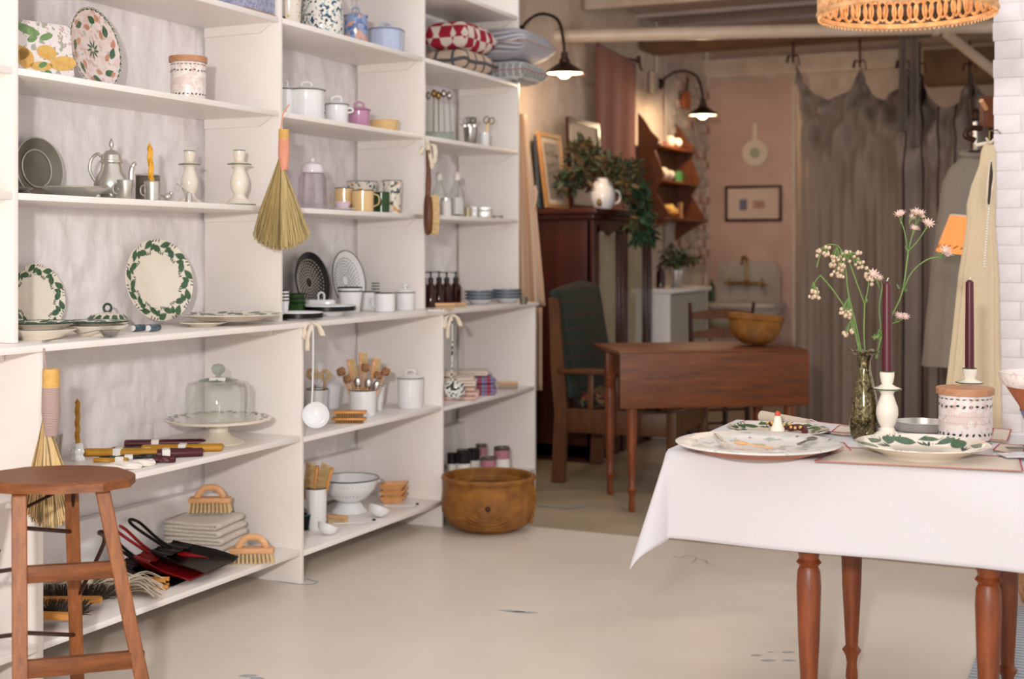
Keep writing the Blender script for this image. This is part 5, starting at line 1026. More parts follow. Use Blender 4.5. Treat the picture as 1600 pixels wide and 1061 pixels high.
# rust cloth on hooks
Xa, Ya, ka = spot(927, 3.22); Xb, Yb_, kb2 = spot(990, 3.22); za, zb_ = zr(66, ka), zr(98, kb2)
t = thing('hanging_cloth', 'rust red cloth hanging from hooks on the plaster wall', 'cloth', (Xa, Ya, za)); O = Vector(t.location); wd = Yb_ - Ya
ob('cloth', MB().sheet(lambda u, v: (.012 * sin(u * 17 + v) * (.3 + v * .7) + .02, u * wd, (zb_ - za) * u * (1 - v * .4) - v * (.93 if u < .93 else .75)), 36, 24), m_redcloth, t, solid=.003)
ob('second_layer', MB().sheet(lambda u, v: (-.02 + .015 * sin(u * 11), .12 + u * wd * .8, -.75 - v * .5 + .06 * sin(pi * u)), 20, 10), m_redcloth, t, solid=.003)
for y in (0, wd): 
    h = thing('wall_hook', 'dark iron wall hook holding the rust cloth, ' + ('left' if y == 0 else 'right with a dark ribbon'), 'hook', (Xa - .02, Ya + y, za + (0 if y == 0 else zb_ - za)), group='hooks of the rust cloth'); ob('hook', MB().tube(bez([(-.02, 0, .03), (.03, 0, .02), (.05, 0, 0), (.06, 0, .02)], 4), .007, 8), m_iron, h)
    if y: ob('ribbon', MB().tube(bez([(.04, 0, .02), (.05, .03, .05), (.05, .05, -.02), (.05, .09, -.05)], 4), .010, 6, flat=.3), m_ribbon, h)
# wardrobe
LW = 2.86; Ywa = spot(925, LW)[1]; Ywb = spot(1016, LW)[1]; kw = spot(925, LW)[2]; hw_ = zr(325, kw)
t = thing('wardrobe', 'dark mahogany wardrobe with curtained glass doors against the left wall', 'wardrobe', (-LW, Ywa, 0)); dp = 3.25 - LW
ln = Ywb - Ywa
def wb(name, sx, sy, sz, c, mat=m_mahog, par=t, bev=.003): return ob(name, MB().box(sx, sy, sz, c, bev=bev), mat, par)
wb('side_panel', dp - .02, .025, hw_ - .06, (-dp / 2, .0125, (hw_ - .06) / 2 + .02)); wb('side_panel', dp - .02, .025, hw_ - .06, (-dp / 2, ln - .0125, (hw_ - .06) / 2 + .02))
wb('back_panel', .02, ln - .05, hw_ - .08, (-dp + .02, ln / 2, hw_ / 2)); wb('plinth', dp, ln, .10, (-dp / 2, ln / 2, .05), m_mahog2)
o = ob('cornice', MB().box(dp + .05, ln + .1, .035, (-dp / 2 + .02, ln / 2, hw_ - .018), bev=.006).box(dp + .02, ln + .05, .03, (-dp / 2 + .01, ln / 2, hw_ - .05), bev=.006), m_mahog2, t)
for x in (0, 1): wb('corner_post', .045, .05, hw_ - .07, (-.01, .025 + x * (ln - .05), (hw_ - .07) / 2), m_mahog2)
wb('middle_post', .03, .05, hw_ - .07, (-.006, ln / 2, (hw_ - .07) / 2), m_mahog2)
for i in (0, 1):
    y0 = .05 + i * (ln / 2 - .025); y1 = y0 + ln / 2 - .075; d = ob('door', MB().box(.022, .055, hw_ - .2, (0, y0 + .03, hw_ / 2), bev=.004).box(.022, .055, hw_ - .2, (0, y1 - .03, hw_ / 2), bev=.004).box(.022, y1 - y0, .30, (0, (y0 + y1) / 2, .25), bev=.004), m_mahog2, t, loc=(-.004, 0, 0))
    pr = [(y0, hw_ - .07), (y0, hw_ - .16)] + [(y0 + (y1 - y0) * s / 12, hw_ - .16 + .03 * abs(sin(pi * s / 6)) ** .8) for s in range(13)] + [(y1, hw_ - .07)]
    ob('valance', MB().prism(pr, -.011, .011, lambda a, c, q: (q, a, c)), m_mahog2, d)
    ob('door_curtain', MB().sheet(lambda u, v: (-.02 + .008 * sin(u * 34), y0 + .05 + u * (y1 - y0 - .1), .4 + v * (hw_ - .5)), 60, 4), plain('sage_grey_door_curtain', 'b5aa92', .9, c2='a89e86', sc=5), d)
    ob('pane', MB().box(.003, y1 - y0 - .1, hw_ - .55, (-.005, (y0 + y1) / 2, hw_ / 2 + .12)), m_glass, d)
ZWd = hw_ + .001
# on the wardrobe: pictures, jug of foliage
def frame(name, label, x0, y0, x1, y1, Lf, mf, mp, lean, rz, fw=.02, z0=None, mat2=None, cat='picture'):
    xm = (x0 + x1) / 2; X, Y, k = spot(xm, Lf); W_, H_ = (x1 - x0) * k / ((VPX - xm) * CT / F), (y1 - y0) * k; zb = z0 if z0 is not None else zr(y1, k)
    t = thing(name, label, cat, (X, Y, zb), rot=(lean, 0, rz))
    ob('frame', MB().box(W_, .02, fw, (0, 0, fw / 2)).box(W_, .02, fw, (0, 0, H_ - fw / 2)).box(fw, .02, H_ - fw * 2, (-W_ / 2 + fw / 2, 0, H_ / 2)).box(fw, .02, H_ - fw * 2, (W_ / 2 - fw / 2, 0, H_ / 2)), mf, t)
    ob('print', MB().box(W_ - fw * 2, .006, H_ - fw * 2, (0, .002, H_ / 2)), mp, t); return t, W_, H_
t_, a, b_ = frame('leaning_picture', 'light wood framed print leaning on top of the wardrobe', 854, 208, 888, 326, 3.13, m_bentw, m_printg, -.13, pi / 2, .024, ZWd + .004)
ob('grey_field', MB().box(a * .6, .004, b_ * .74, (0, -.004, b_ * .5)), m_printgrey, t_)
t_, a, b_ = frame('leaning_picture', 'dark framed print standing on the wardrobe behind the foliage', 893, 184, 942, 326, 3.16, m_mahog2, m_printg, -.05, pi / 2, .035, ZWd + .004)
t_, a, b_ = frame('leaning_picture', 'blue grey canvas edge behind the light wood frame', 842, 212, 858, 326, 3.2, plain('blue_grey_canvas', '4f5f6c', .8, c2='68727c', sc=6), plain('blue_grey_canvas', '4f5f6c'), -.06, pi / 2, .02, ZWd + .004)
Xj, Yj, kj = atZ(942, 8.0); t = thing('porcelain_jug', 'white porcelain jug with painted spot, full of dark foliage', 'jug', (Xj, Yj, ZWd), TH)
ob('body', LA([(0, 0), (13 * kj, 0), (19 * kj, 12 * kj), (20 * kj, 24 * kj), (17 * kj, 38 * kj), (13 * kj, 44 * kj), (14 * kj, 48 * kj), (12.5 * kj, 48 * kj), (15 * kj, 36 * kj), (0, 30 * kj)], 32), m_enamel, t)
ob('handle', handle(18 * kj, 8 * kj, 30 * kj, 9 * kj, .007, 0), m_enamel, t); ob('painted_spot', MB().ball(.016, (-7 * kj, -17.5 * kj, 10 * kj), 10, 6, 1.5), m_brass, t)
def foliage(par, name, n, fn, mats, ls=(.04, .07), seed=0):
    q = random.Random(seed)
    for mi, mt in enumerate(mats):
        b = MB()
        for i in range(n // len(mats)):
            p, dr = fn(q); l = q.uniform(*ls); d = (Vector(dr) + Vector((q.uniform(-1, 1), q.uniform(-1, 1), q.uniform(-1, 1))) * .8).normalized(); s = d.cross(Vector((q.uniform(-1, 1), q.uniform(-1, 1), q.uniform(-.3, 1)))).normalized() * l * .17; P_ = Vector(p); up = d.cross(s).normalized() * l * .06
            b.add([P_, P_ + d * l * .35 + s + up, P_ + d * l * .75 + s * .7, P_ + d * l, P_ + d * l * .75 - s * .7, P_ + d * l * .35 - s + up], [(0, 1, 2, 3), (0, 3, 4, 5)])
        ob(name, b, mt, par, kind='stuff')
t = thing('foliage_bouquet', 'wild bouquet of dark and olive leafy branches in the white jug', 'bouquet', (Xj, Yj, ZWd + 40 * kj), TH); tips = []
q = random.Random(3)
for i in range(26):
    a = q.uniform(-1, 1); dx = a * 68 * kj; dz = (70 - 25 * abs(a) - q.uniform(0, 60)) * kj; dy = q.uniform(-.12, .12)
    if a > .35: dz = q.uniform(-75, 25) * kj; dx = q.uniform(35, 75) * kj
    p = bez([(0, 0, -.08), (dx * .3, dy * .4, max(dz, 20 * kj) * .7), (dx * .75, dy * .8, max(dz, 0) * .95 + 8 * kj), (dx, dy, dz)], 5); tips.append(p)
    ob('branch', MB().tube(p, [.004 * (1 - .6 * j / len(p)) for j in range(len(p))], 5), m_stool2, t)
def lf1(q): p = tips[q.randrange(len(tips))]; j = q.randrange(6, len(p)); return p[j] + Vector((q.uniform(-.03, .03), q.uniform(-.03, .03), q.uniform(-.03, .03))), p[j] - p[j - 1]
foliage(t, 'leaves', 1700, lf1, [m_fol, m_fol2, m_fol, m_fol2], (.04, .085), 4)
def lf2(q): a = q.uniform(0, 1); return Vector(((38 + 30 * q.random() + 12 * a) * kj, q.uniform(-.08, .08), (8 - a * 95) * kj)), (0.2, 0, -1)
foliage(t, 'fern_fronds', 800, lf2, [m_fol3], (.03, .08), 5)
# hutch on the wall
Y0h = 9.12; Y1h = 10.0; zt, zb = 2.16, 1.47; t = thing('wall_hutch', 'carved brown wooden wall shelf with three boards beside the bare bricks', 'wall shelf', (-3.25, Y0h, zb))
for y in (0, Y1h - Y0h):
    pr = [(0, -.14), (.10, -.06), (.22, 0), (.24, .05), (.13, .22), (.18, .30), (.2, .34), (.13, .52), (.16, .60), (.10, .66), (.05, .74), (0, .8)]
    ob('side_panel', MB().prism(pr, 0, .022, lambda a, c, q: (a, y + q, c)), m_hutch, t)
for z, d in ((.02, .26), (.3, .19), (.56, .17)): ob('board', MB().box(d, Y1h - Y0h + (.06 if z < .1 else 0), .022, (d / 2, (Y1h - Y0h) / 2 + .01, z), bev=.004), m_hutch, t)
ob('back_panel', MB().box(.012, Y1h - Y0h - .02, .56, (.008, (Y1h - Y0h) / 2, .3)), m_oakdark, t)
Hx, Hy, Hz = -3.25, Y0h, zb
def onhutch(f, d, z): return (Hx + d, Hy + (Y1h - Y0h) * f, Hz + z)
l = onhutch(.5, .1, .573); t = thing('shell_ornament', 'pale shell shaped ornament on top of the hutch', 'ornament', l, TH); ob('lobe', MB().ball(.045, (0, 0, .045), 14, 8), m_creamtow, t); ob('lobe', MB().ball(.035, (.06, 0, .036), 14, 8), m_creamtow, t); ob('lobe', MB().ball(.02, (-.05, 0, .022), 12, 8), m_redthread, t)
l = onhutch(.3, .1, .313); t = thing('shell_dish', 'pale shell dish with leaves on the middle hutch board', 'dish', l, TH); ob('lobe', MB().ball(.05, (0, 0, .05), 14, 8), m_creamtow, t); ob('lobe', MB().ball(.035, (.06, 0, .04), 14, 8), m_creamtow, t); ob('leaf', MB().ball(.04, (-.07, 0, .06), 10, 6, .4), m_fol3, t)
l = onhutch(.68, .11, .313); mug(l, .042, .085, plain('bright_green_glaze', '3f7a34', .15), 'bright green mug on the middle hutch board', rim=m_green, name='green_mug')
l = onhutch(.35, .13, .033); t = thing('fruit_dish', 'dish of yellow spotted fruit on the lowest hutch board', 'dish', l, TH); ob('bowl', LA([(0, 0), (.05, 0), (.1, .03), (.097, .032), (0, .01)], 24), m_olive, t)
for i in range(9): ob('fruit', MB().ball(.03, (-.06 + .028 * (i % 5), RN.uniform(-.03, .03), .045 + .03 * (i // 5) + (.02 if i < 3 else 0)), 10, 8), m_fruity, t)
l = onhutch(.82, .12, .033); 
for i in range(3): tt = thing('wooden_candlestick', 'slim pale candlestick on the lowest hutch board, %s' % ('left', 'middle', 'right')[i], 'candlestick', (l[0] - .03 * i, l[1] - .05 + i * .05, l[2]), group='slim candlesticks on the hutch'); ob('stem', LA([(0, 0), (.016, 0), (.006, .02), (.006, .08), (.01, .1), (.007, .13), (0, .13)], 12), m_beech, tt)
X, Y, k = spot(1068, 3.23); tag(ob('copper_pan', MB().lathe([(0, 0), (.07, 0), (.08, .04), (.078, .04), (0, .004)], 24), m_terra, loc=(X, Y, zr(157, k)), rot=(0, pi / 2, 0)), 'small copper pan on the bare brick wall', 'pan'); ob('handle', MB().tube([(-.07, 0, .03), (-.15, 0, .03), (-.19, 0, .03)], .008, 8), m_iron, bpy.data.objects['copper_pan'])
# back wall: round plate on a strap, picture
X, Y, k = onY(1180, YB - .02); t = thing('hanging_skillet', 'pale round woven plate with handle hung on the pink wall', 'wall ornament', (X, Y, zr(239, k)), rot=(pi / 2, 0, 0))
ob('disc', LA([(0, 0), (19 * k, 0), (20 * k, .012), (18 * k, .016), (12 * k, .008), (0, .008)], 40), m_creamtow, t); ob('centre', LA([(0, .008), (8 * k, .0085), (7 * k, .012), (0, .013)], 24), plain('sage_print', 'a5ab94', .7), t); ob('scalloped_rim', LA([(19 * k, .006), (20.5 * k, .01), (19 * k, .014)], 60, fn=lambda r, z, a: (r * (1 + .03 * cos(24 * a)), z)), m_creamware, t)
ob('handle', MB().box(8 * k, 30 * k, .012, (0, 32 * k, .008), bev=.004), m_creamtow, t)
X, Y, k = onY(1177, YB - .02); W_, H_ = 90 * k, 56 * k; t = thing('framed_picture', 'dark framed picture with two small prints on the pink wall above the sink', 'picture', (X, Y, zr(346, k)))
fw = 4 * k; ob('frame', MB().box(W_, .03, fw, (0, 0, fw / 2)).box(W_, .03, fw, (0, 0, H_ - fw / 2)).box(fw, .03, H_ - fw * 2, (-W_ / 2 + fw / 2, 0, H_ / 2)).box(fw, .03, H_ - fw * 2, (W_ / 2 - fw / 2, 0, H_ / 2)), m_mahog2, t); ob('mount', MB().box(W_ - fw * 2, .01, H_ - fw * 2, (0, .004, H_ / 2)), plain('pinkish_mount', 'd9c2b2', .7), t)
ob('blue_print', MB().box(12 * k, .002, 17 * k, (-16 * k, -.002, H_ * .47)), plain('blue_grey_ink', '6d7086', .7), t); ob('red_print', MB().box(19 * k, .002, 12 * k, (9 * k, -.002, H_ * .47)), plain('faded_red_ink', 'c09a8c', .7, c2='a8746a', sc=50), t)
# sink
X, Y, k = onY(1171, YB - .03); zt = zr(408, k); Ws = 118 * k; t = thing('wall_sink', 'old white porcelain wall sink with high splashback', 'sink', (X, Y, 0)); 
bp = [(-Ws * .42, 0), (Ws * .42, 0), (Ws * .43, .25), (Ws * .40, .31), (Ws * .33, .345), (-Ws * .33, .345), (-Ws * .40, .31), (-Ws * .43, .25)]; zs = zt - .345
ob('splashback', MB().prism(bp, 0, .05, lambda a, c, q: (a, -q, zs + c)), m_porc, t)
b = MB(); b.box(Ws, .42, .05, (0, -.21, zs - .02), bev=.02); ob('rim', b, m_porc, t)
b = MB(); N = 24; prf = [(.5, 0), (.47, -.06), (.42, -.16), (.3, -.22), (0, -.22)]
b.sheet(lambda u, v: (lambda i: (lambda r, z: (Ws * r * (1 if abs(cos(2 * pi * u)) ** 1 > 2 else 1) * math.copysign(abs(cos(2 * pi * u)) ** .5, cos(2 * pi * u)), -.2 + .4 * r * math.copysign(abs(sin(2 * pi * u)) ** .5, sin(2 * pi * u)), zs - .03 + z))(*prf[i]))(round(v * 4)), 32, 4); ob('basin', b, m_porc, t, ang=60)
ob('drain_pipe', MB().tube([(0, -.15, zs - .24), (0, -.15, .4), (0, -.02, .35)], .02, 10), m_pewterdk, t)
f = thing('brass_tap', 'wall mounted brass mixer tap with upright spout over the sink', 'tap', (X, Y - .051, zs + .16), 0)
ob('bar', MB().tube([(-.15, -.04, 0), (.15, -.04, 0)], .013, 10), m_brass, f); ob('spout', MB().tube(bez([(0, -.04, 0), (0, -.04, .12), (0, -.04, .2), (-.01, -.12, .22), (-.01, -.16, .16)], 5), .012, 10), m_brass, f); ob('flange', MB().tube([(0, 0, 0), (0, -.06, 0)], .028, 14), m_brass, f)
for s in (-1, 1): ob('handle', MB().tube([(s * .14, -.02, 0), (s * .14, -.085, 0)], .018, 10).tube([(s * .14 - .04, -.08, .0), (s * .14 + .04, -.08, .0)], .009, 8).tube([(s * .14, -.08, -.04), (s * .14, -.08, .04)], .009, 8), m_brass, f)
tag(ob('soap_bottle', LA([(0, 0), (.025, 0), (.025, .13), (.008, .16), (.008, .19), (0, .19)], 16), m_green, loc=(X - Ws * .46, Y - .12, zs + .006)), 'dark green bottle at the left edge of the sink', 'bottle')
# white cabinet with curtain
Lc = 2.75; Yc0 = spot(1046, Lc)[1]; Yc1 = spot(1106, Lc)[1]; kc = spot(1046, Lc)[2]; zc = zr(452, kc); t = thing('curtained_cabinet', 'white cabinet with gathered grey curtain between wardrobe and sink', 'cabinet', (-Lc, Yc0, 0)); dpc = 3.24 - Lc; lc = Yc1 - Yc0
ob('side_panel', MB().box(dpc, .03, zc - .03, (-dpc / 2, .015, (zc - .03) / 2), bev=.003), m_board, t); ob('side_panel', MB().box(dpc, .03, zc - .03, (-dpc / 2, lc - .015, (zc - .03) / 2), bev=.003), m_board, t); ob('top_board', MB().box(dpc + .03, lc + .02, .03, (-dpc / 2 + .01, lc / 2, zc - .015), bev=.004), m_board, t)
ob('curtain', MB().sheet(lambda u, v: (.0 + .012 * sin(u * 60), .035 + u * (lc - .07), .04 + v * (zc - .08)), 90, 4), m_greydress, t)
X, Y, k = atZ(1057, 9.15); t = thing('potted_plant', 'small dark leafy plant in a pot on the white cabinet', 'plant', (X, Y, zc + .001), TH); ob('pot', LA(cup(.06, .12, .8), 24), m_bluedk if False else m_pewter, t); tips = [[Vector((0, 0, .1)), Vector((RN.uniform(-.05, .05), RN.uniform(-.05, .05), .18)), Vector((RN.uniform(-.15, .15), RN.uniform(-.12, .12), RN.uniform(.16, .30)))] for _ in range(16)]
for p in tips: ob('stem', MB().tube(p, .003, 5), m_stem, t)
def lf3(q): p = tips[q.randrange(16)]; f_ = q.random(); return p[1].lerp(p[2], f_) + Vector((q.uniform(-.03, .03),) * 3), p[2] - p[1]
foliage(t, 'leaves', 300, lf3, [m_fol, m_fol2], (.03, .06), 9)
X, Y, k = atZ(1032, 9.0); tag(ob('brown_bottle', LA([(0, 0), (.03, 0), (.03, .1), (.012, .14), (.012, .18), (0, .18)], 16), m_amber, loc=(X, Y, zc + .001)), 'brown bottle beside the small plant on the white cabinet', 'bottle')
# armchair
Xc, Yc, k = atZ(882, 7.10)
t = thing('armchair', 'oak armchair with green plaid upholstered back behind the wooden table', 'armchair', (Xc, Yc, 0), TH - radians(22))
# local x = facing direction, local y = away
def bars(name, pts, w1, w2, mat=m_oakdark): return ob(name, MB().tube(pts, [w1 * .7] * len(pts), 4, flat=w2 / w1), mat, t)
wC = .66
for y in (0, wC):
    ob('back_post', MB().prism([(-.07, 0), (-.0, 0), (.02, .40), (.005, .62), (-.03, 1.0), (-.085, 1.0), (-.07, .6), (-.05, .38)], 0, .045, lambda a, c, q: (a, y + q - .022, c)), m_oakdark, t)
    ob('front_leg', MB().box(.055, .05, .60, (.60, y, .30), bev=.006), m_oakdark, t); ob('arm', MB().box(.68, .075, .028, (.31, y, .605), bev=.008), m_oakdark, t); ob('seat_rail', MB().box(.58, .03, .13, (.30, y, .34), bev=.004), m_oakdark, t)
    for i in range(3): ob('arm_slat', MB().box(.03, .014, .20, (.15 + i * .14, y, .49), bev=.003), m_oakdark, t)
ob('front_rail', MB().box(.03, wC - .04, .13, (.60, wC / 2, .34), bev=.004), m_oakdark, t)
ob('seat_cushion', MB().box(.56, wC - .05, .09, (.31, wC / 2, .445), bev=.03), m_floral, t)
bc = MB().sheet(lambda u, v: (.045 - v * .10 + .03 * sin(pi * v) * sin(pi * u), .0 + u * wC, .46 + v * .58 + .035 * sin(pi * u) * v), 14, 14)
ob('back_upholstery', bc, m_plaid, t, solid=.07, rot=(0, 0, 0))
# drop leaf table
uo = TH + radians(9); t = None; Xt, Yt, kt = atZ(968, 6.24); zt_ = .775
t = thing('drop_leaf_table', 'walnut drop leaf table with turned legs and one leaf hanging down', 'table', (Xt, Yt, 0), uo); Lt = .945; Dt = .56
ob('tabletop', MB().box(Lt, Dt, .022, (Lt / 2, Dt / 2 + .015, zt_ - .011), bev=.005), m_walnut, t); ob('hanging_leaf', MB().box(Lt, .02, .262, (Lt / 2, -.001, zt_ - .143), bev=.005), m_walnut, t);
ob('apron', MB().box(Lt - .24, .02, .12, (Lt / 2, .08, zt_ - .085)), m_walnut, t); ob('apron', MB().box(Lt - .24, .02, .12, (Lt / 2, Dt - .06, zt_ - .085)), m_walnut, t); ob('apron', MB().box(.02, Dt - .16, .12, (.09, Dt / 2, zt_ - .085)), m_walnut, t); ob('apron', MB().box(.02, Dt - .16, .12, (Lt - .09, Dt / 2, zt_ - .085)), m_walnut, t)
def turnleg(par, x, y, h, mat, blk=.05, blh=.14, r=.026, ft=.35):
    b = MB(); b.box(blk, blk, blh, (0, 0, h - blh / 2), bev=.003)
    hh = h - blh; pr = [(0, 0), (r * .5, 0), (r * .62, .008), (r * .5, hh * .10), (r * .62, hh * .14), (r * .95, hh * .175), (r * .62, hh * .20), (r * .72, hh * .3), (r * .95, hh * .55), (r * 1.08, hh * .80), (r * 1.0, hh * .88), (r * .8, hh * .905), (r * 1.1, hh * .925), (r * .85, hh * .945), (r * .95, hh * .97), (r * 1.12, hh * .985), (r * 1.05, hh)]
    b.lathe(pr, 24); return ob('leg', b, mat, par, loc=(x, y, 0))
for x in (.075, Lt - .075):
    for y in (.06, Dt - .045): turnleg(t, x, y, zt_ - .024, m_turned)
X, Y, k = onh(1178, 541, zt_); X, Y, k = atZ(1178, 6.62); t = thing('cane_bowl', 'tilted golden cane basket bowl on the drop leaf table', 'basket', (X, Y, zt_ + .013), rot=(-.06, .085, TH)); Rb2 = 42 * k
ob('body', LA([(0, -.008), (Rb2 * .38, -.006), (Rb2 * .66, 4 * k), (Rb2 * .87, 15 * k), (Rb2 * .97, 29 * k), (Rb2, 42 * k), (Rb2 * .97, 42 * k), (Rb2 * .94, 28 * k), (Rb2 * .82, 15 * k), (0, .004)], 56), m_basket2, t); ob('rim', LA([(Rb2 * .98, 36 * k), (Rb2 * 1.04, 36 * k), (Rb2 * 1.06, 44 * k), (Rb2 * .97, 45 * k)], 56), m_basket, t)
# ladderback chair behind the table
X, Y, k = atZ(1078, 8.0); t = thing('ladder_back_chair', 'dark ladder back chair facing away behind the table', 'chair', (X, Y, 0), TH + .25)
for x in (0, .38):
    ob('back_post', MB().tube([(x, 0, 0), (x, 0, .42), (x, -.02, .7), (x - (.02 if x == 0 else -.02), -.05, .94)], [.016, .018, .016, .010], 10), m_mahog2, t); ob('front_leg', MB().tube([(x, .34, 0), (x, .34, .43)], .017, 10), m_mahog2, t)
for z, y in ((.86, -.045), (.74, -.03), (.60, -.015)): ob('ladder_slat', MB().prism([(0, -.02), (.38, -.02), (.38, .02), (.28, .035), (.19, .04), (.10, .035), (0, .02)], 0, .01, lambda a, c, q: (a, y + q + .012 * sin(a / .38 * pi), z + c)), m_oakdark, t)
ob('seat', MB().box(.42, .36, .03, (.19, .17, .44), bev=.012), plain('rush_seat', '7a5c34', .8, c2='5e4526', sc=30), t)
for z in (.15, .28): ob('rung', MB().tube([(0, 0, z), (.38, 0, z)], .009, 8), m_mahog2, t); ob('rung', MB().tube([(0, .34, z), (.38, .34, z)], .009, 8), m_mahog2, t)
# under the chair: dark object and a cable
X, Y, k = onh(868, 690, 0); t = thing('storage_box', 'dark low box on the floor in the shade by the armchair', 'box', (X - .12, Y + .1, 0), TH); ob('body', MB().box(.22, .2, .16, (0, 0, .08), bev=.01), m_blackl, t); ob('lid', MB().box(.225, .205, .02, (0, 0, .17), bev=.004), m_black, t)
# curtains
YC = 9.3
def zpt(x, y, Yp=YC): X, Y, k = onY(x, Yp); return X, zr(y, k)
def curtain(name, label, xs, knots, mat, seed, zlow, striped=False, stepk=None):
    # knots: (column, row) of the tied points; the cloth sags between them and falls in folds to the floor
    X0, _ = zpt(xs[0], 300); X1, _ = zpt(xs[1], 300); K = [zpt(*p) for p in knots]; t = thing(name, label, 'curtain', (X0, YC, .05))
    def top(x):
        for (xa_, za_), (xb_, zb_), sag in zip(K, K[1:], zlow):
            if x <= xb_ + 1e-6 or (xb_, zb_) == K[-1]:
                s = min(1, max(0, (x - xa_) / (xb_ - xa_))); return za_ + (zb_ - za_) * s - sag * (1 - (2 * s - 1) ** 2) ** .72, s, xa_, xb_
    def fn(u, v):
        x = X0 + (X1 - X0) * u; z1, s, xa_, xb_ = top(x); vv = v ** 1.0; z = .05 + (z1 - .05) * vv
        xk = xa_ if s < .5 else xb_; pull = (v ** 3) * .0; fr = u * (X1 - X0)
        f = (.045 * sin(fr * 33 + 2 * sin(fr * 7 + seed)) + .02 * sin(fr * 81 + seed)) * (1 - .75 * v)
        sw = .03 * sin(42 * (z1 - z) + seed) * math.exp(-(z1 - z) / .35) * (1 - abs(2 * s - 1) ** 2)
        for kx, kz in K:
            dx_, dz_ = x - kx, kz - z + .03; rd = hypot(dx_, dz_); sw += .055 * min(1, rd / .3) * math.exp(-rd / 1.1) * sin(atan2(dx_, dz_) * 19 + kx * 5)
        return (x - X0, f * (.5 + .5 * (1 - v * .4)) + sw, z - .05)
    b = MB(); NU, NV = 170, 60; b.sheet(fn, NU, NV); o = ob('cloth', b, mat, t, ang=80)
    uv = o.data.uv_layers.new(name='UVMap'); lo = o.data.loops
    for li in range(len(lo)): vi = lo[li].vertex_index; uv.data[li].uv = ((vi % (NU + 1)) / NU, (vi // (NU + 1)) / NV)
    for xk_, zk in K:
        ob('ribbon_tie', MB().tube(bez([(xk_ - X0 - .045, -.03, zk - .05 - .03), (xk_ - X0 - .03, -.04, zk - .05 + .02), (xk_ - X0, -.04, zk - .045), (xk_ - X0 + .03, -.04, zk - .05 + .02), (xk_ - X0 + .045, -.03, zk - .05 - .05)], 5), .013, 6, flat=.3).tube([(xk_ - X0, -.03, zk - .05 - .03), (xk_ - X0, -.03, zk + .12)], .009, 6), m_ribbon, t)
    return t
curtain('draped_curtain', 'plain grey brown curtain draped from ribbon ties, left one', (1241, 1412), [(1241, 92), (1345, 100), (1412, 100)], m_curt, 1, (.26, .24))
curtain('draped_curtain', 'dark striped grey curtain draped from ribbon ties, right one', (1413, 1600), [(1413, 100), (1438, 104), (1516, 104), (1600, 110)], m_curt2, 4, (.04, .28, .22))
# translucent bands hanging from the pipe
for x0, x1, y1, lab in ((1404, 1418, 205, 'narrow grey gauze band hanging before the curtains, left of the two'), (1421, 1436, 232, 'narrow grey gauze band hanging before the curtains, right of the two')):
    X0, Y0_, k0 = onY(x0, YC - .11); X1, _, _ = onY(x1, YC - .11); zt2, zl_ = 2.80, zr(y1, k0); tag(ob('gauze_band', MB().sheet(lambda u, v: (u * (X1 - X0), .01 * sin(u * 6), -v * (zt2 - zl_)), 8, 6), mk_gauze('grey_gauze' + lab[-6:-4], '857c78', .6), loc=(X0, Y0_, zt2), solid=.001), lab, 'fabric')
tag(ob('ceiling_beam', MB().box(3.0, .25, .25, (0, 0, 0), bev=.01), m_tan, loc=(.15, 10.1, 2.60)), 'brown boxed beam seen over the sagging curtain tops', 'beam')
# grey dress on a mannequin, lamp with paper shade, ecru dress
def dress(name, label, Zc, prof, mat, xc, ytop, depth=.35, parts=None, seed=0, folds=9, amp=.05, cat='dress', openb=False):
    # prof: (row, left column, right column) outline in the plane of the garment, turned into an oval tube of cloth
    X, Y, k = atZ(xc, Zc); z0 = zr(prof[-1][0], k); t = thing(name, label, cat, (X, Y, z0), TH)
    P_ = [((l - xc) * k, (r - xc) * k, zr(y, k) - z0) for y, l, r in prof]; n = len(P_) - 1
    def fn(u, v):
        s = v * n * .9999; i = int(s); f = s - i; f = f * f * (3 - 2 * f) if False else f; a = [P_[i][j] * (1 - f) + P_[i + 1][j] * f for j in range(3)]; c, w_ = (a[0] + a[1]) / 2, (a[1] - a[0]) / 2; an = 2 * pi * u; m = 1 + amp * v * sin(folds * an + seed + v * 2)
        return (c + w_ * cos(an) * m, w_ * depth * sin(an) * m, a[2])
    ob('cloth', MB().sheet(fn, 72, 8 * n), mat, t, ang=80); return t, X, Y, z0, k
t, X, Y, z0, k = dress('grey_dress', 'grey linen coat dress on a dress form beside the striped curtain', 7.0, [(238, 1512, 1536), (248, 1500, 1548), (262, 1485, 1560), (285, 1474, 1574), (330, 1468, 1580), (420, 1458, 1590), (572, 1443, 1604)], m_greydress, 1524, 240, .45, folds=11)
ob('collar', MB().tube([(22 * k * cos(2 * pi * j / 16), 12 * k * sin(2 * pi * j / 16), zr(240, k) - z0 + .012 * sin(2 * pi * j / 16)) for j in range(16)], .014, 8, closed=True), m_greydress, t); 
for j in range(3): ob('button', MB().ball(.009, (-6 * k + .01 * j, -27 * k, zr(300 + 50 * j, k) - z0)), m_pewterdk, t)
t = thing('dress_form', 'dark topped dress form with a silver neck rod inside the grey dress', 'dress form', (X, Y, 0), TH)
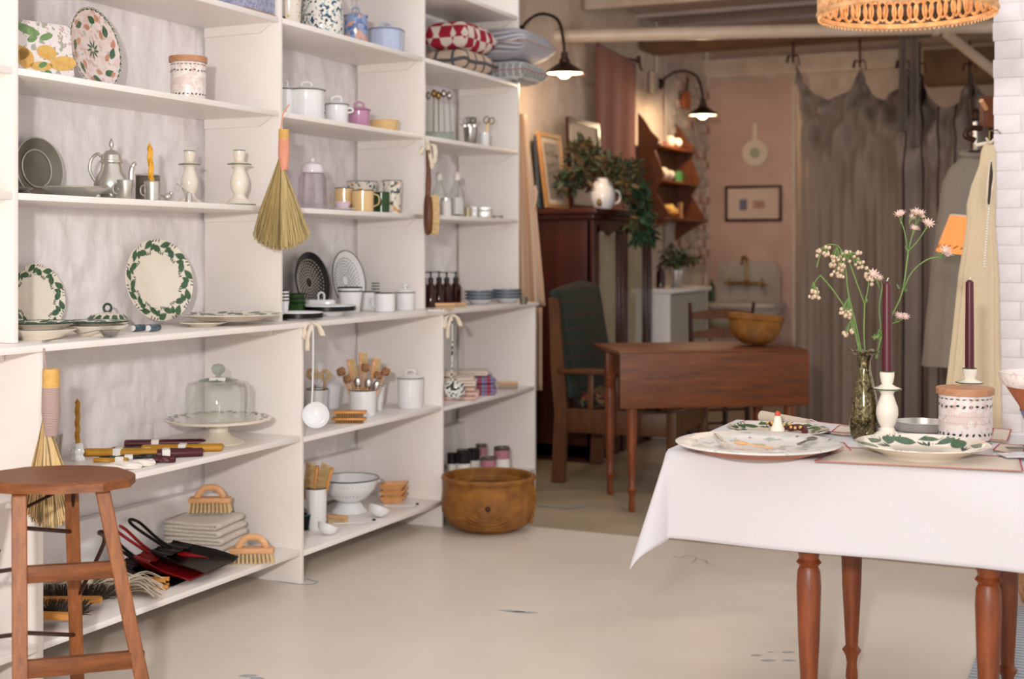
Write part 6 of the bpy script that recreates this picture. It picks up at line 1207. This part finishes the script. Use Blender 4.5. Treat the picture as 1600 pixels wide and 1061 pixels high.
ob('neck_block', LA([(0, zr(246, k)), (11 * k, zr(246, k)), (12 * k, zr(237, k)), (10 * k, zr(235, k)), (0, zr(235, k))], 24), m_mahog2, t); ob('rod', MB().tube([(0, 0, zr(236, k)), (0, 0, zr(190, k))], .011, 10), m_steel, t); ob('finial', LA([(0, zr(190, k)), (.024, zr(186, k)), (.026, zr(176, k)), (.012, zr(170, k)), (0, zr(169, k))], 16), m_iron, t); ob('stand', MB().tube([(0, 0, 0), (0, 0, zr(250, k))], .015, 10), m_iron, t); ob('base', LA([(0, 0), (.2, 0), (.2, .02), (.03, .04), (0, .04)], 24), m_iron, t)
# wooden board on the pier side with a hook
X, Y, k = PX0 - .036, 5.85, 5.5 / F; t = thing('hanging_rack', 'brown wooden rack with a black hook at the edge of the white pier', 'rack', (X, Y, zr(200, k)), TH); ob('board', MB().box(.07, .03, .13, (0, 0, .07), bev=.005), m_hutch, t); ob('peg', MB().tube([(-.02, -.02, .08), (-.055, -.06, .11)], .010, 8), m_beech, t); ob('hook', MB().tube(bez([(-.03, 0, .0), (-.08, 0, 0), (-.1, 0, -.03), (-.06, 0, -.05)], 5), .012, 8), m_iron, t)
# ecru dress hanging near
t, X, Y, z0, k = dress('ecru_dress', 'sheer ecru gauze dress on a hanger before the white pier', 5.15, [(226, 1537, 1553), (236, 1533, 1556), (258, 1530, 1556), (290, 1518, 1556), (320, 1511, 1555), (350, 1511, 1554), (385, 1506, 1556), (430, 1499, 1559), (520, 1490, 1560), (640, 1476, 1562), (700, 1472, 1563)], m_gauze, 1532, 226, .35, folds=15, amp=.08)
t['label'] = 'sheer ecru gauze dress with a row of tiny buttons before the white pier'
ob('armhole_edge', MB().tube(bez([((x - 1532) * k, -.045 - (.012 if 255 < y < 320 else 0), zr(y, k) - z0) for x, y in ((1541, 252), (1544, 275), (1541, 300), (1539, 322), (1535, 324), (1534, 305), (1536, 275), (1541, 252))], 4), .004, 6), m_tape, t)
ob('armhole', MB().prism([((x - 1532) * k, zr(y, k) - z0) for x, y in ((1541, 254), (1543, 275), (1540, 300), (1538, 320), (1536, 320), (1535, 303), (1537, 275))], -.060, -.052, lambda a, c, q: (a, q, c)), plain('painted_armhole_shade', '3a3026', .9), t)  # dark slab painting in the shade of the armhole opening
for i in range(22): ob('button', MB().ball(.0042, ((1534 - i * .45 - 1532) * k, -.075 - i * .0008, zr(328 + i * 4.2, k) - z0), 8, 6), m_paper, t)
h = thing('wooden_hanger', 'pale hanger with a white tie holding the ecru dress', 'hanger', (X, Y, z0), TH); ob('crossbar', MB().tube([((1524 - 1532) * k, 0, zr(227, k) - z0), ((1550 - 1532) * k, 0, zr(222, k) - z0)], .007, 8), m_tape, h); ob('tie', MB().tube(bez([((1538 - 1532) * k, -.02, zr(216, k) - z0), ((1543 - 1532) * k, -.02, zr(224, k) - z0), ((1550 - 1532) * k, -.02, zr(218, k) - z0)], 4), .009, 6, flat=.4), m_tape, h); ob('wire_hook', MB().tube([((1546 - 1532) * k, 0, zr(224, k) - z0), ((1546 - 1532) * k, 0, zr(205, k) - z0), ((1546 - 1532) * k + .03, .0, zr(203, k) - z0), ((1546 - 1532) * k + .10, .15, zr(203, k) - z0)], .003, 6), m_brass, h)
X, Y, k = atZ(1499, 5.9); t = thing('shaded_lamp', 'glowing orange paper lamp shade between the two dresses', 'lamp', (X, Y, zr(396, k)), rot=(0, .12, TH))
hs = 58 * k; sh = ob('shade', LA([(35 * k, 0), (35.5 * k, .002), (21 * k, hs), (20.5 * k, hs)], 40), m_shadeglow, t); ob('trim_ring', ring(21 * k, hs, .003), m_paper, sh)
b = MB()
for i in range(20): a = 2 * pi * i / 20; r = 34 * k; b.tube([(r * cos(a), r * sin(a), 5 * k), ((r - 1 * k) * cos(a + .12), (r - 1 * k) * sin(a + .12), 8 * k), ((r - 1.2 * k) * cos(a + .2), (r - 1.2 * k) * sin(a + .2), 10 * k)], .0035, 5)
ob('painted_strokes', b, plain('dark_brush_mark', '6a3c1c', .8), sh, kind='stuff'); ob('stem', MB().tube([(0, 0, hs * .4), (.02, .09, hs * .35), (.06, .12, hs * .3)], .008, 8), m_brass, t); ob('bulb', MB().ball(.03, (0, 0, hs * .5)), m_bulb, t)
ob('wall_arm', MB().tube([(.06, .12, hs * .3), (.32, .12, hs * .3)], .009, 8), m_brass, t)
light('POINT', 'shade_bulb', (X, Y, zr(396, k) + .09), 3, (1, .7, .4), shadow_soft_size=.03)
# rug and basket at the right edge
pts = [onh(x, y, 0) for x, y in ((1562, 941), (1538, 1061))]; X, Y, k = onh(1556, 945, 0)
t = thing('striped_rug', 'blue and white ribbed rug at the lower right edge of the floor', 'rug', (X, Y, 0)); ob('pile', MB().box(1.4, 1.9, .008, (.7, -.95, .004), bev=.002), m_rug, t)
X, Y, k = onh(1600, 945, 0); t = thing('wicker_basket', 'pale brown wicker basket on the floor at the far right', 'basket', (X + .15, Y + .1, .009), TH); ob('body', LA([(0, 0), (.17, 0), (.2, .09), (.19, .2), (.18, .2), (.18, .09), (0, .01)], 40), m_wicker, t); ob('rim', ring(.187, .2, .012, 40), m_wicker, t)
# ---------------- front table ----------------
HT = .732
Ax, Ay, _ = onh(1050, 703, HT); Yback = onh(1150, 656, HT)[1]
WT = 1.55; x0, x1, y0, y1 = Ax, Ax + WT, Ay, Yback
t = thing('dining_table', 'table with turned reddish legs under the white tablecloth', 'table', (x0, y0, 0)); O = Vector((x0, y0, 0))
ob('tabletop', MB().box(x1 - x0 - .012, y1 - y0 - .012, .022, ((x1 - x0) / 2, (y1 - y0) / 2, HT - .014), bev=.004), m_walnut, t)
lg = onh(1345, 1040, 0); lf = onh(1258, 1173, 0); rf = onh(1541, 1221, 0); rb = onh(1574, 1071, 0)
yb2 = min(lg[1], y1 - .06)
for (X, Y) in ((lf[0], y0 + .05), (lg[0], yb2), (rf[0], y0 + .05), (rf[0], yb2)): turnleg(t, X - O.x, Y - O.y, HT - .026, m_turned, .052, .205, .0285)
for sx, sy, cx_, cy_ in ((rf[0] - lf[0] - .06, .02, (lf[0] + rf[0]) / 2, y0 + .05), (rf[0] - lf[0] - .06, .02, (lf[0] + rf[0]) / 2, yb2), (.02, yb2 - y0 - .11, lf[0], (y0 + yb2) / 2 + .025), (.02, yb2 - y0 - .11, rf[0], (y0 + yb2) / 2 + .025)): ob('apron', MB().box(sx, sy, .1, (cx_ - O.x, cy_ - O.y, HT - .08)), m_turned, t)
# cloth: flat on top, hanging with a rounded edge, corners falling in a cone
D = .235
def drape(px, py):
    ox = px - x0 if px < x0 else (px - x1 if px > x1 else 0); oy = py - y0 if py < y0 else (py - y1 if py > y1 else 0)
    bx, by = min(max(px, x0), x1), min(max(py, y0), y1); r = hypot(ox, oy)
    if r < 1e-6: return (px, py, HT + .0015 * noise.noise(Vector((px * 9, py * 9, 1))))
    ux, uy = ox / r, oy / r; c2 = 2 * abs(ux * uy); al = .045 + .30 * max(0, (c2 - .4) / .6) ** 1.3; rad = .012
    # roll over the edge first, then hang at angle al from the vertical
    if r < rad * 1.57: th = r / rad; h, d = rad * sin(th), rad * (1 - cos(th))
    else: q_ = r - rad * 1.57; h, d = rad + q_ * sin(al), rad + q_ * cos(al)
    wob = .010 * sin((px + py) * 9) * min(1, r / .1) * (1 - c2); h += max(-.006, wob) + .004
    # close to a corner the flat flaps are pulled in toward the fold
    return (bx + ux * h, by + uy * h, HT + .002 - d)
b = MB(); NX, NY = 150, 96
def hem(u, v): 
    px = x0 - D + u * (x1 - x0 + 2 * D); py = y0 - D + v * (y1 - y0 + 2 * D); return drape(px, py)
b.sheet(hem, NX, NY); o = ob('tablecloth', b, m_linen, solid=.0016, ang=80); tag(o, 'white linen tablecloth hanging over the front table', 'tablecloth'); 
HC = HT + .0035
def nap(name, label, pts, cat='napkin', z=HC, mat=m_linen2, fold=1, group=None, dz=.0):
    # four corners given as table positions; thin cloth with a red scalloped border
    P4 = [Vector(onh(x, y, z)[:2]) for x, y in pts]; c = sum(P4, Vector((0, 0))) / 4; t = thing(name, label, cat, (c.x, c.y, z), group=group)
    def at(u, v, e=0): a = P4[0].lerp(P4[1], u); d = P4[3].lerp(P4[2], u); p = a.lerp(d, v) - c; return (p.x, p.y, .002 + dz + .0012 * noise.noise(Vector((u * 5, v * 5, len(label)))) + e)
    for i in range(fold): ob('cloth', MB().sheet(lambda u, v: at(u, v, i * .003), 16, 8), mat, t, solid=.0014)
    e = .003 * (fold - 1) + .0008; ring_ = [at(i / 40, 0, e) for i in range(40)] + [at(1, i / 16, e) for i in range(16)] + [at(1 - i / 40, 1, e) for i in range(40)] + [at(0, 1 - i / 16, e) for i in range(16)]
    ob('red_edging', MB().tube(ring_, .0008, 5, closed=True), m_redthread, t)
    b = MB()
    for s in (0, 1):
        for i in range(9): p = Vector(at(s, (i + .5) / 9, e)); b.ball(.003, p, 6, 4, .4)
    ob('red_scallops', b, m_redthread, t, kind='stuff'); return t
nap('table_runner', 'oat linen runner with red edging along the front of the cloth', ((1272, 722), (1598, 738), (1592, 716), (1318, 700)), 'runner')
nap('linen_napkin', 'oat napkin with red edge under the big speckled platter', ((1190, 712), (1330, 706), (1318, 693), (1200, 690)))
nap('linen_napkin', 'folded napkin with red edge left of the glass vase', ((1300, 679), (1336, 682), (1345, 673), (1312, 669)), fold=3)
nap('linen_napkin', 'napkin with scalloped red edge at the foot of the pier', ((1548, 690), (1574, 692), (1580, 674), (1552, 672)), fold=2)
nap('linen_napkin', 'napkin with red edge right of the canister at the table edge', ((1552, 705), (1600, 712), (1600, 697), (1562, 695)), fold=1)
nap('linen_napkin', 'white linen napkin lying at the back left of the table', ((1140, 668), (1215, 669), (1240, 659), (1165, 658)), mat=m_linen)
nap('linen_napkin', 'white linen napkin between the roll and the vase', ((1245, 672), (1300, 678), (1330, 668), (1262, 660)), mat=m_linen, fold=2)
# platter, plates
l, k = Cn(1186, 712, HC); k = onh(1186, 697, HC)[2]; X, Y, _ = onh(1184, 700, HC + .015)
t = thing('speckled_platter', 'large speckled white platter with bare terracotta underside at the left front', 'platter', (X, Y, HC + .001), TH); R_ = 123 * k
ob('body', LA([(R_ * .6, .012), (R_ * .98, .026), (R_, .029), (R_ * .97, .031), (R_ * .72, .022), (R_ * .6, .018), (0, .016)], 64), m_platter, t); ob('clay_base', LA([(0, .002), (R_ * .5, .0), (R_ * .62, .003), (R_ * .93, .0235), (R_ * .6, .0125), (0, .012)], 64), m_terra, t)
zp = HC + .018
def cutl(label, x1_, y1_, x2_, y2_, mat, kind):
    a = onh(x1_, y1_, zp + .014); c = onh(x2_, y2_, zp + .014); L_ = hypot(a[0] - c[0], a[1] - c[1]); an = atan2(c[1] - a[1], c[0] - a[0]); g = thing(kind, label, 'cutlery', (a[0], a[1], zp + .012), an, 'cutlery on the platter')
    ob('handle', MB().tube([(0, 0, .002), (L_ * .5, 0, .004), (L_ * .75, 0, .003)], [.006, .004, .004], 8, flat=.5), mat, g)
    if kind == 'fork': ob('tines', MB().box(L_ * .12, .018, .002, (L_ * .8, 0, .003)).tube([(L_ * .84, -.007, .003), (L_, -.007, .004)], .0012, 5).tube([(L_ * .84, 0, .003), (L_, 0, .004)], .0012, 5).tube([(L_ * .84, .007, .003), (L_, .007, .004)], .0012, 5), mat, g)
    else: ob('bowl', MB().ball(.016, (0, 0, 0), 12, 6, .3), mat, g, loc=(L_ * .86, 0, .005)).scale = (1.3, .8, 1)
cutl('pewter fork lying at the left on the speckled platter', 1118, 678, 1134, 696, m_pewter, 'fork'); cutl('small spoon with bone coloured handle lying at the centre of the platter', 1205, 700, 1150, 693, m_beech, 'spoon'); cutl('dark pewter spoon on the right side of the platter', 1248, 694, 1272, 686, m_pewterdk, 'spoon')
X, Y, _ = onh(1441, 702, HC + .02); k = onh(1441, 702, HC)[2]; plate('leaf_plate', 'cream plate painted with big green leaves at the front beside the canister', (X, Y, HC + .002), 98 * k, m_creamware, .034, 11, s=1.35, seed=6, rz=.4)
X, Y, _ = onh(1215, 672, HC + .015); k = onh(1215, 672, HC)[2]; plate('leaf_plate', 'cream plate with green leaf ring behind the platter, figure standing on it', (X, Y, HC + .003), 76 * k, m_creamware, .018, 12, s=1.2, seed=7)
X, Y, k = onh(1215, 673, HC + .012); t = thing('goose_ornament', 'little white bird figure with orange head and dark foot on the rear plate', 'figurine', (X, Y, HC + .0095), TH)
ob('body', LA([(0, .002), (11 * k, .002), (11 * k, 5 * k), (7 * k, 12 * k), (5.5 * k, 22 * k), (4 * k, 25 * k), (0, 26 * k)], 20), m_creamware, t); ob('head', MB().ball(4.6 * k, (0, 0, 27 * k), 14, 8), plain('orange_glaze', 'd2452a', .3), t); ob('beak', MB().tube([(0, 0, 30 * k), (0, 0, 33 * k)], [2.4 * k, .6 * k], 8), plain('orange_glaze', 'd2452a', .3), t); ob('dark_tail', MB().ball(6 * k, (4 * k, 0, 4 * k), 12, 6, .5), m_navy, t)
a = onh(1190, 661, HC); c = onh(1252, 669, HC); k = a[2]; an = atan2(c[1] - a[1], c[0] - a[0]); L_ = hypot(a[0] - c[0], a[1] - c[1]) * 1.15
t = thing('linen_roll', 'rolled oat linen bundle lying at the back of the table', 'roll', (a[0], a[1] + .0, HC + .003), an); ob('cloth', MB().tube([(0, 0, 9 * k), (L_, 0, 7 * k)], [8.8 * k, 6.6 * k], 18), m_linen2, t)
a2 = onh(1203, 669, HC + .006); t = thing('embroidered_ribbon', 'burgundy embroidered strip wound beside the linen roll', 'ribbon', (a2[0], a2[1], HC + .003), an - .1); q = random.Random(5)
ob('strip', MB().tube(bez([(i * .018, .010 * sin(i * 2.1), .013 + .005 * sin(i * 1.3)) for i in range(9)], 4), .009, 8), m_wax_r, t); b = MB()
for i in range(14): b.ball(.0045, (i * .010, .008 * sin(i * 1.7) - .010, .020 + .003 * sin(i)), 6, 4)
ob('stitched_dots', b, m_fruity, t, kind='stuff')
t = thing('burgundy_pencil', 'burgundy tapered stick tied with cream string at the end of the roll', 'ornament', (*onh(1257, 664, HC + .006)[:2], HC + .007), an - .35); ob('stick', MB().tube([(0, 0, 0), (.04, 0, 0), (.055, 0, -.002)], [.006, .005, .002], 8), m_wax_r, t); ob('string', MB().tube(bez([(.005, 0, .006), (.0, .02, .014), (.03, .035, .004), (.06, .02, 0)], 5), .0012, 5), m_tape, t)
# vase with flowers
X, Y, k = onh(1350, 684, HC); t = thing('mercury_vase', 'dark speckled mercury glass vase with ruffled neck', 'vase', (X, Y, HC + .001), TH)
ob('body', LA([(0, 0), (19 * k, 0), (21 * k, 5 * k), (23 * k, 25 * k), (21 * k, 55 * k), (15 * k, 85 * k), (10.5 * k, 105 * k), (9.5 * k, 118 * k), (13 * k, 128 * k), (23 * k, 134 * k), (24 * k, 136 * k), (12 * k, 130 * k), (8 * k, 118 * k), (8 * k, 105 * k), (0, 60 * k)], 64, fn=lambda r, z, a: (r * (1 + (.07 * cos(8 * a) if z > 126 * k else 0)), z + (.0022 * cos(8 * a) if z > 130 * k else 0))), m_mercury, t)
vx, vy, vk = X, Y, k
fb = thing('astrantia_bouquet', 'bunch of pale pink and green wild flowers in the mercury vase', 'flowers', (X, Y, HC + 80 * k), TH)
def P3(x, y, d=0): return Vector(((x - 1350) * vk, d, zr(y, vk) - HC - 80 * vk))
def stem(pts, r=.0022, d=0): ob('stem', MB().tube(bez([P3(*p[:2], (p[2] if len(p) > 2 else 0)) for p in pts], 6), [r * 1.2] + [r] * (6 * (len(pts) - 1)), 7), m_stem, fb)
BUD = MB().ball(.0062, (0, 0, .004), 8, 6, 1.2).mesh('flower_bud', m_bud); HB = MB()
for i in range(9): a = 2 * pi * i / 9; HB.add([(0, 0, .002), (.006 * cos(a - .3), .006 * sin(a - .3), .005), (.013 * cos(a), .013 * sin(a), .007), (.006 * cos(a + .3), .006 * sin(a + .3), .005)], [(0, 1, 2, 3)])
HB.ball(.006, (0, 0, .006), 8, 5, .8); HEAD = HB.mesh('flower_head', m_petal)
def buds(cx_, cy_, n, sp, seed, mesh=None, org=None):
    q = random.Random(seed)
    for i in range(n):
        x = cx_ + q.uniform(-sp, sp); y = cy_ + q.uniform(-sp, sp) * .8; d = q.uniform(-.012, .012); o = ob('flower_bud' if not mesh else 'flower_head', mesh or BUD, None, fb, loc=P3(x, y, d)); o.rotation_euler = (q.uniform(.2, 1.2), q.uniform(-.6, .6), 0); s = q.uniform(.85, 1.25) * (1.15 if mesh else .85); o.scale = (s,) * 3
        if org: ob('stalk', MB().tube([P3(*org), P3((x + org[0]) / 2, (y + org[1]) / 2 - 2, d), P3(x, y, d)], .0010, 5), m_stem, fb)
stem([(1352, 560), (1350, 520), (1351, 475)]); stem([(1351, 475), (1340, 445), (1327, 410), (1320, 400)], .0018); stem([(1351, 475), (1356, 452), (1359, 425)], .0018); stem([(1348, 560), (1338, 510), (1326, 460), (1322, 425)], .0020); stem([(1346, 555), (1336, 515), (1330, 480), (1326, 462)], .0018)
stem([(1345, 560), (1330, 500), (1305, 458), (1282, 430)], .0020); stem([(1320, 402), (1310, 385), (1292, 383), (1282, 398), (1276, 418)], .0016); stem([(1282, 430), (1274, 440), (1271, 455)], .0014); stem([(1322, 425), (1320, 402), (1330, 396)], .0015)
stem([(1370, 560), (1376, 520), (1374, 480), (1379, 445)], .0020); stem([(1368, 560), (1378, 525), (1395, 490), (1410, 455), (1419, 395)], .0023); stem([(1410, 455), (1425, 425), (1448, 406), (1468, 401)], .0019); stem([(1419, 395), (1414, 365), (1408, 345)], .0016); stem([(1419, 393), (1426, 365), (1432, 345)], .0016); stem([(1419, 393), (1435, 375), (1448, 355)], .0016); stem([(1419, 393), (1424, 372), (1430, 360)], .0014); stem([(1376, 520), (1392, 507), (1405, 502)], .0014)
for a in ((1285, 396, 10, 10, 1, (1292, 384)), (1303, 408, 14, 12, 2, (1308, 386)), (1308, 425, 12, 11, 3, (1320, 402)), (1330, 404, 12, 14, 4, (1324, 398)), (1345, 415, 6, 8, 5, (1330, 398)), (1273, 461, 12, 8, 6, (1271, 440)), (1321, 490, 12, 10, 7, (1326, 465)), (1324, 520, 8, 7, 8, (1330, 500)), (1362, 440, 8, 8, 9, (1359, 425)), (1352, 434, 5, 6, 10, (1357, 420))): buds(*a[:5], None, a[5])
for a in ((1408, 336, 3, 4, 21, (1408, 350)), (1424, 335, 4, 6, 22, (1420, 350)), (1438, 338, 3, 5, 23, (1432, 352)), (1449, 348, 3, 4, 24, (1448, 358)), (1432, 356, 3, 5, 25, (1426, 368)), (1474, 396, 3, 5, 26, (1466, 402)), (1484, 400, 2, 3, 27, (1470, 402)), (1368, 432, 3, 6, 28, (1374, 450)), (1414, 496, 2, 2, 29, (1404, 503)), (1404, 496, 2, 3, 30, (1398, 505)), (1375, 436, 1, 1, 31, (1378, 446))): buds(*a[:5], HEAD, a[5])
foliage(fb, 'leaf_tufts', 60, lambda q: (P3(*q.choice([(1419, 393), (1351, 475), (1368, 530), (1410, 455), (1378, 525), (1322, 402), (1470, 402)]), 0) + Vector((q.uniform(-.006, .006), q.uniform(-.006, .006), q.uniform(-.004, .006))), (0, 0, 1)), [m_stem], (.012, .022), 3)
# candlesticks with burgundy candles
def taper(loc, h, r, label):
    t = thing('burgundy_candle', label, 'candle', loc, TH); ob('wax', LA([(0, 0), (r, 0), (r * .96, h * .5), (r * .86, h * .97), (r * .5, h - .002), (0, h)], 24), m_wax_r, t); ob('wick', MB().tube([(0, 0, h - .002), (.002, 0, h + .006), (.004, 0, h + .008)], .0012, 6), m_paper, t); return t
X, Y, k = onh(1386, 688, HC); t = candlestick((X, Y, HC + .001), 107 * k, 'white glazed candlestick with green ring in front of the vase', s=1.0); taper((X, Y, HC + 99 * k), 150 * k, 7.6 * k, 'tall burgundy candle in the front candlestick')
X, Y, k = onh(1515, 664, HC); candlestick((X, Y, HC + .001), 88 * k, 'white glazed candlestick with green rings behind the flowered canister', s=1.15); taper((X, Y, HC + 81 * k), 146 * k, 7.0 * k, 'tall burgundy candle behind the flowered canister')
X, Y, k = onh(1508, 686, HC); canister((X, Y, HC + .002), 40 * k, 80 * k, 'flowered ceramic canister with wooden lid on the front table')
X, Y, k = onh(1440, 672, HC); t = thing('tin_dish', 'oval pewter dish behind the front candlestick', 'dish', (X, Y, HC + .001), TH); ob('body', LA([(0, 0), (40 * k, 0), (44 * k, 12 * k), (46 * k, 13 * k), (43 * k, 14 * k), (40 * k, 4 * k), (0, 3 * k)], 40), m_pewter, t).scale = (1, .9, 1)
X, Y, k = onh(1640, 706, HC); t = thing('terracotta_bowl', 'tall flared terracotta bowl with white speckled rim cut off by the right edge', 'bowl', (X, Y, HC + .001), TH)
ob('body', LA([(0, 0), (24 * k, 0), (28 * k, 30 * k), (46 * k, 72 * k), (66 * k, 103 * k), (62 * k, 103 * k), (42 * k, 72 * k), (22 * k, 10 * k), (0, 8 * k)], 48), m_terra, t); ob('glazed_rim', LA([(62 * k, 99 * k), (69 * k, 104 * k), (75 * k, 116 * k), (76 * k, 122 * k), (73 * k, 123 * k), (60 * k, 101 * k)], 48), m_canister, t)
ob('blue_drip', LA([(29.4 * k, 30 * k), (38 * k, 50 * k), (44 * k, 64 * k)], 48), m_bluedk, t)
X, Y, k = onh(1592, 716, HC); t = thing('crumpled_cloth', 'crumpled white cloth and dull knife blade at the right table edge', 'cloth', (X + .01, Y, HC + .004), TH); ob('cloth', MB().sheet(lambda u, v: ((u - .5) * .11, (v - .5) * .07, .004 + .008 * abs(noise.noise(Vector((u * 5, v * 5, 2)))) * (4 * u * (1 - u) * 4 * v * (1 - v)) ** .3), 24, 16), m_linen, t, solid=.002)
X, Y, k = onh(1583, 699, HC + .01); t = thing('pewter_knife', 'dull pewter blade lying on the napkin at the right table edge', 'cutlery', (X + .03, Y + .01, HC + .010), TH + .1); ob('blade', MB().box(.10, .022, .003, (0, 0, 0), bev=.001), m_pewterdk, t)
# wicker pendant shade
X, Y, k = atZ(1416, 3.1); t = thing('wicker_pendant', 'woven wicker pendant lamp shade hanging at the top of the view', 'lamp', (X, Y, zr(19, k)), TH); R1 = 136 * k
def wring(r, z, th=.004): return [(r * cos(2 * pi * i / 48), r * sin(2 * pi * i / 48), z) for i in range(48)]
ob('lower_rim', MB().tube(wring(R1 * .985, 0), .006, 6, closed=True), m_wicker, t); ob('outer_rim', MB().tube(wring(R1, .066), .007, 6, closed=True), m_wickergrey, t)
b = MB()
for i in range(110): a = 2 * pi * i / 110; b.tube([(R1 * .985 * cos(a), R1 * .985 * sin(a), 0), (R1 * .985 * cos(a + .028), R1 * .985 * sin(a + .028), -.012), (R1 * .985 * cos(a + .057), R1 * .985 * sin(a + .057), 0)], .0018, 5)
ob('scalloped_edge', b, m_wicker, t, kind='stuff'); b = MB()
for i in range(34):
    a = 2 * pi * i / 34; rm, zm = R1 * .98, .034; b.tube([(rm * .985 * cos(a + .092 + .06 * sin(j * pi / 6)), rm * .985 * sin(a + .092 + .06 * sin(j * pi / 6)), zm + .004 + .024 * cos(j * pi / 6)) for j in range(12)], .0034, 6, closed=True, up=(1, 0, 0)); b.tube([(rm * cos(a + .07 * sin(j * pi / 6)), rm * sin(a + .07 * sin(j * pi / 6)), zm + .026 * cos(j * pi / 6)) for j in range(12)], .0042, 6, closed=True, up=(1, 0, 0))
    for q_ in range(4): a2 = a + q_ * .046; rm2 = R1 * .80; b.tube([(rm2 * cos(a2 + .05 * sin(j * pi / 4)), rm2 * sin(a2 + .05 * sin(j * pi / 4)), .10 + .02 * cos(j * pi / 4)) for j in range(8)], .003, 5, closed=True, up=(1, 0, 0))
ob('loop_weave', b, m_wicker, t, kind='stuff'); b = MB()
for i in range(64):
    a = 2 * pi * i / 64
    for s in (-1, 1): b.tube([(R1 * cos(a), R1 * sin(a), .066), (R1 * .88 * cos(a + s * .15), R1 * .88 * sin(a + s * .15), .11), (R1 * .6 * cos(a + s * .3), R1 * .6 * sin(a + s * .3), .17), (R1 * .2 * cos(a + s * .45), R1 * .2 * sin(a + s * .45), .21)], .0032, 5)
ob('woven_crown', b, m_wickergrey, t, kind='stuff'); ob('cord', MB().tube([(0, 0, .2), (0, 0, 1.2)], .004, 6), m_iron, t); ob('bulb', MB().ball(.03, (0, 0, .13)), m_bulb, t)
light('POINT', 'pendant_bulb', (X, Y, zr(19, k) + .09), 1.6, (1, .62, .35), shadow_soft_size=.03)
# wooden stool
Zs = 3.35; ks = Zs / F
t = thing('wooden_stool', 'reddish oak kitchen stool with octagonal seat at the lower left', 'stool', (*camxy((72 - CX) * ks, Zs + .02), 0), TH)
hs_ = zr(744, ks); cxs = 72
def LX(px, yo=0): return (px - CX) * (Zs + .02 + yo) / F - (cxs - CX) * ks
oct_ = []
for a, r in ((-10, .205), (14, .200), (48, .19), (80, .175), (100, .175), (132, .19), (166, .200), (190, .205), (212, .19), (250, .155), (290, .155), (326, .185)): oct_.append((r * cos(radians(a)) + LX(86), r * sin(radians(a)) * .92))
b = MB(); n = len(oct_); sc_ = .96; vs = [(x, y, hs_ - .026) for x, y in oct_] + [(x, y, hs_ - .006) for x, y in oct_] + [(x * sc_ + LX(86) * .04, y * sc_, hs_) for x, y in oct_] + [(x * .5 + LX(86) * .5, y * .5, hs_ - .003) for x, y in oct_] + [(LX(86), 0, hs_ - .005)]
fs = [tuple(range(n - 1, -1, -1))] + [(k2 * n + i, k2 * n + (i + 1) % n, (k2 + 1) * n + (i + 1) % n, (k2 + 1) * n + i) for k2 in range(3) for i in range(n)] + [(3 * n + i, 3 * n + (i + 1) % n, 4 * n) for i in range(n)]
b.add(vs, fs); ob('seat', b, m_stool2, t, ang=30)
# legs: splayed square posts; a = right, b = front, c = back, d = left
tops = {'a': (LX(158, -.02), -.02), 'b': (LX(30, -.13), -.13), 'c': (LX(111, .13), .13), 'd': (LX(-12, .03), .03)}; bots = {'a': (LX(243, -.045), -.045), 'b': (LX(32, -.25), -.25), 'c': (LX(122, .24), .24), 'd': (LX(-92, .05), .05)}
def lp(q_, z): f = 1 - z / (hs_ - .02); a, c = tops[q_], bots[q_]; return Vector((a[0] + (c[0] - a[0]) * f, a[1] + (c[1] - a[1]) * f, z))
for q_ in 'abcd':
    p0, p1 = lp(q_, 0), lp(q_, hs_ - .027); b = MB(); ax = radians(20)
    vs = [p + Vector((cos(ax + pi / 4 + j * pi / 2) * .0255, sin(ax + pi / 4 + j * pi / 2) * .0255, 0)) for p in (p0, p1) for j in range(4)]
    b.add(vs, [(3, 2, 1, 0), (4, 5, 6, 7)] + [(j, (j + 1) % 4, 4 + (j + 1) % 4, 4 + j) for j in range(4)]); o = ob('leg', b, m_stool, t, ang=20); m = o.modifiers.new('bevel', 'BEVEL'); m.width = .003; m.segments = 2
def rung(qa, qb, za, zb, h, d, mat=m_stool2):
    p, q2 = lp(qa, za), lp(qb, zb); dd = (q2 - p); L_ = dd.length; an = atan2(dd.y, dd.x); o = ob('rung', MB().box(L_ + .03, d, h, (0, 0, 0), bev=.004), mat, t, loc=(p + q2) / 2, rot=(0, -math.asin(dd.z / L_), an))
def zfor(y, yo): return EYE - (y - HY) * (Zs + .02 + yo) / F
rung('b', 'a', zfor(907, -.22), zfor(889, -.03), .042, .022); rung('b', 'a', zfor(1056, -.25), zfor(1030, -.04), .044, .022)
def rod(p, q2, r=.0055): ob('iron_brace', MB().tube([p, q2], r, 8), m_iron, t)
rod(lp('b', zfor(832, -.2)), lp('c', zfor(828, .18))); rod(lp('b', zfor(998, -.24)), lp('c', zfor(990, .22))); rod(lp('d', zfor(900, .03)), lp('b', zfor(897, -.22))); rod(lp('d', zfor(1005, .03)), lp('b', zfor(1000, -.24)))
rod(Vector((LX(112), .05, hs_ - .026)), lp('b', zfor(802, -.17)), .0045); rod(Vector((LX(140), .0, hs_ - .026)), lp('a', zfor(775, -.02)), .0045); rod(Vector((LX(95), .1, hs_ - .026)), lp('c', zfor(818, .17)), .0045)
ob('iron_brace', MB().tube(bez([lp('c', zfor(940, .2)), Vector((LX(143), .1, zfor(850, .1))), Vector((LX(155), .0, zfor(832, 0))), lp('a', zfor(834, -.02))], 6), .0055, 8), m_iron, t); rod(lp('d', zfor(930, .03)), Vector((LX(22), -.1, zfor(860, -.1))), .005)
